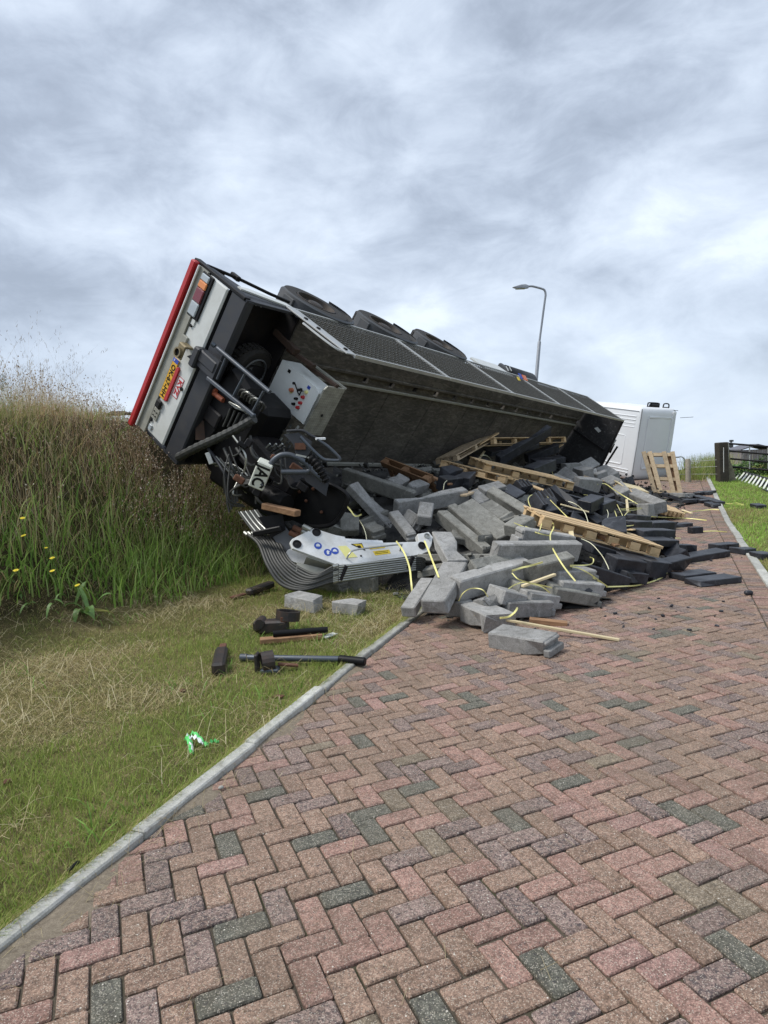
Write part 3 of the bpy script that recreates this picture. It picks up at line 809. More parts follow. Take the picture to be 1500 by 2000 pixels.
# ------------------------------------------------------------------ the overturned trailer (built upright in its own frame, then laid over)
TO = Vector((-2.2223, 8.948, 2.7273))
TX, TY, TZ = Vector((.57255, .8184, -.04906)), Vector((.50837, -.30743, .80439)), Vector((.64323, -.4855, -.59207))
TM = frame_m(TO, TX, TY, TZ); TI = TM.inverted()
def tl(px, py, ax, val):
    o = TI @ CAM; d = (TI.to_3x3() @ ray(px, py)); return o + d * ((val - o[ax]) / d[ax])
LT = 13.76
trailer = thing('semi_trailer', 'overturned flatbed semi-trailer lying on its side with red underrun bar and mesh side gates', 'trailer', TM)
def part(mb, name, mat, par=None, smooth=False): return mb.build(name, mat, par or trailer, smooth, local=True)
mb = MB()
mb.box((7.36, -.39, -.03), (12.7, 1.70, .06)); mb.box((7.36, .90, -.03), (12.7, .69, .06))
x = 1.02
while x < 13.6:
    l = .62 if 2.3 < x < 11 else 2.0
    mb.box((x + l / 2, .505, -.045), (l, .10, .05)); x += l + .15
part(mb, 'deck_floor', M_deck)
for k in range(8):                                  # cross joints of the deck sheets, standing slightly proud
    mb = MB(); mb.box((2.4 + k * 1.5, -.39, .004), (.03, 1.66, .008)); part(mb, 'deck_joint', M_deck)
for y, w in ((.40, .05), (.60, .05), (-1.16, .07)):
    mb = MB(); mb.box((7.6, y, .022), (12.0, w, .044), ch=.008); part(mb, 'deck_rail', M_profile if y < .55 else M_deck)
mb = MB(); mb.box((.53, 0, -.40), (.98, 2.4, .05)); mb.box((1.0, 0, -.2), (.05, 2.4, .36)); part(mb, 'rear_well', M_blacksteel)
mb = MB(); mb.box((.07, 0, -.17), (.14, 2.5, .33), ch=.02); part(mb, 'rear_frame', M_frame)
for s in (1, -1):
    mb = MB(); mb.prism([(0, -1.02), (0, -.01), (.16, -.01), (.95, -.06), (1.0, -.2), (.42, -.34), (.30, -.52), (.16, -1.02)], (0, s * 1.215, 0), (1, 0, 0), (0, 0, 1), (0, s, 0), .035)
    part(mb, 'side_plate', M_frame)
mb = MB(); mb.box((-.012, .015, -.585), (.045, 2.40, .43), ch=.02); part(mb, 'rear_panel', M_panel)
mb = MB(); mb.box((-.02, 0, -.91), (.06, 2.46, .17)); mb.box((-.062, 0, -.985), (.035, 2.46, .035)); mb.box((-.04, 0, -.812), (.03, 2.46, .02)); part(mb, 'rear_channel', M_profile)
mb = MB(); mb.box((-.068, 0, -.994), (.028, 2.47, .016)); part(mb, 'channel_lip', M_white)
mb = MB(); mb.box((.05, 0, -1.03), (.16, 2.46, .06)); part(mb, 'dark_gap_bar', M_black)  # black bar fills the dark gap next to the red bar
mb = MB(); mb.box((-.05, -.03, -1.108), (.10, 2.56, .10), ch=.015); part(mb, 'underrun_bar', M_red)
mb = MB(); mb.box((.20, 1.19, -1.07), (.42, .10, .10), ch=.015); mb.box((.03, 1.245, -.62), (.10, .045, 1.15), ch=.008); part(mb, 'corner_post', M_black)
mb = MB(); mb.tube([(.1, 1.245, -1.06), (.5, 1.25, -.9), (.9, 1.25, -.62), (1.2, 1.25, -.5)], .022, 6); part(mb, 'guard_rod', M_black)
mb = MB(); mb.box((.50, 1.25, -.93), (.07, .07, .18), ch=.012); part(mb, 'guard_post', M_black)
for s in (1,):                                      # tail light cluster
    mb = MB(); mb.box((-.045, s * .905, -.775), (.03, .62, .25), ch=.01); tlamp = part(mb, 'tail_light', M_black)
    for y0, y1, nm, mt in ((1.10, 1.19, 'clear_lens', M_lensclr), (1.0, 1.095, 'amber_lens', M_amber), (.81, .995, 'red_lens', M_lensred), (.62, .805, 'clear_lens', M_lensclr)):
        mb = MB(); mb.box((-.066, s * (y0 + y1) / 2, -.795), (.03, y1 - y0, .17), ch=.012); part(mb, nm, mt, tlamp)
for y, z, r in ((.50, -.74, .022), (-.30, -.44, .024), (-1.0, -.77, .024)):
    mb = MB(); mb.lathe([(r, -.02), (r, .02), (r * .6, .022)], (-.037, y, z), (-1, 0, 0), 14, True); part(mb, 'dark_hole_disc', M_ink)  # black discs painted as the dark of round holes in the panel
mb = MB(); mb.box((-.04, .56, -.72), (.02, .10, .07), ch=.006); part(mb, 'reflector_socket', M_panel)
mb = MB(); mb.box((-.05, .27, -.74), (.04, .14, .12), ch=.01); part(mb, 'air_socket', M_profile)
mb = MB(); mb.box((-.06, -.72, -.73), (.05, .13, .13), ch=.025); part(mb, 'work_lamp', M_ink)
mb = MB(); mb.box((-.044, -.88, -.73), (.02, .17, .14), ch=.006); sp = part(mb, 'socket_plate', M_profile)
for a in (-.03, .03):
    for b in (-.03, .03):
        mb = MB(); mb.lathe([(.010, 0), (.010, .012)], (-.054, -.88 + a, -.73 + b), (-1, 0, 0), 8, True); part(mb, 'socket_screw', M_ink, sp)
mb = MB(); mb.box((-.046, -1.10, -.73), (.02, .08, .07), ch=.006); part(mb, 'reflector_socket', M_lensclr)
mb = MB(); mb.box((-.052, -.31, -.735), (.012, .62, .125), ch=.004); npl = part(mb, 'number_plate', M_plate)
mb = MB(); mb.box((-.060, -.035, -.735), (.004, .06, .118)); part(mb, 'country_band', M_blue, npl)
RT = Matrix(((0, 0, -1), (-1, 0, 0), (0, 1, 0)))     # text on the rear face: right is -Y, up is +Z
def rear_text(body, y, z, size, mat, name, par, bold=0.0, x=-.0615, sx=1.0):
    m = RT.to_4x4(); m.translation = (x, y, z); return text_mesh(body, size, m, mat, name, par, .0015, bold, 'CENTER', sx)
rear_text('OK-67-HH', -.345, -.735, .118, M_ink, 'plate_lettering', npl, .002, sx=.92)
rear_text('NL', -.035, -.76, .035, M_white, 'country_lettering', npl, .0005, x=-.0635)
mb = MB(); mb.prism([(-.60, -.03), (-.62, 0), (-.60, .03), (-.10, .03), (-.08, 0), (-.10, -.03)], (-.035, 0, -.64), (0, 1, 0), (0, 0, 1), (-1, 0, 0), .03, .008); part(mb, 'red_reflector_strip', M_red)
mb = MB(); mb.box((-.0365, -.325, -.52), (.004, .30, .115)); lg = part(mb, 'logo_plate', M_white)
for a, b, c, d in ((-.325, -.461, .30, .009), (-.325, -.579, .30, .009)):
    mb = MB(); mb.box((-.0395, a, b), (.003, c, d)); part(mb, 'logo_border', M_red, lg)
for a in (-.179, -.471):
    mb = MB(); mb.box((-.0395, a, -.52), (.003, .009, .108)); part(mb, 'logo_border', M_red, lg)
rear_text('KVZ', -.325, -.52, .105, M_red, 'logo_lettering', lg, .005, x=-.040, sx=1.1)
# coupling bracket and its pillar
mb = MB(); mb.box((-.16, .17, -.60), (.03, .20, .15), ch=.01); mb.box((-.10, .26, -.60), (.12, .03, .15), ch=.006); mb.lathe([(.05, 0), (.07, 0), (.07, .04), (.05, .04)], (-.175, .15, -.60), (-1, 0, 0), 16); part(mb, 'coupling_bracket', M_brass)
mb = MB(); mb.lathe([(.045, 0), (.045, .012)], (-.176, .15, -.60), (-1, 0, 0), 16, True); part(mb, 'coupling_eye', M_ink)
mb = MB(); mb.box((-.09, .24, -.33), (.16, .28, .12), ch=.02); mb.box((-.07, .30, -.12), (.13, .16, .40), ch=.02)
mb.prism([(-.5, .16), (-.20, .42), (.1, .42), (.1, .16)], (-.07, 0, 0), (0, 0, 1), (0, 1, 0), (-1, 0, 0), .05); part(mb, 'crane_mount_bracket', M_frame)
# ladder of blue-grey tube in front of the well
X0 = -.12
ld = []
mb = MB(); mb.tube([tl(425, 680, 0, X0), tl(527, 766, 0, X0)], .028, 10); mb.lathe([(.03, 0), (.03, .05)], tl(420, 676, 0, X0), TI.to_3x3() @ (at(425, 680, 9) - at(527, 766, 9)), 10, True); ladder = part(mb, 'ladder_rail', M_bluesteel, smooth=True)
mb = MB(); mb.bar(tl(405, 738, 0, X0), tl(497, 813, 0, X0), .05, .05, up=(1, 0, 0), ch=.01); part(mb, 'ladder_rail', M_bluesteel)
for a, b in (((441, 700), (424, 741)), ((478, 731), (456, 773)), ((515, 764), (494, 803))):
    mb = MB(); mb.tube([tl(*a, 0, X0), tl(*b, 0, X0)], .016, 8); part(mb, 'ladder_rung', M_bluesteel, smooth=True)
# spare wheel lying in the well
def wheel_parts(par, c, axis, R, w, tmat=M_rubber, lugs=True):
    mb = MB(); mb.lathe([(R * .58, -w * .46), (R * .80, -w * .5), (R * .95, -w * .47), (R, -w * .36), (R, w * .36), (R * .95, w * .47), (R * .80, w * .5), (R * .60, w * .47), (R * .58, w * .3), (R * .58, -w * .3)], c, axis, 40)
    a = Vector(axis).normalized(); u = a.cross(Vector((.2, .1, 1)));
    if u.length < 1e-3: u = a.cross(Vector((1, 0, 0)))
    u.normalize(); v = a.cross(u)
    for k in range(36):                             # tread blocks
        t = 2 * math.pi * k / 36; rd = u * math.cos(t) + v * math.sin(t); tg = a.cross(rd)
        for off in (-.24, 0, .24):
            mb.box(Vector(c) + rd * (R + .004) + a * off * w, (.02, R * .11, w * .19), (rd, tg, a))
    t_ = part(mb, 'tyre', tmat, par, True)
    mb = MB(); mb.lathe([(R * .58, w * .28), (R * .585, w * .49), (R * .55, w * .5), (R * .52, w * .30), (R * .40, w * .18), (R * .26, w * .20), (R * .22, w * .42), (R * .15, w * .46), (0.001, w * .46)], c, axis, 30)
    if lugs:
        for k in range(10):
            t = 2 * math.pi * k / 10; rd = u * math.cos(t) + v * math.sin(t)
            mb.lathe([(.018, w * .18), (.018, w * .30), (.001, w * .30)], Vector(c) + rd * R * .33, axis, 6)
            mb.lathe([(.035, w * .19), (.001, w * .195)], Vector(c) + rd * R * .46, axis, 8)
    part(mb, 'rim', M_rim, par, True)
    return t_
sw = bpy.data.objects.new('spare_wheel', None); COL.objects.link(sw); sw.parent = trailer; WM[sw.name] = TM
M_rimgrey = paint('pale_rim_steel', (.13, .14, .15), .5, metal=.3, dirt=.5)
mb = MB(); mb.lathe([(.20, .10), (.33, .12), (.36, .08), (.37, 0), (.36, -.08), (.33, -.12)], tl(484, 722, 2, -.20), (0.1, 0, 1), 36)
cW = tl(484, 722, 2, -.20)
for k in range(30):
    t = 2 * math.pi * k / 30; rd = Vector((math.cos(t), math.sin(t), 0))
    for off in (-.06, .0, .06): mb.box(cW + rd * .368 + Vector((0, 0, off)), (.02, .055, .045), (rd, Vector((-rd.y, rd.x, 0)), Vector((0, 0, 1))))
part(mb, 'tyre', M_rubber, sw, True)
mb = MB(); mb.lathe([(.24, .125), (.22, .135), (.20, .06), (.12, .05), (.10, .09), (.001, .09)], cW, (0.1, 0, 1), 30); part(mb, 'rim', M_rimgrey, sw, True)
# bundle of bent hose ends, valve pipes, orange caps, rusty plate, drag hose
for k in range(7):
    a, b = (470 + k * 5.5, 762 + k * 4.0), (458 + k * 5.5, 776 + k * 5)
    p = [tl(a[0] - 4, a[1] + 9, 0, .12), tl(a[0], a[1], 0, .05), tl(a[0] + 10, a[1] + 1, 0, .03), tl(a[0] + 12, a[1] + 10, 0, .08), tl(a[0] + 8, a[1] + 17, 0, .15)]
    mb = MB(); mb.tube(smooth_pts(p, 4), .017, 8); part(mb, 'hose_end', M_pipe if k % 3 == 1 else M_hose, smooth=True)
for k in range(5):
    mb = MB(); mb.tube(smooth_pts([tl(448 + k * 3, 786 + k * 0.5 + 2 * k, 0, .02), tl(470 + k * 3.5, 797 + k * 2, 0, .0), tl(484 + k * 3, 808 + k * 1.2, 0, .02)], 4), .017, 8); part(mb, 'valve_pipe', M_pipe, smooth=True)
    mb = MB(); mb.tube(smooth_pts([tl(450 + k * 9, 798 + k * 4, 0, .05), tl(444 + k * 8, 815 + k * 4, 0, .05), tl(436 + k * 9, 833 + k * 1, 0, .06)], 4), .014, 8); part(mb, 'valve_hose', M_hose, smooth=True)
for a, b in (((405, 752), (422, 765)), ((418, 768), (436, 782))):
    mb = MB(); mb.tube([tl(*a, 0, .1), tl(*b, 0, .1)], .036, 10); part(mb, 'drain_cap', paint('faded_orange_cap', (.35, .09, .04), .6, dirt=.6), smooth=True)
mb = MB(); mb.prism([(0, 0), (.32, 0), (.32, .26), (0, .26)], tl(384, 822, 0, .08), TI.to_3x3() @ _RT, TI.to_3x3() @ -_UP, (-1, 0, 0), .02); part(mb, 'rusty_bracket_plate', M_rustd)
mb = MB(); hp = smooth_pts([tl(497, 818, 0, -.02), tl(462, 838, 0, -.05), (tl(425, 856, 0, -.06)), tl(385, 874, 0, -.05), tl(348, 893, 0, .0)], 7)
mb.tube(hp, [.055 + .008 * (i % 2) for i in range(len(hp))], 10); part(mb, 'sleeved_hose', M_hose)
for px, py, sx, sz in ((400, 790, .28, .22), (372, 812, .2, .2), (420, 815, .22, .3)):
    mb = MB(); mb.box(tl(px, py, 0, .16), (.14, sx, sz), ch=.02); part(mb, 'valve_block', M_blacksteel)
# control box with its buttons
bx = part((lambda b: (b.prism([(.07, .06), (.07, .90), (.56, .90), (.60, .82), (.60, .06)], (.96, 0, 0), (0, 1, 0), (0, 0, 1), (1, 0, 0), .38), b)[1])(MB()), 'control_box', M_boxw)
def button(px, py, r, h, mat, nm):
    c = tl(px, py, 0, .96); mb = MB(); mb.lathe([(r * 1.1, 0), (r * 1.1, h * .4), (r, h * .5), (r * .9, h), (.001, h * 1.05)], c, (-1, 0, 0), 14); return part(mb, nm, mat, bx, True)
for px, py in ((593, 776), (588, 787), (583, 796)): button(px, py, .022, .045, M_red, 'red_button')
for px, py in ((580, 779), (575, 789)): button(px, py, .019, .05, M_ink, 'black_button')
button(571, 762, .028, .05, paint('orange_button', (.55, .17, .08), .5), 'orange_button'); button(569, 763, .035, .012, M_spale, 'button_surround'); button(599, 766, .024, .03, M_spale, 'yellow_button')
for a, b in (((576, 749), (583, 770)), ((590, 761), (584, 772)), ((586, 762), (592, 764))):
    mb = MB(); mb.tube([tl(*a, 0, .88), tl(*b, 0, .95)], .009, 6); mb.lathe([(.001, 0), (.02, .01), (.02, .035), (.001, .045)], tl(*a, 0, .88), (-1, 0, 0), 8); part(mb, 'lever', M_ink, bx)
for px, py in ((565, 725), (603, 757)):
    mb = MB(); mb.box(tl(px, py, 0, .956), (.004, .045, .055)); part(mb, 'blue_label', M_blue if px > 580 else M_ink, bx)
mb = MB(); mb.prism([(.93, .02), (.93, .66), (.97, .72), (1.34, .72), (1.34, -.04), (1.0, -.04)], (0, 0, .955), (1, 0, 0), (0, 1, 0), (0, 0, 1), .025); part(mb, 'checker_plate_cover', M_checker)
mb = MB(); mb.lathe([(.02, 0), (.02, .012), (.001, .013)], (1.13, .28, .98), (0, 0, 1), 10); part(mb, 'cover_lock', M_ink)
for p0, p1, w in (((1.05, .74, -.02), (1.05, .78, .55), .06), ((1.15, .70, .35), (1.15, .74, .98), .05), ((1.36, .70, .30), (1.36, .72, .97), .03), ((1.0, .85, -.3), (1.0, .80, .2), .09)):
    mb = MB(); mb.bar(p0, p1, w, w * 1.3, up=(1, 0, 0), ch=.006); part(mb, 'box_bracket', M_rustd if w > .04 else M_profile)
# five mesh side gates
PX, PL, ZB, ZT = 1.0236, 2.547, -.22, 1.083
M_gate = paint('gate_galvanised', (.44, .45, .44), .45, metal=.4, dirt=.5, dirtcol=(.2, .19, .16))
gates = []
for k in range(5):
    x0, x1 = PX + k * PL + .012, PX + (k + 1) * PL - .012
    mb = MB()
    mb.box(((x0 + x1) / 2, 1.25, ZB), (x1 - x0, .03, .035)); mb.box(((x0 + x1) / 2, 1.25, ZT - .02), (x1 - x0, .03, .04))
    for x in ((x0 + .02, x1 - .02)): mb.box((x, 1.25, (ZB + ZT) / 2), (.04, .032, ZT - ZB - .075))
    g = part(mb, 'side_gate', M_gate); gates.append(g)
    mb = MB(); n = 26
    for i in range(1, n):
        x = x0 + (x1 - x0) * i / n; mb.box((x, 1.25, (ZB + ZT) / 2), (.007, .008, ZT - ZB - .04))
    for j in range(1, 16):
        z = ZB + (ZT - ZB) * j / 16; mb.box(((x0 + x1) / 2, 1.258, z), (x1 - x0 - .05, .008, .008))
    part(mb, 'wire_mesh', M_wire, g)
    mb = MB(); mb.box(((x0 + x1) / 2, 1.25, ZT + .008), (x1 - x0, .05, .014)); part(mb, 'top_edge', M_galv, g)
mb = MB(); mb.box((PX - .09, 1.262, (ZB + ZT) / 2), (.16, .02, ZT - ZB + .02), ch=.004); gp = part(mb, 'gate_end_board', M_galv)
for z in (.15, .42, .98):
    mb = MB(); mb.box((PX - .09, 1.28, z), (.05, .02, .05), ch=.006); part(mb, 'board_bolt', M_ink, gp)
mb = MB(); mb.tube(smooth_pts([(PX - .27, 1.25, .30), (PX - .28, 1.25, .7), (PX - .25, 1.25, .96), (PX - .16, 1.25, 1.03)], 4), .016, 6); part(mb, 'gate_handle', M_galv, smooth=True)
mb = MB(); mb.prism([(1.25, -.25), (1.25, 1.06), (-1.25, 1.52), (-1.25, -.25)], (LT, 0, 0), (0, 1, 0), (0, 0, 1), (1, 0, 0), .06); hb = part(mb, 'headboard', M_head)
mb = MB(); mb.bar((LT - .02, 1.25, 1.07), (LT - .02, -1.25, 1.53), .06, .03, up=(1, 0, 0)); mb.box((LT - .03, 0.25, .56), (.04, .05, 1.1)); mb.box((LT - .03, -.62, .6), (.04, .05, 1.25)); part(mb, 'headboard_frame', M_blacksteel, hb)
mb = MB(); mb.prism([(.62, .5), (.70, .56), (.66, .72), (.58, .68)], (LT - .006, 0, 0), (0, 1, 0), (0, 0, 1), (-1, 0, 0), .012); part(mb, 'torn_label', M_panel, hb)
for k in range(5):                                  # the lower side boards, half buried in the load
    mb = MB(); mb.box((PX + (k + .5) * PL, -1.262, .17), (PL - .03, .035, .40), ch=.006); part(mb, 'side_board', M_deck)
# running gear
for y in (.28, -.28):
    mb = MB(); mb.box((6.9, y, -.12), (13.0, .16, .025)); mb.box((6.9, y, -.34), (13.0, .02, .42)); mb.box((6.9, y, -.56), (13.0, .16, .025)); part(mb, 'chassis_beam', M_blacksteel)
for k in range(12):
    mb = MB(); mb.box((1.5 + k * 1.05, 0, -.12), (.08, 2.3, .10)); part(mb, 'cross_member', M_blacksteel)
for xw in (2.12, 4.02, 5.92):
    mb = MB(); mb.tube([(xw, -1.05, -.78), (xw, 1.05, -.78)], .075, 12); part(mb, 'axle', M_blacksteel, smooth=True)
    for s in (1, -1):
        w_ = bpy.data.objects.new('wheel', None); COL.objects.link(w_); w_.parent = trailer; WM[w_.name] = TM
        wheel_parts(w_, (xw, s * 1.11, -.86), (0, s, 0), .57, .34)
        mb = MB(); pr = []
        for i in range(15):
            t = R_(-28 + 236 * i / 14); pr.append((math.cos(t), math.sin(t)))
        vs = [(xw + c * r, s * y, -.82 + q * r) for c, q in pr for r, y in ((.635, .90), (.635, 1.28), (.60, 1.30))]
        fs = [(i * 3 + a, i * 3 + a + 1, i * 3 + a + 4, i * 3 + a + 3) for i in range(14) for a in (0, 1)]
        mb.add(vs, fs); part(mb, 'mudguard', M_mud, smooth=True)
        mb = MB(); mb.box((xw - .63, s * 1.07, -.82), (.04, .36, .24), ch=.01); part(mb, 'mud_flap', M_mud)
mb = MB(); mb.prism([(.16, -.44), (.16, -.36), (.90, -.20), (1.0, -.23), (.95, -.33), (.35, -.47)], (0, 1.252, 0), (1, 0, 0), (0, 0, 1), (0, 1, 0), .02); sk = part(mb, 'rear_side_skirt', M_panel)
mb = MB(); mb.box((.55, 1.22, -.16), (.85, .06, .10), ch=.01); hl = part(mb, 'light_strip', M_blacksteel)
for x in (.16, .25, .34):
    mb = MB(); mb.lathe([(.014, 0), (.014, .01), (.001, .012)], (x, 1.20, -.105), (0, -.2, 1), 8); part(mb, 'strip_lamp', M_white, hl)
mb = MB(); mb.prism([(6.85, -.55), (7.0, -.62), (8.25, -.62), (8.25, -.06), (6.85, -.06)], (0, 1.215, 0), (1, 0, 0), (0, 0, 1), (0, 1, 0), .035); part(mb, 'side_skirt', M_panel)
mb = MB(); mb.lathe([(.001, 0), (.25, .015), (.27, .05), (.27, 1.55), (.25, 1.59), (.001, 1.6)], (8.95, 1.02, -.68), (1, 0, 0), 22); ak = part(mb, 'air_tank', M_black, smooth=True)
def tank_mark(px, py, w, h, mat, nm):
    c = tl(px, py, 1, 1.30); n_ = Vector((0, .9, .45)).normalized(); v_ = Vector((1, 0, 0)).cross(n_)
    mb = MB(); mb.box(c, (w, h, .014), (Vector((1, 0, 0)), v_, n_), .003); return part(mb, nm, mat, ak)
tank_mark(1017, 735, .14, .15, M_blue, 'blue_sticker'); tank_mark(1013, 740, .12, .09, M_syel, 'yellow_sticker'); tank_mark(1025, 738, .20, .15, M_orange, 'side_reflector')
for q in (991, 997): tank_mark(q, 720, .03, .13, M_panel, 'white_marking')
mb = MB(); mb.box((8.9, 1.15, -.70), (.14, .22, .36), ch=.03); part(mb, 'tank_bracket', M_mud)
mb = MB(); mb.tube([tl(1206, 872, 0, 14.2), tl(1188, 900, 0, 14.2), tl(1176, 920, 0, 14.2)], .03, 8); mb.tube([tl(1198, 866, 0, 14.3), tl(1190, 884, 0, 14.3)], .05, 8); part(mb, 'front_strut', M_black)
mb = MB(); mb.box(tl(1196, 866, 0, 14.25), (.02, .30, .10)); part(mb, 'strut_label', M_panel)

# ------------------------------------------------------------------ the white tractor unit lying beyond the trailer
def frame_ypr(o, yaw, pit, rol):
    X = Vector((math.sin(yaw) * math.cos(pit), math.cos(yaw) * math.cos(pit), math.sin(pit)))
    Lf = Vector((0, 0, 1)).cross(X).normalized(); U = X.cross(Lf)
    return frame_m(o, X, math.cos(rol) * Lf + math.sin(rol) * U, -math.sin(rol) * Lf + math.cos(rol) * U)
KM = frame_ypr((0, 0, 0), R_(59), R_(-2.0), R_(100))
KM.translation = at(1243, 868, 22.6) - (KM.to_3x3() @ Vector((0, 0, 3.0)))
tractor = thing('tractor_unit', 'white lorry cab lying on its side beyond the dark trailer headboard', 'lorry cab', KM)
def kpart(mb, name, mat, par=None, smooth=False): return mb.build(name, mat, par or tractor, smooth, local=True)
def cab_ring(y, ins):
    P = [(0, .35), (0, 2.90), (.03, 2.97), (.10, 3.0), (1.1, 3.04), (1.7, 3.02), (1.95, 2.93), (2.2, 2.62), (2.38, 2.0), (2.46, 1.2), (2.46, .35)]
    cx, cz = 1.2, 1.6; return [(cx + (x - cx) * (1 - ins), y, cz + (z - cz) * (1 - ins)) for x, z in P]
mb = MB(); rings = [(-1.25, .13), (-1.23, .07), (-1.17, .025), (-1.06, .004), (-.9, 0), (0, -.012), (.9, 0), (1.06, .004), (1.17, .025), (1.23, .07), (1.25, .13)]
vs = [p for y, i in rings for p in cab_ring(y, i)]; n = 11; fs = []
for a in range(len(rings) - 1):
    for k in range(n):
        k2 = (k + 1) % n; fs.append((a * n + k, a * n + k2, (a + 1) * n + k2, (a + 1) * n + k))
fs.append(tuple(range(n))); fs.append(tuple((len(rings) - 1) * n + k for k in range(n))[::-1])
mb.add(vs, fs); cab = kpart(mb, 'cab_body', M_cabwhite, smooth=True)
M_seam = paint('seam_grey', (.30, .31, .32), .6, dirt=.2)
mb = MB(); mb.box((.045, 0, 2.985), (.03, 2.36, .022), (Vector((.7, 0, .7)).normalized(), Vector((0, 1, 0)), Vector((-.7, 0, .7)).normalized())); kpart(mb, 'roof_seam', M_seam, cab)
mb = MB(); mb.box((1.15, 1.19, 2.93), (1.7, .02, .018)); mb.box((-.004, 1.10, 1.75), (.012, .02, 2.3)); kpart(mb, 'gutter', M_seam, cab)
def relief(nm, cx, cy, w, h, t, plane):                # raised rounded frame pressed into the sheet
    mb = MB()
    for a, b, c, d in ((0, h / 2, w, t), (0, -h / 2, w, t), (w / 2, 0, t, h - t), (-w / 2, 0, t, h - t)):
        if plane == 'roof': mb.box((cx + a, cy + b, 3.03), (c, d, .03), ch=.012)
        else: mb.box((-.006, cy + a, cx + b), (.03, c, d), ch=.012)
    return kpart(mb, nm, M_cabwhite, cab)
relief('roof_recess', 1.02, .05, 1.25, 1.75, .07, 'roof')
for k in range(4):
    mb = MB(); mb.box((1.62 + .085 * k, .15, 3.035 - .028 * k), (.045, 2.0, .05), ch=.015); kpart(mb, 'visor_rib', M_cabwhite, cab)
relief('wall_recess', 1.95, -.25, 1.0, 1.1, .05, 'wall')
for k in range(6):
    mb = MB(); mb.box((-.006, .92 - .12 * k if k < 4 else -.9 - .1 * (k - 4), 2.2), (.025, .035, 1.25), ch=.01); kpart(mb, 'wall_rib', M_cabwhite, cab)
m = Matrix(((0, 1, 0), (-1, 0, 0), (0, 0, 1))).to_4x4(); m.translation = (.98, -.05, 3.034)
text_mesh('VOLVO', .30, m, M_cabwhite, 'roof_embossing', cab, .012, .006)
mb = MB(); mb.box((2.40, -.75, 2.30), (.14, .75, .20), ch=.03); kpart(mb, 'windscreen_edge', M_black)
mb = MB(); mb.box((2.32, -.35, 2.62), (.20, .12, .06), ch=.02); kpart(mb, 'roof_marker', M_black)
for X_, Z_, w, h, op in ((1.0, 2.66, .60, .15, False), (1.66, 2.68, .30, .16, True)):
    mb = MB(); Yb = 1.20
    if not op: mb.box((X_ + .05, Yb + .10, Z_), (w * .8, h, .14), ch=.05)
    mb.tube(smooth_pts([(X_ - w / 2, Yb - .1, Z_), (X_ - w / 2, Yb + .13, Z_), (X_ - w / 2 + .06, Yb + .19, Z_), (X_ + w / 2 - .06, Yb + .19, Z_), (X_ + w / 2, Yb + .13, Z_), (X_ + w / 2, Yb - .1, Z_)], 4), .022, 8)
    mb.box((X_, Yb + .02, Z_), (w * .9, .12, .10), ch=.03); kpart(mb, 'mirror', M_black)
mb = MB(); mb.tube([(2.1, .95, 3.0), (2.75, 1.0, 3.05)], .008, 5); kpart(mb, 'aerial', M_ink)
for y in (.42, -.42):
    mb = MB(); mb.box((-1.6, y, .25), (4.6, .09, .28)); kpart(mb, 'chassis_beam', M_blacksteel)
for xw in (1.2, -2.6):
    for s in (1, -1):
        w_ = bpy.data.objects.new('wheel', None); COL.objects.link(w_); w_.parent = tractor; WM[w_.name] = KM
        wheel_parts(w_, (xw, s * 1.05, .05), (0, s, 0), .5, .34)

# ------------------------------------------------------------------ the loader crane that fell from the rear of the trailer
crane = thing('loader_crane', 'collapsed black and white loader crane with hose bundles hanging from the trailer rear', 'crane', Vector(gnd(600, 1170)))
def cpart(mb, name, mat, par=None, smooth=False): return mb.build(name, mat, par or crane, smooth)
W3 = lambda p: TM @ Vector(p)
mb = MB(); mb.lathe([(.42, 0), (.46, .05), (.46, .22), (.38, .26), (.38, .5)], W3((.52, -.35, -.36)), TZ, 28, True); cpart(mb, 'slewing_ring', M_blacksteel, smooth=True)
mb = MB(); mb.bar(W3((.55, -.40, .05)), W3((.50, -.55, 1.75)), .46, .50, up=TX, ch=.05); cpart(mb, 'crane_column', M_blacksteel)
mb = MB(); mb.bar(W3((.45, -1.05, .35)), W3((.42, -.75, 1.75)), .36, .4, up=TX, ch=.05); cpart(mb, 'lift_cylinder_block', M_black)
mb = MB(); mb.tube([at(470, 935, 8.9), at(560, 985, 8.3)], .12, 14); cpart(mb, 'lift_cylinder', M_black, smooth=True)
mb = MB(); mb.bar(W3((.30, -1.1, -.1)), W3((.30, .35, .30)), .5, .35, up=TX, ch=.06); cpart(mb, 'crane_base', M_black)
mb = MB(); mb.bar(W3((.55, -1.15, .45)), W3((.55, .20, .55)), .55, .6, up=TX, ch=.08); cpart(mb, 'crane_base', M_black)
# large black curved shield
sh = [(560, 930), (600, 940), (644, 946), (677, 966), (676, 985), (664, 1008), (648, 1024), (622, 1029), (594, 1027), (560, 1010), (540, 985)]
mb = MB(); d0 = lambda px: 8.75 - .0035 * (px - 540)
A = [at(x, y, d0(x)) for x, y in sh]; B = [p + Vector((-.02, .10, .03)) for p in A]; n = len(sh)
mb.add(A + B, [tuple(range(n)), tuple(n + i for i in range(n))[::-1]] + [(i, (i + 1) % n, n + (i + 1) % n, n + i) for i in range(n)]); shd = cpart(mb, 'black_shield', M_black)
rim_ = smooth_pts([at(x, y, d0(x) - .02) for x, y in sh[1:9]], 5); mb = MB(); mb.tube(rim_, .028, 8); cpart(mb, 'shield_rim', M_black, smooth=True)
mb = MB(); mb.prism([(0, 0), (.34, .10), (.30, .30), (.05, .12)], at(590, 922, 8.3), _RT, -_UP, -_F, .03); cpart(mb, 'hinge_plate', M_frame)
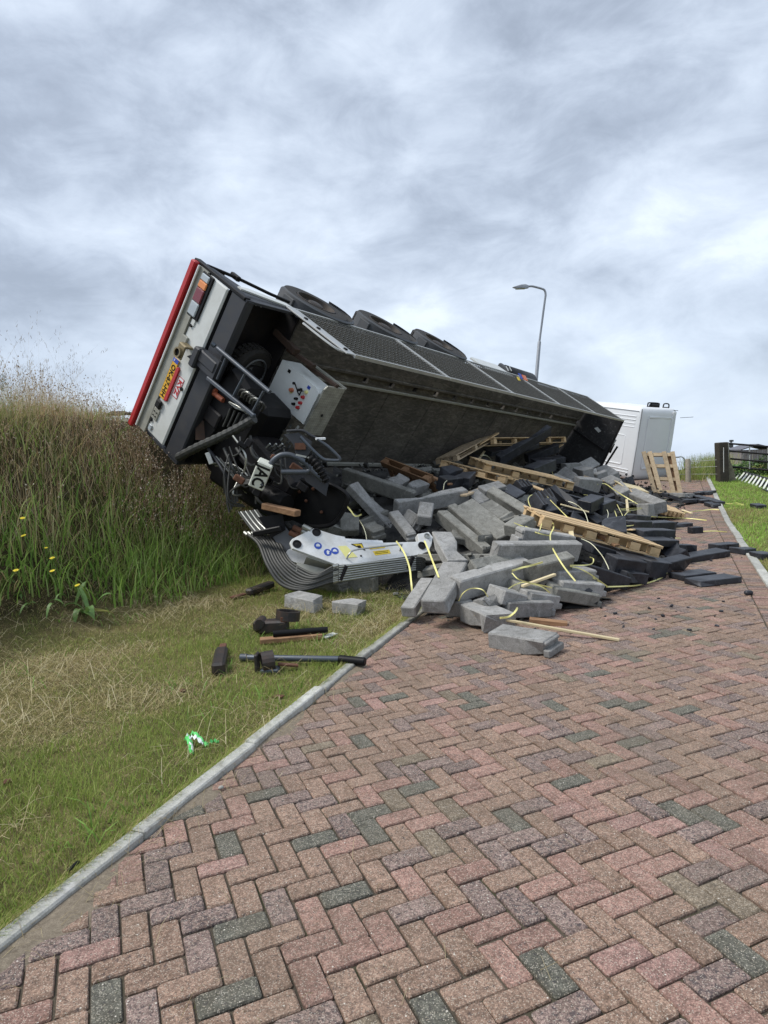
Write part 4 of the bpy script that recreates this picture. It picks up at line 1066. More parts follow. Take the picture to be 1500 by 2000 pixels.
for px, py in ((568, 972), (585, 960), (598, 978), (612, 955), (575, 995), (628, 1000)):
    mb = MB(); mb.lathe([(.022, 0), (.022, .03), (.012, .045), (.001, .046)], at(px, py, d0(px) - .02), -_F, 8); cpart(mb, 'shield_bolt', M_rust)
# tube guards
def pipe(name, pts, r, mat, y, n=10, par=None, k=6):
    P = [at(p[0], p[1], p[2] if len(p) > 2 else y) for p in pts]
    mb = MB(); mb.tube(smooth_pts(P, k), r, n); return cpart(mb, name, mat, par, True)
pipe('tube_guard', [(512, 948), (520, 925), (532, 902), (545, 891), (556, 888), (568, 889), (584, 896), (598, 905), (606, 915), (602, 921), (585, 922), (550, 922)], .036, M_bluesteel, 8.15)
pipe('tube_guard', [(586, 853), (600, 868), (617, 885), (632, 897), (645, 899), (660, 899), (663, 895), (655, 886), (640, 872), (620, 858)], .020, M_bluesteel, 7.9)
pipe('tube_guard', [(606, 918), (620, 930), (634, 942)], .026, M_bluesteel, 8.05)
pipe('tube_guard', [(560, 842), (590, 841), (606, 850), (618, 856)], .018, M_frame, 8.2)
mb = MB(); mb.prism([(0, 0), (.18, -.02), (.34, .08), (.30, .30), (.16, .28), (.12, .12)], at(556, 850, 8.3), _RT, -_UP, -_F, .10); cpart(mb, 'guard_bracket', M_frame)
mb = MB(); mb.prism([(0, 0), (.13, 0), (.13, .08), (0, .08)], at(577, 866, 8.2), _RT, -_UP, -_F, .06); cpart(mb, 'rust_patch_plate', M_rust)
mb = MB(); mb.box(at(626, 857, 7.9), (.12, .03, .03), ch=.005); cpart(mb, 'white_stub', M_white)
gp = smooth_pts([at(604, 893, 7.95), at(615, 902, 7.92), at(624, 915, 7.9), at(632, 928, 7.9), at(640, 942, 7.9)], 8)
mb = MB(); mb.tube(gp, [.062 - .022 * (i / (len(gp) - 1)) + (.012 if i % 4 < 2 else 0) for i in range(len(gp))], 12); cpart(mb, 'ribbed_hose_boot', M_black)
mb = MB(); mb.bar(at(578, 888, 7.9), at(618, 897, 7.9), .03, .02); cpart(mb, 'flat_strip', M_pipe)
# cream box with black letters
q = [(500, 905), (519, 889), (533, 901), (505, 951), (487, 946)]
Oj = at(503, 905, 8.05); jx = (at(487, 945, 8.12) - Oj); Lj = jx.length; jx.normalize(); jn = (jx.cross(_RT)).normalized()
jy = jn.cross(jx).normalized()
if jy.dot(_RT) < 0: jy = -jy
jn = jx.cross(jy).normalized()
if jn.dot(CAM - Oj) < 0: jn = -jn
mb = MB(); mb.box(Oj + jx * (Lj / 2) + jy * .085 - jn * .09, (Lj + .06, .19, .18), (jx, jy, jn), .012); jb = cpart(mb, 'lettered_box', M_offwhite)
m = frame_m(Vector((0, 0, 0)), jx, jx.cross(jn) * -1 if (jx.cross(jn) * -1).dot(jy) > 0 else jx.cross(jn), jn)
if m.to_3x3().determinant() < 0: m = frame_m(Vector((0, 0, 0)), jx, -m.to_3x3().col[1], jn)
wm = Matrix.Translation(Oj + jx * (Lj / 2) + jy * .085 + jn * .0015) @ m
text_mesh('JAC', .205, WM[jb.name].inverted() @ wm, M_ink, 'box_lettering', jb, .002, .006, sx=.85)
# hose bundles
hn = 0
def hose(pts, r, mat, y=8.3, name='hydraulic_hose', n=8): return pipe(name, pts, r, mat, y, n)
for k in range(9):                                    # shiny parallel pipes, middle left
    o = k * 5.2
    hose([(466 + o * .86, 1000 - o * .10, 8.5), (482 + o * .86, 1022 - o * .1, 8.4), (499 + o * .8, 1044 - o * .35, 8.3)], .0125, M_pipe if k % 2 else M_hose, name='crane_pipe')
for k in range(6):
    o = k * 6
    hose([(408 + o, 905 + k * 2, 9.0), (450 + o * .7, 906 + k * 3, 8.9), (480 + k * 2, 925 + k * 3, 8.75), (490 + k * 1.5, 945 + k * 3, 8.7)], .013, M_hose if k % 2 else M_pipe)
for k in range(5):
    hose([(448 + k * 4, 1000 - k * 5, 8.7), (444 + k * 5, 970 - k * 5, 8.7), (465 + k * 5, 950 - k * 3, 8.65), (492 + k * 2, 945, 8.6), (500, 960 + k * 6, 8.6)], .016, M_hose)
for k in range(9):                                    # the thick hoses sweeping down to the boom
    a = k / 8
    hose([(478 + 60 * a, 1040 + 3 * a, 8.45), (505 + 45 * a, 1062 + 6 * a, 8.25), (522 + 46 * a, 1103 - 6 * a, 8.0), (548 + 50 * a, 1140 - 24 * a, 7.85), (590 + 30 * a, 1152 - 30 * a, 7.75), (640 + 8 * a, 1138 - 30 * a, 7.75), (662, 1133 - 29 * a, 7.78)],
         .022 - .003 * (k % 3), M_hose, n=10)
for k in range(9):
    mb = MB(); p = at(478 + 7.5 * k, 1040 + .4 * k, 8.44); mb.tube([p, p + (at(505 + 5.6 * k, 1062, 8.25) - p) * .22], .026, 8); cpart(mb, 'hose_fitting', M_pipe, smooth=True)
    mb = MB(); p = at(650, 1136 - 29 * k / 8, 7.76); mb.tube([p, at(660, 1133.5 - 29 * k / 8, 7.78)], .027, 8); cpart(mb, 'hose_fitting', M_pipe, smooth=True)
mb = MB(); mb.bar(at(495, 1043, 8.2), at(550, 1032, 8.1), .07, .07, ch=.012); cpart(mb, 'hose_clamp_bar', M_black)
mb = MB(); mb.prism([(0, 0), (.30, -.04), (.34, .16), (.16, .26)], at(506, 1010, 8.35), _RT, -_UP, -_F, .05); cpart(mb, 'clamp_plate', M_black)
mb = MB(); mb.prism([(0, 0), (.14, -.14), (.34, .14), (.14, .24)], at(533, 1046, 8.35), _RT, -_UP, -_F, .05); cpart(mb, 'grey_link_plate', paint('grey_link', (.13, .14, .16), .5, dirt=.3))
for px, py in ((573, 1030), (585, 1036), (592, 1028), (578, 1042), (566, 1040)):
    mb = MB(); p = at(px, py, 8.2); mb.tube([p, p + Vector((.1, -.03, -.05))], .035, 8); cpart(mb, 'valve_stub', M_pipe if px > 580 else M_rust, smooth=True)
# white boom with stickers: a plate with thickness, its underside and the steel pipes clipped along it
bo = [(566, 1059), (571, 1052), (612, 1032), (623, 1035), (655, 1045), (672, 1048), (676, 1055), (720, 1057), (738, 1054), (750, 1060), (816, 1058), (836, 1051), (843, 1062), (838, 1076), (822, 1083), (760, 1092), (690, 1102), (660, 1104), (571, 1071)]
Ob = at(566, 1060, 7.95); bX = (at(836, 1064, 8.6) - Ob).normalized(); bN = Vector((.08, -.80, .62)); bN = (bN - bX * bN.dot(bX)).normalized(); bV = bN.cross(bX).normalized()
def bp(px, py, lift=0.0):
    d = ray(px, py); t = (Ob - CAM).dot(bN) / d.dot(bN); return CAM + d * t + bN * lift
def bq(px, py): r = bp(px, py) - Ob; return (r.dot(bX), r.dot(bV))
mb = MB(); poly = [bq(*p) for p in bo]; mb.prism(poly[::-1] if False else poly, Ob - bN * .035, bX, bV, bN, .035, .006); boom = cpart(mb, 'boom_side_plate', M_boom)
mb = MB(); poly2 = [bq(*p) for p in ((600, 1085), (680, 1060), (815, 1062), (815, 1082), (690, 1100), (640, 1098))]; mb.prism(poly2, Ob - bN * .26, bX, bV, bN, .223); cpart(mb, 'boom_box_beam', M_profile)
mb = MB(); mb.prism([bq(*p) for p in ((585, 1088), (640, 1102), (655, 1110), (600, 1118), (582, 1105))], Ob - bN * .20, bX, bV, bN, .08); cpart(mb, 'boom_web_plate', M_profile)
mb = MB(); mb.prism([(a + .0, b) for a, b in [bq(*p) for p in bo]], Ob - bN * .30, bX, bV, bN, .035); cpart(mb, 'boom_side_plate', M_boom)
mb = MB(); mb.tube([bp(676, 1056, -.05), bp(748, 1060, -.05)], .055, 14); cpart(mb, 'boom_cylinder', M_white, smooth=True)
mb = MB(); mb.prism([bq(*p) for p in ((816, 1042), (838, 1038), (846, 1048), (843, 1066), (820, 1064))], Ob - bN * .1, bX, bV, bN, .09, .004); cpart(mb, 'boom_tip_lug', M_boom)
for px, py, r in ((580, 1063, .055), (618, 1040, .055), (824, 1066, .055), (834, 1047, .04)):
    mb = MB(); mb.lathe([(r, 0), (r, .012), (r * .82, .012), (r * .78, .002), (r * .5, .002), (.001, .014)], bp(px, py), bN, 20); cpart(mb, 'pivot_pin', M_blacksteel if r > .05 else M_pipe, boom, True)
def sticker(pts, mat, name, lift=.003, th=.002):
    mb = MB(); mb.prism([bq(*p) for p in pts], Ob + bN * .0008, bX, bV, bN, lift); return cpart(mb, name, mat, boom)
def disc_st(px, py, rx, mat, name):
    c = bq(px, py); mb = MB()
    mb.prism([(c[0] + rx * math.cos(t * .3307), c[1] + rx * math.sin(t * .3307)) for t in range(19)], Ob + bN * .0008, bX, bV, bN, .003)
    o = cpart(mb, name, mat, boom); return c
for px, py, kd in ((621, 1066, 0), (640, 1079, 1), (654, 1076, 2)):
    c = disc_st(px, py, .048, M_sblue, 'blue_safety_sign'); mb = MB()
    w_ = [(-.022, -.012), (.022, -.012), (.026, .006), (.012, .026), (-.012, .026), (-.026, .006)] if kd == 0 else ([(-.012, -.028), (.014, -.028), (.018, .004), (.028, .016), (.012, .02), (0, .03), (-.014, .012)] if kd == 1 else [(-.030, -.012), (.030, -.012), (.02, .012), (0, .026), (-.022, .012)])
    mb.prism([(c[0] + a, c[1] + b) for a, b in w_], Ob + bN * .004, bX, bV, bN, .002); cpart(mb, 'safety_sign_symbol', M_white, boom)
sticker([(660, 1067), (676, 1066), (698, 1088), (676, 1090)], M_spale, 'faded_label')
sticker([(686, 1063), (706, 1062), (713, 1075)], M_syel, 'warning_triangle')
mb = MB(); tri = [bq(*p) for p in ((686, 1063), (706, 1062), (713, 1075))]; mb.tube([Ob + bX * a + bV * b + bN * .005 for a, b in tri], .006, 5, True); cpart(mb, 'triangle_border', M_ink, boom)
sticker([(697, 1066), (703, 1065.5), (706, 1070), (700, 1070)], M_ink, 'warning_symbol', .0055)
sticker([(720, 1068), (751, 1065.5), (752, 1070), (722, 1073)], M_syel, 'orange_yellow_label')
sticker([(728, 1077), (760, 1073.5), (763, 1081), (733, 1085)], M_syel, 'orange_yellow_label')
for a in (0, 1):
    sticker([(732, 1078.6 + a * 3), (758, 1075.6 + a * 3), (758, 1076.4 + a * 3), (732, 1079.4 + a * 3)], M_ink, 'label_print', .0045)
sticker([(723, 1070), (727, 1069.7), (727, 1071.5), (723, 1072)], M_red, 'label_mark', .0045)
pt_ = [bp(677, 1091, .0), bp(679, 1088, .07), bp(690, 1080, .07), bp(735, 1073.5, .07), bp(778, 1069, .07), bp(781, 1070, .06), bp(781, 1076, .0)]
mb = MB(); mb.tube(smooth_pts(pt_, 5), .011, 8); cpart(mb, 'grab_rail', M_galv, smooth=True)
mb = MB(); mb.lathe([(.012, 0), (.012, .01), (.001, .012)], bp(705, 1086), bN, 10); cpart(mb, 'plug', M_ink, boom)
for k in range(7):                                    # steel pipes along the lower edge
    y0, y1 = 1106 + k * 4.6, 1091 + k * 3.9
    P = [at(662, y0 + 1, 7.74), at(740, (y0 + y1) / 2 - 1.2, 7.92), at(812, y1 - 1.5, 8.15)]
    mb = MB(); mb.tube(P, .0115, 8); cpart(mb, 'boom_pipe', M_pipe, smooth=True)
    mb = MB(); mb.tube(smooth_pts([P[2], at(822, y1 - 1, 8.2), at(829, y1 + 2 + k, 8.3), at(826, y1 + 6 + k, 8.4)], 4), .017, 8); cpart(mb, 'hydraulic_hose', M_hose, smooth=True)
for a, b in (((676, 1104), (664, 1134)), ((747, 1095), (733, 1122)), ((807, 1086), (797, 1110))):
    mb = MB(); mb.bar(at(*a, 7.74 + (a[0] - 662) * .0026), at(*b, 7.72 + (a[0] - 662) * .0026), .05, .05, ch=.01); cpart(mb, 'pipe_clamp', M_blacksteel)
mb = MB(); mb.bar(at(516, 988, 8.25), at(582, 1003, 8.0), .12, .075, ch=.008); tag(mb.build('wooden_block', M_wood3), 'reddish brown wooden block wedged below the black crane shield', 'wooden block')
mb = MB(); mb.box(at(409, 895, 8.9), (.06, .03, .16), (Vector((.9, 0, .3)).normalized(), Vector((0, 1, 0)), Vector((-.3, 0, .9)).normalized()), .004); cpart(mb, 'pale_tag', M_panel)
pipe('link_rod', [(406, 876, 8.95), (420, 894, 8.9), (436, 920, 8.8), (446, 935, 8.8)], .022, M_frame, 8.9)
for k in range(16):                                   # hose ends sticking out under the control box
    px, py = 540 + (k % 4) * 13 + rng.uniform(-4, 4), 820 + (k // 4) * 14 + (k % 4) * 5 + rng.uniform(-3, 3)
    p = W3(tl(px, py, 0, .85)); mb = MB(); mb.tube([p, p + TX * -.10 + TZ * .07], .02, 6); cpart(mb, 'hose_stub', M_hose if k % 3 else M_pipe, smooth=True)
for k in range(8):
    px, py = 520 + k * 4, 875 + (k % 3) * 5; p = at(px, py, 8.6); mb = MB(); mb.tube([p, p + Vector((.06, -.05, .05))], .014, 6); cpart(mb, 'hose_stub', M_pipe if k % 3 == 0 else M_hose, smooth=True)
for k in range(22):                                   # tangle of thin hoses hanging in the dark behind the shield
    a = (rng.uniform(420, 560), rng.uniform(850, 930)); b = (a[0] + rng.uniform(-20, 70), a[1] + rng.uniform(20, 90)); y_ = rng.uniform(8.45, 8.9)
    mdl = ((a[0] + b[0]) / 2 + rng.uniform(-25, 25), (a[1] + b[1]) / 2 + rng.uniform(0, 30))
    hose([(a[0], a[1], y_), (mdl[0], mdl[1], y_ - .12), (b[0], b[1], y_ - .05)], rng.choice((.010, .014, .020)), M_hose if k % 4 else M_pipe)
for k in range(10):
    mb = MB(); p = at(rng.uniform(430, 600), rng.uniform(860, 1000), 8.35); mb.box(p, (rng.uniform(.05, .16), .08, rng.uniform(.05, .12)), (Vector((.8, 0, -.6)), Vector((0, 1, 0)), Vector((.6, 0, .8))), .012); cpart(mb, 'hydraulic_fitting', rng.choice((M_blacksteel, M_frame, M_rust, M_black)))

# ------------------------------------------------------------------ the spilled load
_dl = [W3((x, -.80, .05)) for x in (.6, 3, 6, 9, 12, 13.9)]
_bd = [gnd(px, py) for px, py in ((535, 1120), (600, 1140), (690, 1142), (765, 1160), (808, 1206), (900, 1216), (1000, 1222), (1090, 1200), (1175, 1190), (1240, 1152), (1312, 1122), (1345, 1088), (1318, 1050), (1300, 1020), (1330, 1002), (1345, 985), (1340, 962))]
def seg_d(p, a, b):
    ax, ay, bx, by = a[0], a[1], b[0], b[1]; dx, dy = bx - ax, by - ay
    t = max(0, min(1, ((p[0] - ax) * dx + (p[1] - ay) * dy) / (dx * dx + dy * dy + 1e-12)))
    return math.hypot(p[0] - ax - dx * t, p[1] - ay - dy * t), t
_poly = [(p.x, p.y) for p in _bd] + [(p.x, p.y) for p in _dl[::-1]]
def inside(x, y):
    c = False; n = len(_poly); j = n - 1
    for i in range(n):
        xi, yi = _poly[i]; xj, yj = _poly[j]
        if (yi > y) != (yj > y) and x < (xj - xi) * (y - yi) / (yj - yi) + xi: c = not c
        j = i
    return c
def pile_bump(x, y):
    if not inside(x, y): return 0.0
    db = min(seg_d((x, y), _bd[i], _bd[i + 1])[0] for i in range(len(_bd) - 1))
    best = (9e9, 0)
    for i in range(len(_dl) - 1):
        d, t = seg_d((x, y), _dl[i], _dl[i + 1])
        if d < best[0]: best = (d, _dl[i].z * (1 - t) + _dl[i + 1].z * t)
    zt = best[1] - height(x, y); t = db / (db + best[0] + 1e-6)
    return max(0, zt) * .97 * t ** .72
def pile_z(x, y): return height(x, y) + pile_bump(x, y)
def on_pile(px, py, toward=0.0):
    p = on_surface(px, py, pile_z, 3.5)
    o = TI @ CAM; d = TI.to_3x3() @ ray(px, py); t = (.06 - o.z) / d.z
    if t > 0:                                        # the ray meets the deck before it meets the heap
        q = o + d * t
        if .9 < q.x < 13.7 and -1.2 < q.y < 1.2 and t * ray(px, py).length < (p - CAM).length: p = TM @ q
    return p + (CAM - p).normalized() * toward if toward else p

# rubble bed: a lumpy mound of crumbs and dust under the blocks
xs_ = np.arange(-2.6, 12.2, .16); ys_ = np.arange(6.4, 25, .16)
rv, rf, idx = [], [], {}
for j, y in enumerate(ys_):
    for i, x in enumerate(xs_):
        b = pile_bump(x, y)
        if b > .03: idx[(i, j)] = len(rv); rv.append((x, y, height(x, y) + max(0.0, b - .28) + .05 * hash2(x * 9, y * 8)))
for (i, j) in idx:
    q = [(i, j), (i + 1, j), (i + 1, j + 1), (i, j + 1)]
    if all(k in idx for k in q): rf.append(tuple(idx[k] for k in q))
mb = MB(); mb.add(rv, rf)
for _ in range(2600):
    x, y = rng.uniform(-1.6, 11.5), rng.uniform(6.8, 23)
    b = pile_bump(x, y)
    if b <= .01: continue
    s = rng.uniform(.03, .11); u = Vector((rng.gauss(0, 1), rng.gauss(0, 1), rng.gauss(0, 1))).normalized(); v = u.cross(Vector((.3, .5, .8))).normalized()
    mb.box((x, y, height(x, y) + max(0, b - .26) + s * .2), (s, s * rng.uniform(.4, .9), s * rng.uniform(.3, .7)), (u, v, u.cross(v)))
n_crumb = 0
while n_crumb < 700:
    x, y = rng.uniform(-1.4, 11.5), rng.uniform(6.6, 22)
    b = pile_bump(x, y)
    if b <= .0 and not (rng.random() < .12 and xl(y) + .05 < x < xr(y) and y < 12 and pile_bump(x - .35, y + .5) > 0): continue
    n_crumb += 1; s = rng.uniform(.015, .07) if b > 0 else rng.uniform(.008, .03); u = Vector((rng.gauss(0, 1), rng.gauss(0, 1), rng.gauss(0, 1))).normalized(); v = u.cross(Vector((.3, .5, .8))).normalized()
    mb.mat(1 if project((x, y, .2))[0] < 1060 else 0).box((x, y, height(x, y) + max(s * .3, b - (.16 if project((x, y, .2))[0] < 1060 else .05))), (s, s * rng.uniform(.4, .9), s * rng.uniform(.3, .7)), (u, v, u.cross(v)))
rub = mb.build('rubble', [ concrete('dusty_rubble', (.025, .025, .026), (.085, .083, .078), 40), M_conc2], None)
tag(rub, 'dark broken rubble filling the gaps under the spilled concrete blocks', 'rubble', kind='stuff')

# ---- blocks
def block_mesh(L, W, H, kind, ends):
    """kerb block: chamfered profile lofted along X, tongue or broken ends"""
    mb = MB(); c = .012 if kind == 'G' else .009
    prof = [(-W / 2 + c, -H / 2), (W / 2 - c, -H / 2), (W / 2, -H / 2 + c), (W / 2, H / 2 - c), (W / 2 - c, H / 2), (-W / 2 + c, H / 2), (-W / 2, H / 2 - c), (-W / 2, -H / 2 + c)]
    x0, x1 = -L / 2, L / 2
    if ends[0] == 't': x0 += .045
    if ends[1] == 't': x1 -= .045
    brk = (rng.uniform(-.09, .09), rng.uniform(-.06, .06))
    chips = [(rng.choice(((0, 1), (4, 5), (2,), (3,))), (rng.choice((-1, 1)), rng.choice((-1, 1))), rng.uniform(.12, .42)) for _ in range(rng.choice((0, 1, 1, 2)))]
    xs = [x0, x0 + c, x0 + (x1 - x0) * .35, x0 + (x1 - x0) * .68, x1 - c, x1]; vs = []
    for i, x in enumerate(xs):
        s = 1 - (c * 1.1 / min(W, H)) * 2 if (i == 0 and ends[0] != 'b') or (i == 5 and ends[1] != 'b') else 1
        for a, b in prof:
            jx = 0
            if (i <= 1 and ends[0] == 'b'): jx = .045 + brk[0] * a / W + brk[1] * b / H + rng.uniform(-.012, .012)
            if (i >= 4 and ends[1] == 'b'): jx = -.045 + brk[0] * a / W + brk[1] * b / H + rng.uniform(-.012, .012)
            k = .0025
            ca = 1.0
            for (ci, cs, csz) in chips:
                if i in ci and a * cs[0] > 0 and b * cs[1] > 0: ca = 1 - csz; jx += (csz * .08 if i <= 1 else -csz * .08)
            vs.append((x + jx, a * s * ca + rng.uniform(-k, k), b * s * ca + rng.uniform(-k, k)))
    fs = [(i * 8 + k, i * 8 + (k + 1) % 8, (i + 1) * 8 + (k + 1) % 8, (i + 1) * 8 + k) for i in range(5) for k in range(8)]
    o = len(vs)
    for e, x in ((0, x0), (1, x1)):
        jx = (rng.uniform(.02, .06) if e == 0 else -rng.uniform(.02, .06)) if ends[e] == 'b' else 0
        vs.append((x + jx, rng.uniform(-.02, .02) if jx else 0, rng.uniform(-.01, .01) if jx else 0))
        for k in range(8):
            a, b = e * 40 + k, e * 40 + (k + 1) % 8
            fs.append((o + e, b, a) if e == 0 else (o + e, a, b))
    mb.add(vs, fs)
    for e, sg in ((0, -1), (1, 1)):
        if ends[e] == 't':
            mb.box((sg * (L / 2 - .03), 0, -H * .22), (.062, W * .97, H * .42), ch=.008)
            mb.box((sg * (L / 2 - .045), 0, H * .32), (.03, W * .90, H * .2), ch=.008)
    return mb
PLACED = []
def place(P0, P1, W, H, roll, kind, label, group, ends=('f', 't'), mat=None, up=Vector((0, 0, 1))):
    a = (P1 - P0); L = a.length; a.normalize(); y = up.cross(a)
    if y.length < .05: y = Vector((1, 0, 0))
    y.normalize(); z = a.cross(y)
    c_, s_ = math.cos(R_(roll)), math.sin(R_(roll)); y, z = y * c_ + z * s_, z * c_ - y * s_
    mb = block_mesh(L, W, H, kind, ends)
    me = mb.mesh('concrete_block', [mat or (M_conc if kind == 'G' else M_dark)])
    o = bpy.data.objects.new('concrete_block' if kind == 'G' else 'black_concrete_block', me); COL.objects.link(o)
    o.matrix_world = frame_m((P0 + P1) / 2, a, y, z); WM[o.name] = o.matrix_world.copy()
    return tag(o, label, 'concrete block' if kind == 'G' else 'black block', group)
def block(x0, y0, x1, y1, label, L=1.0, W=.25, H=.13, roll=0, kind='G', ends='ft', lift=0.0, far=None, mat=None, base=None, group=None):
    P0 = on_pile(x0, y0, lift) if base is None else at(x0, y0, base); Q = on_pile(x1, y1, lift)
    d = ray(x1, y1).normalized(); oc = CAM - P0; b = oc.dot(d); c = oc.dot(oc) - L * L; disc = b * b - c
    if disc < 0: t = -b
    else:
        t1, t2 = -b - math.sqrt(disc), -b + math.sqrt(disc); tq = (Q - CAM).length
        t = (t1 if abs(t1 - tq) < abs(t2 - tq) else t2) if far is None else (t2 if far else t1)
    P1 = CAM + d * t
    for P in (P0, P1):
        zz = height(P.x, P.y) + H * .5
        if P.z < zz: P.z = zz
    grp = group or ('grey concrete kerb blocks spilled from the trailer' if kind == 'G' else 'black concrete blocks spilled from the trailer')
    return place(P0, P1, W, H, roll, kind, label, grp, (ends[0], ends[1]), mat)
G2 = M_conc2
B_ = block
B_(686, 948, 775, 1042, 'grey kerb block with its broad pale face up, leaning against the white crane boom', roll=12, lift=.42, ends='ft', W=.26, H=.12)
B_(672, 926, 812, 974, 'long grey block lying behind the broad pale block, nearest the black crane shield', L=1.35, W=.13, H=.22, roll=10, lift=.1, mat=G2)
B_(768, 1004, 806, 1052, 'narrow grey block lying close along the right side of the broad pale block', L=.62, W=.15, H=.12, roll=8, lift=.25)
B_(772, 992, 912, 966, 'long grey block rising to the right across the heap above the boom tip', L=1.25, W=.14, H=.23, roll=20, lift=.22)
B_(683, 1004, 683, 1042, 'upright grey block end between the black crane shield and the white boom', L=.35, W=.26, H=.14, roll=0, lift=.05, mat=G2, ends='ff')
B_(764, 952, 790, 938, 'short grey block with a grooved end below the brown leaning pallet', L=.40, W=.22, H=.2, roll=30, lift=.08, ends='ft')
B_(800, 956, 829, 948, 'short grey block with a rough broken end below the brown leaning pallet', L=.42, W=.2, H=.16, roll=25, lift=.1, ends='fb')
B_(792, 1006, 820, 1024, 'grey block showing its doubled grooves, just right of the narrow grey block', L=.36, W=.2, H=.14, roll=60, lift=.12, ends='tt')
B_(828, 1018, 834, 986, 'stubby grey block standing on end in the middle of the grey heap', L=.40, W=.20, H=.16, roll=10, lift=.22, ends='ft')
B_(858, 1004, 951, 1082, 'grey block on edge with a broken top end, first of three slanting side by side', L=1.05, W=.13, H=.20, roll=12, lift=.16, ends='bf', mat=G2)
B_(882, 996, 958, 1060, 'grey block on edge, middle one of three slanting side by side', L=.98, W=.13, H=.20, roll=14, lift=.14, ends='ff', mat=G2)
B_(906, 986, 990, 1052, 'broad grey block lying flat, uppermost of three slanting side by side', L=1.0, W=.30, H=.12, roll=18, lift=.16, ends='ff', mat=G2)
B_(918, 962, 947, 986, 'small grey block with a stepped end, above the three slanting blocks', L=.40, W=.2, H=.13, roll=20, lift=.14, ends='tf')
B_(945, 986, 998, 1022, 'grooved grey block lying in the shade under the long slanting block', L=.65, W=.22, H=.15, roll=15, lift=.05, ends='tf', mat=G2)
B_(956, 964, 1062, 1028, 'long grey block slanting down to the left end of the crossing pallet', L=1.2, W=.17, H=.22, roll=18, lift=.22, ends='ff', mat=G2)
B_(940, 962, 984, 950, 'grey block with a grooved right end at the upper edge of the grey heap', L=.48, W=.2, H=.14, roll=25, lift=.16)
B_(860, 1046, 893, 1104, 'smooth broad grey block beside the boom tip, upper arm of a bent pair', L=.62, W=.27, H=.13, roll=-6, lift=.30, ends='ff')
B_(890, 1108, 848, 1186, 'smooth broad grey block resting on the paving, lower arm of a bent pair', L=.82, W=.27, H=.15, roll=0, lift=.22, ends='ff')
B_(838, 1134, 797, 1196, 'grooved grey block resting half on the kerb left of the bent pair', L=.72, W=.16, H=.12, roll=0, lift=.08, ends='tf')
B_(957, 1078, 1132, 1076, 'long level grey block on edge below the left end of the crossing pallet', L=1.15, W=.14, H=.22, roll=14, lift=.34, ends='bb')
B_(1006, 1046, 1114, 1062, 'grey block with a grooved left end lying behind the long level block', L=.85, W=.17, H=.22, roll=12, lift=.24, ends='tf')
B_(997, 1038, 1035, 1014, 'dark grey block end in the shade left of the crossing pallet', L=.4, W=.22, H=.16, roll=10, lift=.06, ends='ft', mat=G2)
B_(918, 1114, 1010, 1094, 'grey block on edge lying just above the long block with the pale top', L=.68, W=.14, H=.2, roll=40, lift=.22, ends='ff', mat=G2)
B_(888, 1150, 1026, 1110, 'long grey block with a pale top and dark front, lying under a yellow strap', L=1.0, W=.18, H=.24, roll=14, lift=.30, ends='ff')
B_(1028, 1118, 1112, 1098, 'grey block end to end with the long pale topped one, broken end left', L=.60, W=.15, H=.22, roll=22, lift=.24, ends='bf', mat=G2)
B_(1078, 1124, 1158, 1120, 'flat grey block with stepped ends lying at the right side of the grey heap', L=.58, W=.22, H=.13, roll=6, lift=.10, ends='ft')
B_(1086, 1144, 1174, 1150, 'flat pale topped grey block under the stepped block right of the heap', L=.60, W=.22, H=.15, roll=6, lift=.04, ends='ft')
B_(1072, 1152, 1164, 1178, 'grey block lying on the paving with its grooved end towards the camera', L=.66, W=.25, H=.14, roll=14, lift=.08, ends='ft', mat=G2)
B_(1000, 1146, 1060, 1156, 'dark grey block in the hollow between the front blocks', L=.45, W=.2, H=.14, roll=12, lift=0, ends='fb', mat=G2)
B_(1022, 1166, 1086, 1174, 'flat grey block with a pale top behind the stacked front chunk', L=.46, W=.22, H=.15, roll=6, lift=.05, ends='ft')
B_(966, 1160, 1018, 1172, 'thick grey chunk lying on top of the front blocks, smooth square top', L=.38, W=.26, H=.15, roll=8, lift=.20, ends='ft')
B_(980, 1186, 1074, 1196, 'grey block with a double stepped right end carrying the thick chunk', L=.62, W=.22, H=.17, roll=8, lift=.04, ends='ft')
B_(884, 1186, 922, 1189, 'small grey block standing alone left of the front blocks', L=.26, W=.16, H=.16, roll=0, lift=.0, ends='ft')
B_(922, 1192, 982, 1222, 'grey block with a dark rough broken face, pointing at the camera', L=.52, W=.30, H=.18, roll=0, lift=.05, ends='fb')
B_(938, 1180, 968, 1174, 'small pale grey fragment wedged behind the front blocks', L=.26, W=.18, H=.12, roll=6, lift=.04, ends='fb')
B_(968, 1258, 1088, 1272, 'grey block lying alone on the paving in front, its stepped end to the right', L=.60, W=.27, H=.15, roll=4, lift=.0, ends='ft')
B_(570, 1182, 628, 1192, 'grey block on the grass under the crane hoses, left of the two there', L=.44, W=.26, H=.15, roll=0, lift=.0, ends='fb')
B_(659, 1194, 713, 1194, 'grey block on the grass below the white boom, right of the two there', L=.38, W=.22, H=.14, roll=0, lift=.0, ends='fb')
B_(622, 1146, 682, 1176, 'dark grey block in the shade under the clipped pipes of the boom', L=.62, W=.22, H=.13, roll=10, lift=.0, mat=G2)
B_(664, 1150, 735, 1140, 'broad dark block standing on edge under the middle of the boom', L=.55, W=.13, H=.4, roll=0, lift=.05, mat=G2)
B_(660, 1046, 640, 1030, 'rough pale concrete lump behind the upper edge of the boom', L=.3, W=.3, H=.2, roll=20, lift=.0, ends='bb', mat=G2)
B_(720, 1030, 742, 1046, 'dark grey stub in the gap under the broad pale block', L=.3, W=.22, H=.16, roll=10, lift=.0, mat=G2)
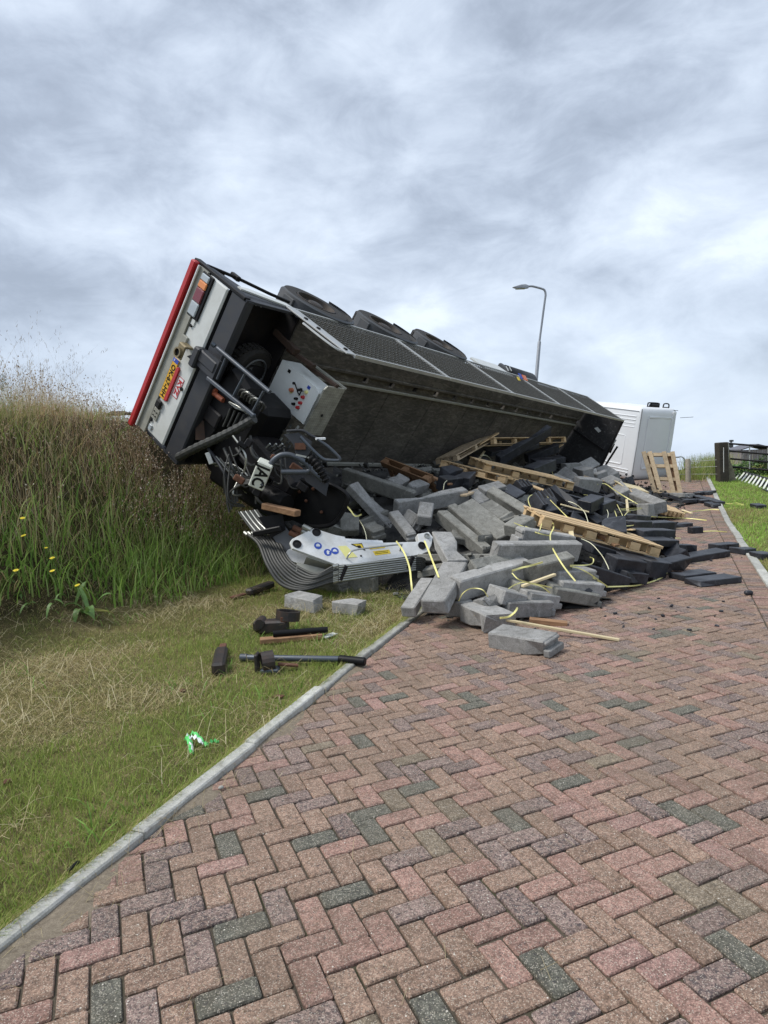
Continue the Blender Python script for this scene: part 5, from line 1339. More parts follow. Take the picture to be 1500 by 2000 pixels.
# grey blocks at the back of the heap
for x0, y0, x1, y1, lb, L, W, H, r, lf in (
    (1096, 922, 1120, 938, 'grey block tipped corner up behind the yellow strap, near the stacked pale pallets', .6, .3, .14, 40, .2),
    (1124, 944, 1168, 948, 'grey block on edge with a square front, in the back row of grey blocks', .75, .2, .3, 20, .15),
    (1130, 924, 1150, 930, 'grey packed blocks with vertical joints, topmost at the back of the heap', .5, .3, .35, 10, .2),
    (1156, 928, 1178, 934, 'grey block leaning right of the packed blocks at the back', .5, .3, .3, 15, .2),
    (1174, 920, 1200, 936, 'large grey block under the foot of the dark headboard', .7, .35, .3, 20, .25),
    (1186, 942, 1206, 952, 'grey block lying left of the flat pale pallet, upper one', .55, .3, .3, 20, .15),
    (1206, 954, 1222, 972, 'grey block lying left of the flat pale pallet, lower one', .6, .3, .3, 25, .1),
    (1100, 913, 1130, 911, 'brownish grey block at the foot of the dark deck below the far pallet', .6, .2, .2, 5, .2),
    (1138, 914, 1162, 902, 'grey slab tilted up in front of the dark headboard', .6, .35, .12, 40, .3),
    (1078, 930, 1112, 944, 'thin grey slab lying behind the yellow strap at the back', .7, .2, .1, 10, .15),
    (1230, 966, 1290, 992, 'long grey slab in the shade under the flat pale pallet', 1.5, .3, .25, 10, .0),
    (1255, 998, 1274, 997, 'grey block on the paving under the near end of the flat pale pallet', .5, .25, .3, 0, .0),
    (1278, 990, 1290, 996, 'small grey block beside the near end of the flat pale pallet', .3, .25, .3, 0, .0),
    (1322, 967, 1342, 974, 'grey slab at the foot of the standing pallet', .8, .4, .12, 0, .0)):
    B_(x0, y0, x1, y1, lb, L=L, W=W, H=H, roll=r, lift=lf, ends='ff')
# black blocks
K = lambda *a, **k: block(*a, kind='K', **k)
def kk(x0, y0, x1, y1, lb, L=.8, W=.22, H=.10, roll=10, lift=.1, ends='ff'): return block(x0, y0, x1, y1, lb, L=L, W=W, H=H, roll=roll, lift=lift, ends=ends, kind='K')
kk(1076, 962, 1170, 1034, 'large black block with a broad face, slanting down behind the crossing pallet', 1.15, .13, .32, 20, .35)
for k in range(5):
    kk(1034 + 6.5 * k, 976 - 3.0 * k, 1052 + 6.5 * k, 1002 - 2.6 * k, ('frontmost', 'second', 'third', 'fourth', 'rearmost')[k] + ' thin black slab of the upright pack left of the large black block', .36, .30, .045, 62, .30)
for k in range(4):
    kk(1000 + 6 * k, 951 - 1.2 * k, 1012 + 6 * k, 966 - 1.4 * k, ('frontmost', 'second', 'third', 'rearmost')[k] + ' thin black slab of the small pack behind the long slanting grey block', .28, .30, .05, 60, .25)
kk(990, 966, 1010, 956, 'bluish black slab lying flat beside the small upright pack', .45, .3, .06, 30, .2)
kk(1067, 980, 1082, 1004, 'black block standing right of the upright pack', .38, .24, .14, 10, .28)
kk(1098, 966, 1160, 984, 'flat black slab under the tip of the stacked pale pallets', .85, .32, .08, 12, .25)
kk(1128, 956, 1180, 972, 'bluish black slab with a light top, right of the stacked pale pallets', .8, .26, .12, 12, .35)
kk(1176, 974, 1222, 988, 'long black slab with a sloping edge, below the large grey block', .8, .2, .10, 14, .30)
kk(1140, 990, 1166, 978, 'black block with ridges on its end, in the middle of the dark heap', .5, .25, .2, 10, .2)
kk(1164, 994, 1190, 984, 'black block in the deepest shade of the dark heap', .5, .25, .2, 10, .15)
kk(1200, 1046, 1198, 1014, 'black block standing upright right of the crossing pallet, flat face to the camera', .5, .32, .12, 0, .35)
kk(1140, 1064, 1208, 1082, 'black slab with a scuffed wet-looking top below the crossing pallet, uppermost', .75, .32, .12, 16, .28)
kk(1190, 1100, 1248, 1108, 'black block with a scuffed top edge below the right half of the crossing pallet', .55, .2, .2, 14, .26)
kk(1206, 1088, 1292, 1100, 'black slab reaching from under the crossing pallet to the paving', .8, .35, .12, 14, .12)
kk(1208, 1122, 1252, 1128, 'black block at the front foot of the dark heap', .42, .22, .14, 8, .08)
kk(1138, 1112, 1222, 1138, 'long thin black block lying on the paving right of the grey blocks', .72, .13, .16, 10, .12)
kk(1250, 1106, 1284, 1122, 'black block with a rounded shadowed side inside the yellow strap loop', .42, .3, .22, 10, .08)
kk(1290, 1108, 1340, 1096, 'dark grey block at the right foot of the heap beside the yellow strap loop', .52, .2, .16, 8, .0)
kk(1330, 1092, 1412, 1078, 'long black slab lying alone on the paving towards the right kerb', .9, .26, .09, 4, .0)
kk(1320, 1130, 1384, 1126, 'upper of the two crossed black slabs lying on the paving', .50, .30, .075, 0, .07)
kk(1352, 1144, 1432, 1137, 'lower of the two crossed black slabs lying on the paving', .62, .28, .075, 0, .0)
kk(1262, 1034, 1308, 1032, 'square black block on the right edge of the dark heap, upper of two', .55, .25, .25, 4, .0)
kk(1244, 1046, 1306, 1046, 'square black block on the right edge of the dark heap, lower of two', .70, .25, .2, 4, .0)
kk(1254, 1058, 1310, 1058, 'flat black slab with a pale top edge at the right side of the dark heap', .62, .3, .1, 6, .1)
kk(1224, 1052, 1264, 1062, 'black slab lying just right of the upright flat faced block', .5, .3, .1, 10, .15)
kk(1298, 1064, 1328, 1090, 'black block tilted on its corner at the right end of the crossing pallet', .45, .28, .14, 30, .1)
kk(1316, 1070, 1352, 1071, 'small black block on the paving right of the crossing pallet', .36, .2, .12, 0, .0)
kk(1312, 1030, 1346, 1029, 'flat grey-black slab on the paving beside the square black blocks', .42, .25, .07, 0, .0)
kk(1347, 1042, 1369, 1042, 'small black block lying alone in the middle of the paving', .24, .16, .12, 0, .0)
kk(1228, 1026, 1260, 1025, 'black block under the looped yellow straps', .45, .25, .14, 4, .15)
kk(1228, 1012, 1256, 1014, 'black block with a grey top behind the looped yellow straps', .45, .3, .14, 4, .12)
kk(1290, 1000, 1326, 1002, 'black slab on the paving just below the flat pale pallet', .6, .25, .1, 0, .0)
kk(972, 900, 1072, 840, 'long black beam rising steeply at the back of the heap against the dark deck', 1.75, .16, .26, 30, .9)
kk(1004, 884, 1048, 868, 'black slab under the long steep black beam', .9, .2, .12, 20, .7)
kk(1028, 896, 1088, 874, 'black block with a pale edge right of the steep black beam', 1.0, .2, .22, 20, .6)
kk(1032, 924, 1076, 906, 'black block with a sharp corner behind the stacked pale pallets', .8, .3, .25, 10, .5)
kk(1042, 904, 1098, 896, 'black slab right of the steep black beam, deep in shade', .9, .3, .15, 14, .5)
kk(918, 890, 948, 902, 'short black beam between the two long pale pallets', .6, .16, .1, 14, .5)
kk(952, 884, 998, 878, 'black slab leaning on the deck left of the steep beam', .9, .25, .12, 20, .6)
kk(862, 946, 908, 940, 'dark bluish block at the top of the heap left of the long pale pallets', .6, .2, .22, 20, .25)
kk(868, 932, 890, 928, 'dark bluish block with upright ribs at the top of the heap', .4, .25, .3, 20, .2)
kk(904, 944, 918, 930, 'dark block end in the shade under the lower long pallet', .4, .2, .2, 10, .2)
for x0, y0, x1, y1, lb, L in ((1361, 968, 1375, 967, 'flat grey-black slab on the right kerb beyond the flat pallet', .45), (1376, 967, 1392, 966, 'black slab on the edge of the right verge, furthest from the camera', .45),
        (1357, 973, 1379, 976, 'thin black slab across the right kerb', .6), (1376, 977, 1408, 986, 'long bluish slab lying from the kerb onto the right verge', .95), (1383, 987, 1400, 989, 'short bluish slab on the right verge beside the long one', .45),
        (1367, 981, 1376, 984, 'small dark stub on the paving beside the right kerb', .25), (1334, 979, 1361, 984, 'dark slab on the paving right of the standing pallet', .65), (1473, 990, 1488, 996, 'small dark sliver lying alone on the right verge', .35),
        (1392, 1074, 1434, 1074, 'flat black slab lying against the right kerb', .42), (1434, 1078, 1467, 1080, 'black slab lying across the right kerb onto the grass', .32), (1474, 1088, 1502, 1090, 'black slab on the right verge at the edge of the photo', .3)):
    kk(x0, y0, x1, y1, lb, L, .22, .09, 0, 0.0)
# further blocks jumbled in the gaps
LANDM = [(690, 960, 'beside the broad pale slab'), (780, 940, 'below the brown leaning pallet'), (840, 985, 'at the middle of the grey heap'), (920, 1030, 'between the three slanting blocks'), (880, 1110, 'beside the bent pair of blocks'), (1000, 1000, 'along the long slanting grey block'), (1040, 1080, 'around the level grey block'), (960, 1150, 'behind the front chunks'), (1090, 1130, 'at the right foot of the grey heap'), (1040, 940, 'under the stacked pale pallets'), (900, 930, 'under the leftmost pale pallet'), (1000, 880, 'around the steep black beam'), (1060, 985, 'beside the upright slab pack'), (1130, 1000, 'around the large slanting black block'), (1170, 1050, 'under the crossing pallet'), (1200, 1100, 'below the crossing pallet'), (1150, 935, 'among the back row of grey blocks'), (1190, 985, 'under the bent yellow strap'), (1250, 1010, 'near the looped straps'), (1270, 1060, 'at the right edge of the dark heap'), (1270, 970, 'under the flat pallet'), (1210, 1020, 'behind the upright flat faced block'), (1100, 960, 'at the tip of the stacked pallets'), (1080, 900, 'before the dark headboard')]
gcount = 0
tries = 0
while gcount < 105 and tries < 4000:
    tries += 1
    x, y = rng.uniform(-1.3, 11), rng.uniform(7.0, 22); b = pile_bump(x, y)
    if b < .10: continue
    p = Vector((x, y, height(x, y) + max(.07, b - .22))); px, py = project(p)
    if not (520 < px < 1330) or (px < 860 and py > 1015) or (px > 1190 and rng.random() < .7): continue
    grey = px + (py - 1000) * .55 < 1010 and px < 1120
    yaw = rng.uniform(0, 6.28); L = rng.uniform(.45, 1.05); a = Vector((math.cos(yaw), math.sin(yaw), rng.uniform(-.35, .35))).normalized()
    lm = min(LANDM, key=lambda q: (q[0] - px) ** 2 + (q[1] - py) ** 2)[2]; sz_ = 'short' if L < .55 else ('middling' if L < .75 else 'long'); tl_ = ('tilted' if abs(a.z) > .15 else 'level')
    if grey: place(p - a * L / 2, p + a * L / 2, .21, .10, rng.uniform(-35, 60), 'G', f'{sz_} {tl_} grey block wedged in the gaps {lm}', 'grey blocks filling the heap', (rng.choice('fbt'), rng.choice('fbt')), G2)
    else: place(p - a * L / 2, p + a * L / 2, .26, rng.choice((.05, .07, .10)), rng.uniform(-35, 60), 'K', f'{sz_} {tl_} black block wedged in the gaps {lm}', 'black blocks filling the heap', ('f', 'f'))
    gcount += 1
for k in range(46):                                  # black crumbs scattered over the paving
    px, py = rng.choice(((1190, 1290), (1230, 1420), (1000, 1330)))[0] + rng.uniform(0, 220), rng.uniform(1085, 1240)
    if px > 1470: continue
    p = gnd(px, py)
    if pile_bump(p.x, p.y) > 0: continue
    s = rng.uniform(.012, .05); mb = MB(); u = Vector((rng.gauss(0, 1), rng.gauss(0, 1), .2)).normalized(); v = u.cross(Vector((0, 0, 1))).normalized()
    mb.box(p + Vector((0, 0, s * .2)), (s, s * .7, s * .45), (u, v, u.cross(v)), s * .12)
    tag(mb.build('black_crumb', M_dark), 'black concrete crumb on the paving beside the dark heap', 'crumb', 'black crumbs scattered on the paving')
for px, py, lb in ((1462 - 0, 1162, 'black lump on the paving near the right soldier row'),):
    p = gnd(px, py); mb = MB(); mb.box(p + Vector((0, 0, .025)), (.09, .06, .05), None, .015); tag(mb.build('black_lump', M_dark), lb, 'lump')

# ---- pallets
def pallet(label, O, X, Y, L, W, mat, top=6, runners=3, nblk=3, hb=.085, group='wooden pallets in the spilled load', bottom=True, cross=3):
    X = X.normalized(); Y = (Y - X * Y.dot(X)).normalized(); Z = X.cross(Y).normalized()
    t = thing('pallet', label, 'pallet', frame_m(O, X, Y, Z), group); th = .020
    def bd(c, s, nm='board'):
        mb = MB(); j = Vector((rng.gauss(0, .006), rng.gauss(0, .004), rng.gauss(0, .002)))
        mb.box(Vector(c) + j, s, None, .003); return mb.build(nm, mat, t, local=True)
    for r in range(runners):
        y = .05 + (W - .1) * r / (runners - 1)
        if bottom: bd((L / 2, y, th / 2), (L, .10, th))
        for b in range(nblk):
            x = .07 + (L - .14) * b / (nblk - 1); bd((x, y, th + hb / 2), (.14, .095, hb), 'spacer_block')
    for c in range(cross):
        x = .06 + (L - .12) * c / (cross - 1); bd((x, W / 2, th + hb + th / 2), (.11, W, th))
    for k in range(top):
        y = .05 + (W - .1) * k / (top - 1); bd((L / 2, y, th * 1.5 + hb + th / 2 + .001 + th / 2), (L, (W / top) * .74, th))
    return t
def edge_pallet(label, p0, p1, W, mat, tilt, L=None, lift=.3, **kw):
    """seen along its long side: p0, p1 are the photo ends of its lower near edge"""
    A = on_pile(*p0, lift); d = ray(*p1); B = on_pile(*p1, lift)
    X = (B - A); L = L or X.length; Xn = X.normalized(); away = Vector((-.25, 1, 0)); Y = (away - Xn * away.dot(Xn)).normalized(); Z = Xn.cross(Y)
    Y = Y * math.cos(R_(tilt)) + Z * math.sin(R_(tilt))
    return pallet(label, A, Xn, Y, L, W, mat, **kw)
edge_pallet('long pallet seen edge-on, slanting across the middle of the heap to the right', (1056, 1031), (1288, 1090), .75, M_wood, 8, lift=.5, nblk=6, hb=.095, top=5)
edge_pallet('pale pallet lying uppermost in the crossed pair above the dark blocks, tip to the right', (945, 920), (1118, 958), 1.0, M_wood, 8, lift=.9, nblk=4, hb=.095, top=5)
edge_pallet('pale pallet lying under the crossed pair, reaching furthest left', (858, 912), (985, 945), 1.0, M_wood, 6, lift=.7, nblk=4, hb=.075)
edge_pallet('brown weathered pallet leaning against the deck behind the grey blocks', (742, 902), (834, 938), .9, M_wood3, -30, lift=.35, nblk=3, hb=.08, top=5)
edge_pallet('pallet propped steeply against the deck, rising to the right', (895, 900), (965, 860), .5, M_wood2, 4, lift=.45, nblk=3, hb=.07)
edge_pallet('farthest pallet against the deck behind the steep black beam', (966, 868), (1106, 864), .9, M_wood, -4, lift=1.1, nblk=5, hb=.10)
# flat pallet in perspective
A = on_pile(1288, 1003, .25); Bp = on_pile(1196, 946, .55); C = on_pile(1334, 992, .15)
X = Bp - A; pallet('flat pale pallet lying lengthwise at the right end of the heap', A, X, (C - A) * -1 if X.cross(C - A).z < 0 else C - A, 2.3, .85, M_wood, top=6, cross=2, nblk=2) if False else None
Xn = X.normalized(); Yn = (C - A); Yn = (Yn - Xn * Yn.dot(Xn)).normalized(); Zn = Xn.cross(Yn)
if Zn.z < 0: A = A + Yn * .8; Yn = -Yn; Zn = -Zn
LP = min(X.length, 3.4); fp = thing('pallet', 'flat pale pallet lying lengthwise at the right end of the heap', 'pallet', frame_m(A, Xn, Yn, Zn), 'wooden pallets in the spilled load')
for k in range(6):
    mb = MB(); mb.box((LP / 2, .06 + .136 * k, .045), (LP, .075, .09), None, .003); mb.build('long_board', M_wood, fp, local=True)
for x in (.08, .20, .31, LP - .32, LP - .2, LP - .08):
    mb = MB(); mb.box((x, .40, .102), (.105, .86, .022), None, .003); mb.build('cross_board', M_stick if x > 1 else M_wood, fp, local=True)
for x in (.1, LP - .1, LP / 2):
    mb = MB(); mb.box((x, .40, -.012), (.1, .84, .022), None, .003); mb.build('cross_board', M_wood, fp, local=True)
# standing pallet in front of the cab
a0, a1 = gnd(1277, 962), gnd(1329, 966); dd = (a0.y + a1.y) / 2 - .5
a0, a1 = at(1279, 962, dd), at(1329, 965, dd - .2); b0, b1 = at(1257, 882, dd + .55), at(1312, 882, dd + .35)
X = (b0 - a0); Yv = (a1 - a0); n_ = X.cross(Yv).normalized()
if n_.dot(CAM - a0) < 0: n_ = -n_
st = thing('pallet', 'pallet standing upright like a ladder in front of the white cab', 'pallet', a0, 'wooden pallets in the spilled load')
for s0, s1 in ((0, 0), (.24, .22), (.74, .72), (1.0, 1.02)):
    mb = MB(); mb.bar(a0.lerp(a1, s0), b0.lerp(b1, s1), .115, .03, up=n_, ch=.004); mb.build('long_board', M_wood2, st)
for f in (.04, .35, .66, .94):
    p, q = a0.lerp(b0, f), a1.lerp(b1, f)
    mb = MB(); mb.bar(p - n_ * .055, q - n_ * .055, .10, .07, up=n_, ch=.004); mb.build('rung', M_wood2, st)
for s in (0.12, .87):
    mb = MB(); mb.bar(a0.lerp(a1, s) - n_ * .12, b0.lerp(b1, s) - n_ * .12, .14, .025, up=n_, ch=.004); mb.build('back_board', M_wood3, st)
# loose timber
def lath(label, p0, p1, w, h, mat, lift0=.12, lift1=.02, nm='lath', cat='wooden lath'):
    A, B = on_pile(*p0, lift0), on_pile(*p1, lift1); mb = MB(); mb.bar(A, B, w, h, ch=.003)
    n = len(mb.v); iv = frame_m((A + B) / 2, (B - A).normalized(), Vector((0, 0, 1)).cross((B - A)).normalized(), (B - A).normalized().cross(Vector((0, 0, 1)).cross((B - A)).normalized()))
    inv = iv.inverted(); mb.v = [tuple(inv @ Vector(p)) for p in mb.v]; o = bpy.data.objects.new(nm, mb.mesh(nm, [mat])); COL.objects.link(o); o.matrix_world = iv; WM[o.name] = iv
    return tag(o, label, cat)
lath('long pale wooden lath lying across the paving in front of the heap', (927, 1200), (1210, 1250), .035, .022, M_stick, .28, .03)
lath('short pale lath slanting up between the front grey blocks', (1020, 1145), (1084, 1122), .04, .025, M_stick, .3, .35)
lath('brown board with a grey end lying on the paving in front of the blocks', (1034, 1211), (1108, 1219), .09, .045, M_wood3, .12, .03, 'board', 'board')
lath('pale stub of wood standing below the crossing pallet', (1115, 1040), (1117, 1053), .06, .05, M_stick, .6, .5, 'wood_stub', 'wood')
lath('pale wood sliver standing among the yellow straps at the right', (1224, 976), (1226, 999), .05, .03, M_stick, .35, .2, 'wood_sliver', 'wood')
for a, b, lb in (((930, 905), (947, 880), 'short wood offcut standing behind the long pallets'), ((1328, 1003), (1352, 1000), 'pale wood strip on the paving below the flat pallet, left of two'), ((1332, 996), (1352, 1003), 'pale wood strip on the paving below the flat pallet, right of two'), ((1213, 1021), (1240, 1020), 'pale wood strip lying under the looped straps')):
    lath(lb, a, b, .05, .025, M_stick, .25 if a[0] < 1300 else .03, .25 if a[0] < 1300 else .03, 'wood_strip', 'wood')

for a, b, w_, h_, mt_, lb, lf in (((905, 968), (968, 944), .10, .03, M_wood2, 'weathered board lying over the grey blocks below the leftmost pale pallet', .35), ((1010, 938), (1072, 962), .09, .025, M_wood, 'pale board sticking out under the stacked pale pallets', .55), ((1062, 890), (1098, 868), .10, .03, M_wood, 'pale board leaning on the deck right of the steep black beam', .55),
        ((1140, 930), (1180, 940), .10, .03, M_wood, 'pale board lying on the back row of grey blocks', .6), ((1160, 1040), (1206, 1066), .10, .03, M_wood3, 'brown board half hidden under the crossing pallet', .5), ((838, 930), (880, 946), .09, .03, M_wood3, 'brown board beside the brown leaning pallet', .35),
        ((1230, 1035), (1266, 1030), .09, .02, M_wood, 'pale splintered board over the black blocks at the right edge', .35), ((1095, 985), (1150, 1000), .06, .02, M_stick, 'thin pale slat across the dark heap right of the large black block', .55), ((935, 868), (972, 846), .10, .03, M_wood, 'pale board standing beside the propped pallet', .5)):
    lath(lb, a, b, w_, h_, mt_, lf, lf, 'loose_board', 'board')
# ---- straps
SG = 'plastic packing straps in the spilled load'
def strap(label, pts, toward=.22, r=.0072, mat=None, k=7):
    P = []
    for q in pts:
        t = q[2] if len(q) > 2 else toward
        if t > .09: t += .22
        p = on_pile(q[0], q[1], t); p.z = max(p.z, height(p.x, p.y) + .012); P.append(p)
    C_ = smooth_pts(P, k); mb = MB(); n = len(C_); vs = []; fs = []
    for i, p in enumerate(C_):
        t = (C_[min(i + 1, n - 1)] - C_[max(i - 1, 0)]).normalized(); v = (CAM - p).normalized()
        tw = .5 * math.sin(i * .35 + len(label)); s = t.cross(v)
        s = s.normalized() if s.length > 1e-4 else Vector((1, 0, 0)); m_ = s.cross(t)
        a = s * math.cos(tw) + m_ * math.sin(tw); b = t.cross(a)
        r_ = r * .82
        for u, w in ((-1, -.16), (1, -.16), (1, .16), (-1, .16)): vs.append(p + a * u * r_ + b * w * r_)
    for i in range(n - 1):
        for c in range(4): fs.append((i * 4 + c, i * 4 + (c + 1) % 4, (i + 1) * 4 + (c + 1) % 4, (i + 1) * 4 + c))
    mb.add(vs, fs); return tag(mb.build('packing_strap', mat or M_strap, None, True), label, 'strap', SG)
S = strap
S('yellow strap looped tightly at the left end of the crossing pallet', [(1060, 1012, .5), (1056, 1030, .5), (1050, 1041, .45), (1038, 1034, .45), (1026, 1028, .4)])
S('yellow strap falling in a long curve over the level grey block', [(1068, 1014, .5), (1079, 1021, .5), (1081, 1031, .5), (1075, 1044, .5), (1076, 1060, .5), (1082, 1076, .5), (1102, 1108, .42), (1124, 1135, .3)], r=.010)
S('yellow strap running along the grooved block behind the level block', [(1004, 1021, .35), (1030, 1032, .4), (1050, 1041, .45), (1075, 1047, .5)])
S('yellow strap across the large black slanting block', [(1050, 967, .5), (1063, 966, .5), (1083, 985, .5), (1121, 1023, .5)])
S('yellow strap hooked round the upright pack of black slabs', [(1040, 997, .5), (1033, 983, .5), (1032, 973, .5), (1038, 967, .5), (1050, 965, .5)])
S('yellow strap lying straight over the black slabs right of the pallet tip', [(1140, 966, .45), (1151, 969, .45), (1185, 988, .4)])
S('yellow strap bent over the grey blocks left of the flat pallet', [(1167, 946, .4), (1182, 945, .4), (1200, 957, .4), (1222, 971, .35), (1255, 990, .2)], r=.012)
S('yellow strap hanging in a bow right of the upright black block', [(1193, 988, .45), (1199, 994, .45), (1209, 1020, .4), (1221, 1037, .4), (1244, 1047, .35), (1273, 1060, .3)])
S('yellow strap rising behind the crossed pallets', [(1068, 904, .7), (1074, 914, .7), (1084, 934, .6)], r=.012)
S('yellow strap draped over the pale topped block in front', [(1000, 1115, .42), (1018, 1109, .42), (1036, 1105, .42), (1060, 1098, .4)], r=.012)
S('yellow strap dangling from the pale topped block onto the front chunks', [(1000, 1119, .42), (1012, 1131, .4), (1032, 1138, .35), (1058, 1146, .3), (1074, 1158, .2)])
S('yellow strap arched above the thick front chunk', [(993, 1150, .3), (1006, 1142, .32), (1024, 1137, .34), (1048, 1141, .3), (1078, 1148, .2)])
S('thin strap standing in a hoop over the small block on the left', [(896, 1174, .12), (903, 1160, .25), (915, 1151, .3), (930, 1149, .3), (944, 1153, .3), (953, 1166, .18)], r=.006)
S('yellow strap curling up from the front block beside the lath', [(976, 1207, .22), (992, 1205, .24), (1004, 1197, .26), (1011, 1187, .26)], r=.011)
S('yellow strap end lying flat right of the grey heap', [(1113, 1106, .2), (1130, 1110, .2), (1152, 1121, .18), (1187, 1146, .03)])
S('second yellow strap end lying beside the thin black block', [(1158, 1128, .12), (1170, 1136, .08), (1184, 1144, .03)], r=.010)
S('yellow strap curving round on the paving in front of the black heap', [(1299, 1094, .12), (1306, 1106, .06), (1302, 1119, .04), (1289, 1130, .03), (1252, 1142, .02), (1218, 1145, .02), (1184, 1146, .02)], r=.010)
S('yellow strap hanging over the middle of the white boom', [(774, 1057, .55), (788, 1077, .62), (799, 1106, .62), (803, 1135, .45), (805, 1158, .2)], r=.012)
S('yellow strap hanging over the tip of the white boom', [(829, 1056, .55), (838, 1078, .55), (848, 1104, .45), (857, 1128, .3)], r=.012)
S('yellow strap behind the black crane shield', [(674, 984, .45), (684, 996, .45), (694, 1008, .4), (706, 1005, .4)], r=.012)
S('yellow strap bent to a hook above the stepped grey block', [(1113, 1104, .26), (1140, 1104, .25), (1156, 1101, .25), (1159, 1092, .28), (1152, 1088, .3)], r=.007)
S('long yellow strap stretched across the paving, upper of two', [(1254, 1008, .12), (1290, 1010, .03), (1340, 1013, .02), (1380, 1017, .02)], r=.013)
S('long yellow strap reaching over the right kerb to the grass', [(1306, 1006, .02), (1340, 1002, .02), (1386, 996, .02), (1412, 996, .04), (1440, 992, .04)], r=.015)
S('yellow strap lying from the small black block to the right kerb', [(1369, 1039, .02), (1395, 1038, .02), (1420, 1040, .02)], r=.010)
S('yellow strap end on the right verge beyond the kerb', [(1402, 984, .03), (1424, 984, .04), (1452, 987, .04), (1436, 982, .04)], r=.015)
S('yellow strap lying over the black blocks at the right edge of the heap', [(1211, 1028, .35), (1236, 1026, .3), (1260, 1020, .2)])
S('pale strap lying white along the upright black block', [(1197, 1046, .4), (1208, 1041, .4), (1220, 1043, .38), (1233, 1044, .35)], mat=M_strapw)
S('thin pale strap hanging in a loop right of the large black block', [(1110, 979, .5), (1125, 985, .5), (1140, 998, .45), (1147, 1014, .42), (1150, 1030, .4)], r=.006, mat=M_strapw)
S('thin pale strap drooping above the right half of the crossing pallet', [(1184, 992, .45), (1188, 1004, .42), (1183, 1020, .4), (1170, 1036, .4)], r=.006, mat=M_strapw)
S('thin pale wire curving down over the scuffed black slabs', [(1135, 1052, .4), (1155, 1062, .4), (1175, 1084, .36), (1186, 1104, .34), (1189, 1112, .3)], r=.005, mat=M_strapw)
S('tangled yellow strap among the wood slivers at the right', [(1205, 985, .4), (1214, 1003, .38), (1222, 1021, .34), (1214, 1016, .36), (1226, 1000, .36), (1232, 1000, .34)])
S('yellow strap doubled over the black block behind the tangle', [(1212, 994, .35), (1232, 993, .34), (1256, 992, .25), (1240, 996, .3), (1214, 996, .34)])
S('pale strap stretched from the wood sliver to the flat pallet', [(1225, 982, .3), (1250, 980, .3), (1280, 977, .3), (1302, 976, .3)], r=.009, mat=M_strapw)
S('yellow strap on the paving beside the flat black slab', [(1278, 1049, .12), (1300, 1050, .03), (1330, 1052, .02)], r=.010)
S('yellow strap bent beside the square black blocks', [(1272, 1034, .15), (1282, 1032, .14), (1285, 1026, .16)], r=.010)
S('short yellow strap sticking out by the small black block', [(1313, 1068, .06), (1322, 1066, .06), (1331, 1063, .06)], r=.010)
S('long yellow strap lying across the paving, lower of two', [(1258, 1018, .1), (1280, 1020, .03), (1296, 1019, .02), (1299, 1017, .02)], r=.010)
S('pale strap on the far paving beside the standing pallet', [(1326, 971, .05), (1342, 971, .03), (1358, 971, .02)], r=.012, mat=M_strapw)
S('thin strap arched between the long pallets and the steep beam', [(936, 894, .8), (944, 889, .85), (954, 892, .8), (960, 900, .75)], r=.008, mat=M_strapw)
S('thin strap beside the dark bluish blocks at the left', [(866, 956, .4), (868, 944, .42), (874, 938, .42)], r=.006, mat=M_strapw)
S('thin pale strap bowed in front of the upright grey block end', [(702, 1016, .3), (709, 1028, .32), (714, 1042, .32), (716, 1054, .3)], r=.006, mat=M_strapw)

# ------------------------------------------------------------------ broken pieces on the left verge
p0, p1 = gnd(472, 1291, .03), gnd(672, 1299, .05); d_ = (p1 - p0).normalized()
rod = thing('steel_rod', 'long blue-grey steel rod with a thick black end lying over the left kerb', 'steel rod', p0)
mb = MB(); mb.tube([p0, p0 + d_ * .02, p1], [.022, .027, .027], 14); mb.build('rod_shaft', M_bluesteel, rod, True)
mb = MB(); q = p1 - d_ * .04; e = gnd(714, 1303, .045); mb.tube([q, q + (e - q) * .03, q + (e - q) * .97, e], [.030, .036, .036, .030], 14); mb.build('rod_socket', M_black, rod, True)
mb = MB(); mb.tube([p0 - d_ * .008, p0 + d_ * .05], .033, 14); mb.build('rod_collar', M_bluesteel, rod, True)
def clamp_shape(mb, c, R, w, t, ax, a0, a1, n=12):
    ax = ax.normalized(); u = ax.cross(Vector((.1, .2, 1))).normalized(); v = ax.cross(u); vs = []
    for i in range(n + 1):
        a = R_(a0 + (a1 - a0) * i / n); r_ = u * math.cos(a) + v * math.sin(a)
        for rr, hh in ((R, -w / 2), (R + t, -w / 2), (R + t, w / 2), (R, w / 2)): vs.append(Vector(c) + r_ * rr + ax * hh)
    fs = [(i * 4 + k, i * 4 + (k + 1) % 4, (i + 1) * 4 + (k + 1) % 4, (i + 1) * 4 + k) for i in range(n) for k in range(4)] + [(0, 1, 2, 3), (n * 4 + 3, n * 4 + 2, n * 4 + 1, n * 4)]
    mb.add(vs, fs)
M_oily = paint('oily_black_iron', (.022, .02, .019), .5, dirt=.55, dirtcol=(.10, .05, .03), scale=10, bmp=.4)
c = gnd(524, 1312, .085); ck = thing('iron_clamp', 'open black iron clamp with a rusty tongue lying in front of the steel rod', 'iron clamp', c)
mb = MB(); clamp_shape(mb, c, .065, .10, .022, Vector((.95, .3, .05)), 150, 400); mb.box(c + Vector((-.085, .0, .0)), (.03, .11, .15), None, .01); mb.build('clamp_jaw', M_oily, ck)
mb = MB(); mb.box(c + Vector((.02, -.02, -.06)), (.15, .12, .03), None, .008); mb.build('clamp_foot', M_bluesteel, ck)
mb = MB(); mb.bar(c + Vector((.08, .02, -.03)), c + Vector((.24, .05, -.06)), .05, .018, ch=.004); mb.build('clamp_tongue', M_rust, ck)
c = gnd(545, 1238, .08); ck = thing('iron_bracket', 'black iron bracket with a ring on top lying at the back of the mown grass', 'iron bracket', c)
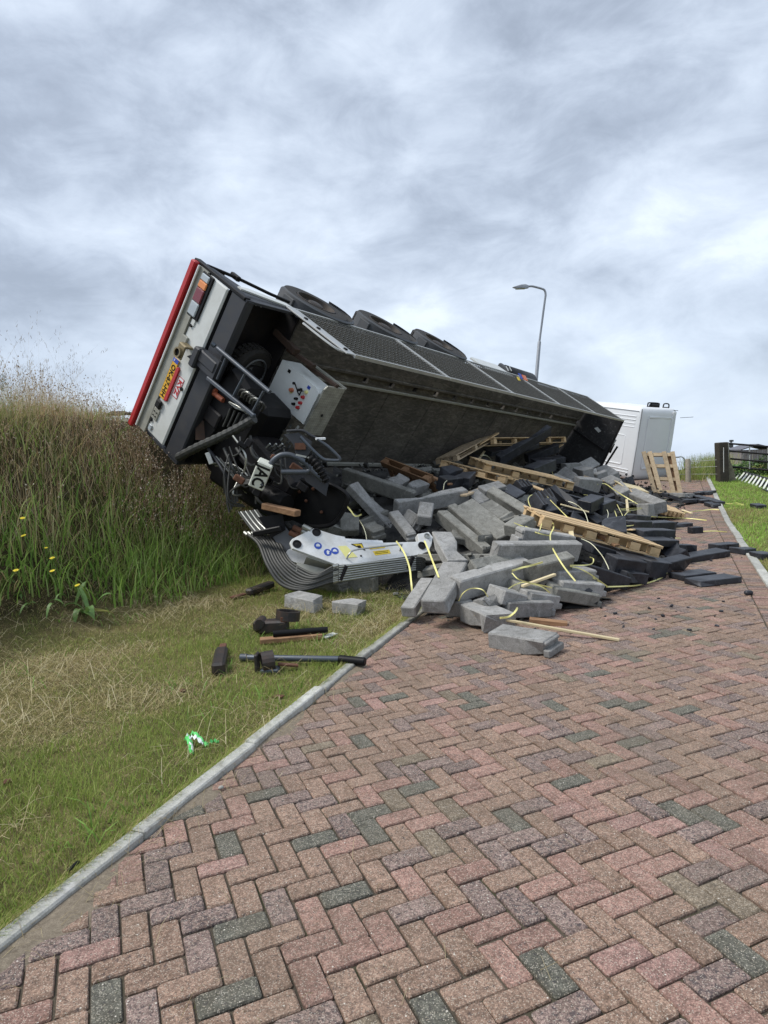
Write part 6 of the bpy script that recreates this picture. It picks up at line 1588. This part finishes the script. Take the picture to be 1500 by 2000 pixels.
mb = MB(); clamp_shape(mb, c + Vector((.09, .05, .09)), .10, .09, .02, Vector((.15, .1, 1)), 0, 330, 18); mb.build('bracket_ring', M_oily, ck)
mb = MB(); mb.box(c + Vector((-.05, 0, 0)), (.30, .14, .13), None, .02); mb.box(c + Vector((-.19, -.01, .02)), (.10, .16, .12), None, .03); mb.tube([c + Vector((-.17, -.1, .05)), c + Vector((-.17, .08, .05))], .045, 12); mb.build('bracket_body', M_oily, ck)
mb = MB(); mb.box(c + Vector((.06, -.05, .03)), (.055, .03, .14), None, .004); mb.build('bracket_lug', M_rust, ck)
a, b = gnd(508, 1258, .03), gnd(630, 1248, .03); mb = MB(); mb.bar(a, b, .09, .05, ch=.006); pl = mb.build('plank', M_wood3)
tag(pl, 'brown plank with a black rubber strip lying below the iron bracket', 'plank')
mb = MB(); mb.tube([a + Vector((.12, .03, .055)), b + Vector((.05, .03, .05))], .03, 10); mb.build('rubber_strip', M_black, pl, True)
a, b = gnd(632, 1249, .02), gnd(655, 1243, .03); mb = MB(); mb.bar(a, b, .07, .012, ch=.002); tag(mb.build('metal_scrap', M_panel), 'small pale metal scrap beside the right end of the plank', 'scrap')
a, b = gnd(427, 1322, .06), gnd(437, 1270, .05); wk = thing('rusty_wedge', 'dark iron wedge with a rusty tip standing on the grass left of the steel rod', 'iron wedge', a)
mb = MB(); mb.bar(a, a.lerp(b, .7), .105, .10, ch=.02); mb.build('wedge_body', M_oily, wk)
mb = MB(); mb.bar(a.lerp(b, .68), b, .06, .03, ch=.005); mb.build('wedge_tip', M_rust, wk)
a, b = gnd(485, 1165, .05), gnd(532, 1152, .08); mb = MB(); mb.bar(a, b, .12, .08, ch=.02); tag(mb.build('dark_iron_piece', M_oily), 'dark iron piece half hidden in the grass under the crane hoses', 'iron piece')
a, b = gnd(452, 1172, .03), gnd(478, 1166, .04); mb = MB(); mb.bar(a, b, .08, .02, ch=.004); tag(mb.build('rusty_flake', M_rust), 'reddish rusty flake in the grass below the crane hoses', 'rusty flake')
a, b = gnd(535, 1362, .01), gnd(553, 1366, .02); mb = MB(); mb.bar(a, b, .05, .008); tag(mb.build('rusty_scrap', M_rust), 'small rusty brown scrap on the grass near the kerb', 'rusty scrap')
# green and white wrapper
M_wrapg = paint('green_wrapper', (.12, .62, .16), .35, dirt=.05); M_wrapw = paint('white_wrapper', (.75, .82, .80), .35, dirt=.05)
c = gnd(380, 1458, .02); wr = thing('wrapper', 'crumpled green and white plastic wrapper lying on the mown grass', 'wrapper', c)
def crumple(pts, w, mat, nm):
    P = smooth_pts([gnd(x, y, z) for x, y, z in pts], 5); mb = MB(); vs = []; n = len(P)
    for i, p in enumerate(P):
        t = (P[min(i + 1, n - 1)] - P[max(0, i - 1)]).normalized(); s = t.cross(Vector((0, .3, 1))).normalized()
        ww = w * (.5 + .5 * math.sin(math.pi * (i + 1) / (n + 1))); k = .012 * math.sin(i * 1.9)
        vs += [p - s * ww + Vector((0, 0, k)), p + Vector((0, 0, .012 + k)), p + s * ww - Vector((0, 0, k))]
    mb.add(vs, [(i * 3 + a, i * 3 + a + 1, i * 3 + a + 4, i * 3 + a + 3) for i in range(n - 1) for a in (0, 1)]); return mb.build(nm, mat, wr, True)
crumple([(363, 1452, .03), (370, 1460, .05), (373, 1468, .03), (375, 1476, .01)], .016, M_wrapg, 'green_strip')
crumple([(366, 1449, .04), (372, 1461, .045), (377, 1475, .015)], .010, M_wrapw, 'white_strip')
crumple([(368, 1452, .03), (380, 1451, .06), (392, 1458, .05), (405, 1463, .02)], .014, M_wrapg, 'green_strip')
crumple([(374, 1457, .05), (386, 1459, .055), (398, 1463, .03)], .015, M_wrapw, 'white_strip')
crumple([(405, 1463, .02), (415, 1458, .03), (428, 1456, .02)], .008, M_wrapg, 'green_strip')
for px, py, lb in ((432, 1543, 'pale pebble lying on the paving beside the left kerb'), (358, 1352, 'dark clod lying on the mown grass'), (15, 1532, 'small dark clod at the left edge of the mown grass')):
    c = gnd(px, py, .014); s = .028 if px == 432 else .045; mb = MB(); mb.box(c, (s, s * .8, s * .6), (Vector((.8, .6, 0)), Vector((-.6, .8, 0)), Vector((0, 0, 1))), s * .22)
    tag(mb.build('pebble' if px == 432 else 'clod', M_kerb if px == 432 else M_rust, None, True), lb, 'pebble' if px == 432 else 'clod')
a = gnd(134, 1714, .03); mb = MB(); mb.tube(smooth_pts([a, a + Vector((.02, .04, .008)), a + Vector((.015, .06, .0))], 4), .008, 8); tag(mb.build('rubber_scrap', M_black), 'little black rubber scrap on the left kerb', 'scrap')

# ------------------------------------------------------------------ beyond the heap on the right
fp_ = gnd(1412, 942); D = fp_.y
posts = thing('gate_post', 'thick dark tarred timber gate post with a stone buttress', 'gate post', fp_)
mb = MB(); mb.bar(at(1411, 946, D), at(1408.5, 864, D), .30, .30, up=(0, 1, 0), ch=.02); mb.build('timber', M_postwood, posts)
mb = MB(); a = at(1413, 944, D + .05); s = D / FOC; mb.prism([(0, 0), (.42, 0), (.34, .35), (.20, .75), (.17, 1.28), (0, 1.28)], a, (1, 0, 0), (0, 0, 1), (0, 1, 0), .26, .0); mb.build('buttress', concrete('lichen_stone', (.13, .12, .085), (.21, .19, .14), 30), posts)
mb = MB(); mb.tube([at(1413.5, 922, D - .2), at(1413.2, 874, D - .2)], .010, 6); mb.build('white_cable', M_panel, posts)
gate = thing('field_gate', 'grey tubular field gate hanging right of the dark gate post', 'gate', at(1424, 900, D + .3))
for a, b in (((1420, 866), (1545, 876)), ((1422, 880.5), (1545, 891)), ((1426, 896), (1545, 906)), ((1430, 912), (1545, 922))):
    mb = MB(); mb.tube([at(*a, D + .3), at(*b, D - .6)], .030, 8); mb.build('gate_rail', M_blacksteel, gate, True)
for x, y0, y1 in ((1464, 869, 916), (1500, 872, 920), (1422, 866, 912)):
    mb = MB(); mb.tube([at(x, y0, D), at(x, y1, D)], .018, 8); mb.build('gate_upright', M_galv, gate, True)
tp = gnd(1344, 942); mb = MB(); mb.tube([tp + Vector((0, 0, -.2)), at(1343.6, 898, tp.y), at(1343.5, 896.5, tp.y)], [.085, .082, .07], 14); tag(mb.build('fence_post', M_greypost, None, True), 'thin weathered round fence post beside the road end', 'fence post')
fw = thing('wire_fence', 'thin wire fence strung between the weathered post and the dark gate post', 'wire fence', tp)
for y0, y1 in ((902, 898), (913, 911), (926, 926)):
    mb = MB(); mb.tube([at(1300, y0 + 1, tp.y), at(1344, y0, tp.y), at(1402, y1, D)], .006, 5); mb.build('wire', M_galv, fw)
lr = thing('metal_hurdle', 'metal hurdle with pale rungs lying on the slope below the field gate', 'hurdle', gnd(1404, 929))
A0, A1 = gnd(1404, 928, .03), gnd(1520, 969, .03); B0, B1 = at(1419, 912.5, A0.y + .55), at(1530, 944, A1.y + .75)
for p, q in ((A0, A1), (B0, B1)):
    mb = MB(); mb.bar(p, q, .045, .06, ch=.005); mb.build('hurdle_rail', M_frame, lr)
for k in range(17):
    f = (k + .5) / 17; p, q = A0.lerp(A1, f), B0.lerp(B1, f); mb = MB(); mb.bar(p, q, .055, .02, ch=.003); mb.build('hurdle_rung', M_offwhite if k != 3 else M_rust, lr)
mb = MB(); bk = A0.lerp(A1, .5); mb.prism([(0, 0), (1, 0), (1, 1), (0, 1)], A0 + Vector((.05, .35, -.02)), A1 - A0, (B0 - A0) * .92, Vector((0, .5, -.5)).normalized(), .02); mb.build('hurdle_shade_sheet', M_black, lr)  # black sheet put in for the shadow beneath the hurdle
hy = 46; hut = thing('shed', 'small grey shed with a low roof beyond the field gate', 'shed', at(1448, 912, hy))
h0, h1 = at(1448, 914, hy), at(1448, 880, hy); wdt = .0007663 * hy
mb = MB(); mb.box(h0 + Vector((1.1, .9, -.7)), (2.2, 1.8, (h1 - h0).z + 2.6)); mb.build('shed_wall', paint('shed_boards', (.22, .20, .20), .8, dirt=.4), hut)
for k in range(7):
    mb = MB(); mb.box(h0 + Vector((.1 + .33 * k, -.02, .3)), (.03, .03, (h1 - h0).z + .6)); mb.build('batten', M_seam, hut)
mb = MB(); z1 = h1.z; mb.prism([(-.1, z1 + .01), (1.1, z1 + .33), (2.4, z1 - .02), (2.4, z1 + .05), (1.1, z1 + .41), (-.1, z1 + .08)], (h0.x, h0.y - .1, 0), (1, 0, 0), (0, 0, 1), (0, 1, 0), 2.1); mb.build('shed_roof', paint('shed_roof_sheet', (.13, .13, .15), .6), hut)
py_ = 60; po = thing('utility_pole', 'slim utility pole with small boxes beyond the gate', 'pole', at(1428, 915, py_))
mb = MB(); mb.tube([at(1428, 920, py_), at(1428, 859, py_)], .09, 8); mb.build('pole', M_lamp, po); mb = MB(); mb.box(at(1427.5, 870, py_), (.34, .2, .4)); mb.box(at(1428.5, 861, py_), (.3, .2, .16)); mb.build('pole_box', M_mud, po)
po = thing('mast', 'thin mast on a stubby dark drum beyond the gate', 'mast', at(1437, 915, py_))
mb = MB(); mb.tube([at(1437, 905, py_), at(1436.5, 872, py_)], [.05, .02], 6); mb.build('mast_rod', M_mud, po); mb = MB(); mb.lathe([(.28, 0), (.30, .1), (.30, 1.0), (.16, 1.2), (.05, 1.5)], at(1437.5, 915, py_), (0, 0, 1), 14, True); mb.build('mast_drum', M_mud, po)
fy = 58; fl = thing('street_lamp', 'tiny distant curved street lamp beside the white cab', 'street lamp', at(1337, 935, fy))
mb = MB(); mb.tube(smooth_pts([at(1337, 940, fy), at(1337, 905, fy), at(1336.4, 897, fy), at(1333, 893, fy), at(1328, 892, fy), at(1322, 893, fy)], 4), .05, 6); mb.build('lamp_post', M_lamp, fl)
mb = MB(); mb.box(at(1321.5, 893, fy), (.5, .2, .12), None, .03); mb.build('lamp_head', M_lamp, fl)
# tall street lamp behind the trailer
ly = 25; lb_, lt_ = at(1033, 905, ly), at(1063.5, 592, ly)
sl = thing('street_lamp', 'tall grey street lamp with a bent arm rising behind the overturned trailer', 'street lamp', lb_)
mid = at(1053.5, 668, ly); mb = MB(); mb.tube([lb_ + (lb_ - mid) * .25, mid, mid + (lt_ - mid) * .02], [.085, .062, .045], 14); mb.build('lamp_post', M_lamp, sl, True)
mb = MB(); mb.tube(smooth_pts([mid, lt_, at(1065.6, 576, ly), at(1064, 568, ly), at(1060, 564.5, ly), at(1046, 560.5, ly), at(1038, 559, ly), at(1031, 559.5, ly)], 5), .038, 12); mb.build('lamp_arm', M_lamp, sl, True)
h0, h1 = at(1032, 560, ly), at(1001, 561, ly); X = (h1 - h0).normalized(); Yh = Vector((0, 1, 0)); Zh = X.cross(Yh) * -1
mb = MB(); L_ = (h1 - h0).length; vs = []
for x, wv, zt, zb in ((0, .05, .05, -.05), (.12, .09, .085, -.06), (L_ * .45, .13, .08, -.055), (L_ * .85, .09, .02, -.03), (L_, .03, -.005, -.015)):
    for y, z in ((-wv, zb), (wv, zb), (wv, zt * .5), (wv * .6, zt), (-wv * .6, zt), (-wv, zt * .5)): vs.append(h0 + X * x + Yh * y + Vector((0, 0, 1)) * z)
mb.add(vs, [(i * 6 + k, i * 6 + (k + 1) % 6, (i + 1) * 6 + (k + 1) % 6, (i + 1) * 6 + k) for i in range(4) for k in range(6)] + [tuple(range(6))[::-1], tuple(24 + k for k in range(6))]); hd = mb.build('lamp_head', M_lamp, sl, True)
mb = MB(); mb.box(h0 + X * (L_ * .5) + Vector((0, 0, -.06)), (L_ * .6, .2, .02), (X, Yh, X.cross(Yh)), .005); mb.build('lamp_glass', M_lensclr, hd)

# ------------------------------------------------------------------ the overgrown bank on the left
def bank_pts(n, y0=3.5, y1=17.0, e0=0.0, e1=4.6, pw=1.0):
    y = y0 + (y1 - y0) * nr.random(n) ** .8; base = 4.15 - np.clip(y - 6.5, 0, 9) * .27 + .12 * np.sin(y * 3.1)
    d = base + e0 + (e1 - e0) * nr.random(n) ** pw; x = xl(y) - d
    ok = (x / y > -.85)
    z = HV(x, y); P = np.stack([x, y, z], 1)[ok]
    inv = np.array(TI); loc = P @ inv[:3, :3].T + inv[:3, 3]
    hit = (loc[:, 0] > -.10) & (np.abs(loc[:, 1]) < 1.30) & (loc[:, 2] > -1.3) & (loc[:, 2] < .55)
    up = P + np.array([0, 0, .6]); lu = up @ inv[:3, :3].T + inv[:3, 3]
    hit2 = (lu[:, 0] > .08) & (np.abs(lu[:, 1]) < 1.35) & (lu[:, 2] > -1.3) & (lu[:, 2] < .6)
    P = P[~(hit | hit2)]; X_, Y_ = pxs(P)
    return P[(nr.random(len(P)) > np.clip((X_ - 130) / 150, 0, .93) * (Y_ < 850))]
def _unused(): pass
def pxs(P):
    d = P - np.array(CAM); z = d @ np.array(_F); return 750 + FOC * (d @ np.array(_RT)) / z, 1000 - FOC * (d @ np.array(_UP)) / z
GREEN = [(.16, .25, .05), (.23, .33, .07), (.28, .38, .10), (.10, .17, .035), (.36, .42, .15)]
DRY = [(.52, .41, .22), (.44, .33, .17), (.60, .50, .31), (.32, .24, .13), (.66, .58, .39)]
RUST = [(.19, .115, .07), (.24, .15, .09), (.13, .085, .055), (.30, .20, .12)]
parts = []
P = bank_pts(48000, e0=-.25, pw=1.1); X_, Y_ = pxs(P); f = vfield(P[:, 0], P[:, 1], .9, 2.0) + nr.normal(0, .3, len(P)) + np.clip((1060 - Y_) / 420, -.45, .34) + .3 * vfield(P[:, 0], P[:, 1], 2.1, 9.0)
keep = X_ < 540 - np.clip((Y_ - 1080), 0, 80) * .6; P, f, Y_ = P[keep], f[keep], Y_[keep]; n = len(P)
Xk = X_[keep]; col = np.where((f > .36)[:, None], spot_cols(n, DRY, .25), spot_cols(n, GREEN, .25))
pm_ = np.clip((1130 - Y_) / 260 + .35 * vfield(P[:, 0], P[:, 1], 1.4, 1.0), 0, 1); up_ = nr.random(n) < .40 * pm_; col = np.where(up_[:, None], spot_cols(n, DRY + [(.62, .54, .34)], .25), col)
col = col * (1 - (~up_ * pm_)[:, None] * np.array([0, .12, .08]))
rs_ = (Xk > 235) & (nr.random(n) < .45 * np.clip((1090 - Y_) / 130, 0, 1)); col = np.where(rs_[:, None], spot_cols(n, RUST[1::2] + DRY + GREEN[:1], .25), col)
parts.append(blades(P - np.array([0, 0, .02]), nr.uniform(.16, .58, n) * np.where(Y_ < 900, 1.15 - .75 * np.clip((X_[keep] - 60) / 200, 0, 1), 1.0), np.where(Y_ < 1000, nr.uniform(.003, .0065, n), nr.uniform(.0035, .010, n)), nr.uniform(0, 6.283, n), np.clip(np.abs(nr.normal(.5, .36, n)), .05, 1.15), col, 3, .1, 1.8))
P = bank_pts(14000, e0=-.5, pw=1.3); X_, Y_ = pxs(P); keep = X_ < 500; P, Y_ = P[keep], Y_[keep]; n = len(P)    # low ground cover and litter
parts.append(blades(P, nr.uniform(.08, .3, n), nr.uniform(.006, .016, n), nr.uniform(0, 6.28, n), nr.uniform(.5, 1.15, n), spot_cols(n, GREEN + DRY[:2] + RUST[:1], .25), 2, .3))
P = bank_pts(9500, e0=-.6, e1=1.5); X_, Y_ = pxs(P); keep = (X_ < 470) & (Y_ > 860 + 230 * nr.random(len(P)) ** .7 - 70 * vfield(P[:, 0], P[:, 1], 1.3, 6.0)); P = P[keep]; n = len(P)                 # broader green leaves low down
parts.append(blades(P, nr.uniform(.12, .50, n), nr.uniform(.010, .026, n), nr.uniform(0, 6.28, n), nr.uniform(.25, 1.0, n), spot_cols(n, [(.24, .40, .08), (.31, .46, .10), (.17, .31, .06), (.38, .50, .17)], .2), 4, .08, 2.2))
stuff('tall_grass', parts, M_weed, 'tall green and dry grass covering the bank on the left', 'grass')
parts = []
def stalks(n, hr, cols, heads, hcol, e0=0, e1=4.6, xmax=500, filt=None, hsize=(.012, .02), wd=(.0022, .0045), lean=(.05, .95), nh=5):
    P = bank_pts(n, e0=e0, e1=e1); X_, Y_ = pxs(P); k = X_ < xmax
    if filt is not None: k &= filt(X_, Y_, P)
    P = P[k]; n = len(P); h = nr.uniform(*hr, n) * np.where(Y_[k] < 900, 1.2 - .8 * np.clip((X_[k] - 60) / 200, 0, 1), 1.0); az = nr.uniform(0, 6.283, n); ln = nr.uniform(*lean, n)
    b = blades(P, h, nr.uniform(*wd, n), az, ln, spot_cols(n, cols, .2), 4, .35, 2.0); parts.append(b)
    tip = b[0].reshape(n, 10, 3)[:, 8:10].mean(1); sub = b[0].reshape(n, 10, 3)[:, 6:8].mean(1); dr = tip - sub
    T, H, W, A, L_, C_ = [], [], [], [], [], []
    for q in range(nh):
        t = nr.uniform(.0, 1.0, (n, 1)) if heads == 'spike' else nr.uniform(-.6, 1.0, (n, 1))
        sp = .012 if heads == 'spike' else .055
        T.append(sub + dr * t + nr.normal(0, sp, (n, 3)) * np.array([1, 1, .8])); s = nr.uniform(*hsize, n)
        H.append(s * (2.2 if heads == 'spike' else 1.0)); W.append(s * (.28 if heads == 'spike' else 1.0)); A.append(nr.uniform(0, 6.28, n)); L_.append(nr.uniform(.1, .9, n)); C_.append(spot_cols(n, hcol, .25))
    parts.append(blades(np.concatenate(T), np.concatenate(H), np.concatenate(W), np.concatenate(A), np.concatenate(L_), np.concatenate(C_), 1, .6))
stalks(2100, (.4, .85), DRY, 'spike', [(.38, .29, .16), (.30, .21, .12), (.44, .36, .22)], nh=7)
stalks(2600, (.35, .72), RUST + DRY[:2], 'ball', [(.34, .24, .16), (.46, .38, .28), (.22, .14, .09), (.38, .30, .22)], filt=lambda X, Y, P: (Y < 1010) | (X > 260), hsize=(.010, .020), nh=9)
stalks(2600, (.45, .9), RUST, 'ball', [(.34, .25, .18), (.16, .10, .07), (.50, .44, .36)], e1=3.2, xmax=530, filt=lambda X, Y, P: (X > 270) & (Y < 1090), hsize=(.012, .022), nh=13)
stalks(800, (.6, 1.3), DRY + [(.16, .13, .08)], 'spike', [(.26, .20, .12), (.17, .13, .09)], e0=1.6, e1=4.6, xmax=300, nh=6, wd=(.0018, .0034), lean=(.05, .7))
stalks(3600, (.35, .8), RUST, 'ball', [(.42, .31, .22), (.22, .14, .10), (.56, .48, .38), (.30, .21, .15)], e0=-.2, e1=3.6, xmax=545, filt=lambda X, Y, P: (X > 235) & (Y < 1070) & (Y > 830), hsize=(.012, .022), nh=12, lean=(.05, 1.0))
stalks(420, (.4, .65), GREEN[:2] + DRY[:1], 'ball', [(.62, .58, .46), (.50, .45, .36)], filt=lambda X, Y, P: Y > 850, hsize=(.012, .022), nh=3)
stuff('dry_weeds', parts, M_weed, 'brown dried weeds with seed heads standing on the bank', 'weeds')
# bare dark soil hump at the crest beside the red bar
mb = MB(); c = gnd(222, 806); vs = []; N1, N2 = 16, 8
for i in range(N1):
    for j in range(N2):
        u, v = i / (N1 - 1) * 2 - 1, j / (N2 - 1) * 2 - 1; r = max(0, 1 - u * u) * max(0, 1 - v * v)
        vs.append(c + Vector((u * .75, v * .6 + .5, r * .16 - .06 + .03 * hash2(i * 2.1, j * 3.3))))
mb.add(vs, [(i * N2 + j, i * N2 + j + 1, (i + 1) * N2 + j + 1, (i + 1) * N2 + j) for i in range(N1 - 1) for j in range(N2 - 1)])
o = mb.build('soil_hump', paint('dark_soil', (.045, .032, .024), .95, dirt=.5, dirtcol=(.02, .015, .012), scale=20, bmp=.8), None, True); tag(o, 'bare dark soil on the crest of the bank beside the red bar', 'soil', kind='structure')
# yellow flowers
M_yflow = paint('yellow_petal', (.78, .62, .02), .5, dirt=.05); M_stem = paint('green_stem', (.10, .17, .035), .6, dirt=.1)
FL = [(44, 1012, 'yellow flower highest up in the tall grass at the left edge'), (46, 1046, 'yellow flower just below the highest one at the left edge'), (90, 1070, 'small yellow flower in the middle of the tall grass'),
      (102, 1090, 'yellow flower right above a second one in the tall grass'), (102, 1115, 'yellow flower right below another one in the tall grass'), (31, 1114, 'yellow flower lowest at the left edge of the tall grass'), (151, 1143, 'yellow flower nearest the broad dock leaves')]
for i, (px, py, lb) in enumerate(FL):
    g_ = gnd(px, py + 40); hd_ = at(px, py, g_.y - .12)
    g_ = Vector((hd_.x + .05, hd_.y + .04, height(hd_.x + .05, hd_.y + .04)))
    f_ = thing('yellow_flower', lb, 'flower', g_, 'yellow flowers in the tall grass')
    mb = MB(); mb.tube(smooth_pts([g_, g_.lerp(hd_, .5) + Vector((.02, 0, 0)), hd_], 4), .0035, 5); mb.build('stem', M_stem, f_)
    r = .030 if i != 2 else .018; mb = MB(); nn = Vector((rng.uniform(-.2, .2), -.35, 1)).normalized(); u = nn.cross(Vector((1, 0, 0))).normalized(); v = nn.cross(u)
    for k in range(14):
        a = 2 * math.pi * k / 14; rd = u * math.cos(a) + v * math.sin(a); tg = nn.cross(rd)
        mb.add([hd_, hd_ + rd * r * .6 + tg * r * .2, hd_ + rd * r + nn * .004, hd_ + rd * r * .6 - tg * r * .2], [(0, 1, 2, 3)])
    mb.lathe([(r * .4, 0), (r * .3, .006), (.001, .008)], hd_, nn, 8); mb.build('flower_head', M_yflow, f_)
# dock plant with broad leaves
def leaf(mb, base, az, length, width, rise_, droop, fold=.25, n=7):
    dr = Vector((math.cos(az), math.sin(az), 0)); sd = Vector((-dr.y, dr.x, 0)); vs = []
    for i in range(n + 1):
        t = i / n; p = base + dr * length * t * (.9 - .1 * t) + Vector((0, 0, rise_ * t - droop * t * t))
        w = width * .5 * math.sin(math.pi * min(1, .08 + t * .94)) ** .75; wv = .08 * width * math.sin(t * 9)
        vs += [p - sd * w + Vector((0, 0, fold * w + wv)), p, p + sd * w + Vector((0, 0, fold * w - wv))]
    mb.add(vs, [(i * 3 + a, i * 3 + a + 1, i * 3 + a + 4, i * 3 + a + 3) for i in range(n) for a in (0, 1)])
def mat_leaf(nm, c1, c2):
    m, N, L, B = nodes_of(nm); v = objvec(N, L); a = nz(N, L, v, 18, 5, .6)
    c = mixc(N, L, rampn(N, L, a.outputs[0], [(.35, (0, 0, 0)), (.65, (1, 1, 1))]).outputs[0], c1, c2); L.new(c, B.inputs['Base Color']); B.inputs['Roughness'].default_value = .5
    tr = N.new('ShaderNodeBsdfTranslucent'); L.new(c, tr.inputs['Color']); mx = N.new('ShaderNodeMixShader'); mx.inputs[0].default_value = .25
    L.new(B.outputs[0], mx.inputs[1]); L.new(tr.outputs[0], mx.inputs[2]); L.new(mx.outputs[0], N['Material Output'].inputs['Surface']); return m
M_dock = mat_leaf('dock_leaf', (.10, .20, .045), (.17, .28, .08)); M_docky = mat_leaf('yellowing_leaf', (.26, .28, .06), (.34, .30, .09)); M_bush = mat_leaf('dark_bush_leaf', (.035, .075, .018), (.075, .13, .03))
db_ = gnd(168, 1200, .02); dk = thing('dock_plant', 'dock plant with broad fresh green leaves at the foot of the bank', 'plant', db_)
for az, ln_, w, rs, dp in ((-1.7, .22, .075, .34, .46), (-.5, .34, .07, .16, .22), (-.1, .50, .08, .06, .08), (.4, .34, .06, .52, .40), (-2.7, .30, .06, .40, .36), (2.5, .25, .055, .55, .30), (1.2, .3, .05, .60, .30), (-.8, .26, .06, .40, .42)):
    mb = MB(); leaf(mb, db_ + Vector((rng.gauss(0, .07), rng.gauss(0, .05), 0)), az, ln_, w, rs, dp); mb.build('leaf', M_docky if abs(az + .1) < .01 else M_dock, dk, True)
gb_ = gnd(48, 1190, .02); dk = thing('leafy_weed', 'bright green leafy weed clump low at the left edge of the bank', 'plant', gb_)
for k in range(12):
    mb = MB(); leaf(mb, gb_ + Vector((rng.gauss(0, .22), rng.gauss(0, .12), .02)), rng.uniform(-3.1, .3), rng.uniform(.10, .22), rng.uniform(.03, .05), rng.uniform(.1, .35), rng.uniform(.1, .3)); mb.build('leaf', M_dock, dk, True)
# dark shrub on the crest at the left edge and weeds behind the gate
def bush(label, c, r, h, n, mat, size, cat='shrub', nm='shrub', group=None):
    t = thing(nm, label, cat, c, group); mb = MB()
    for k in range(5):
        a = rng.uniform(0, 6.28); mb.tube(smooth_pts([c, c + Vector((math.cos(a) * r * .3, math.sin(a) * r * .3, h * .5)), c + Vector((math.cos(a) * r * .6, math.sin(a) * r * .5, h * rng.uniform(.7, 1)))], 3), .008 * max(1, h), 5)
    mb.build('stem', M_stem, t); mb = MB()
    for k in range(n):
        u = rng.random() ** .5; a = rng.uniform(0, 6.28); z = rng.random() ** .8; rr = r * u * (1.1 - .75 * z ** 2) * (1 + .3 * math.sin(a * 3 + z * 4))
        leaf(mb, c + Vector((math.cos(a) * rr, math.sin(a) * rr, z * h)), rng.uniform(0, 6.28), size * rng.uniform(.6, 1.3), size * rng.uniform(.35, .6), size * rng.uniform(-.2, .6), size * rng.uniform(.1, .6), .2, 3)
    mb.build('foliage', mat, t); return t
cb_ = gnd(8, 760); bush('dark green leafy shrub on the crest of the bank at the left edge', Vector((cb_.x - .1, cb_.y, cb_.z - .1)), .40, .75, 420, M_bush, .07)
cb_ = gnd(60, 800); bush('low dark green shrub on the crest beside the taller shrub', Vector((cb_.x, cb_.y + .3, cb_.z - .1)), .45, .40, 380, M_bush, .06)
for px, h, lb in ((1443, .7, 'low weed bush directly behind the left end of the gate'), (1462, .85, 'weed bush behind the middle upright of the gate'), (1481, .95, 'tall weed bush in front of the shed behind the gate'), (1500, 1.15, 'tall weed bush at the right edge behind the gate')):
    c = at(px, 934 + (px - 1443) * .12, D + 1.2); bush(lb, Vector((c.x, c.y, c.z - .25)), .55, h, 460, M_bush if px > 1470 else M_dock, .13, group='weed bushes behind the gate')
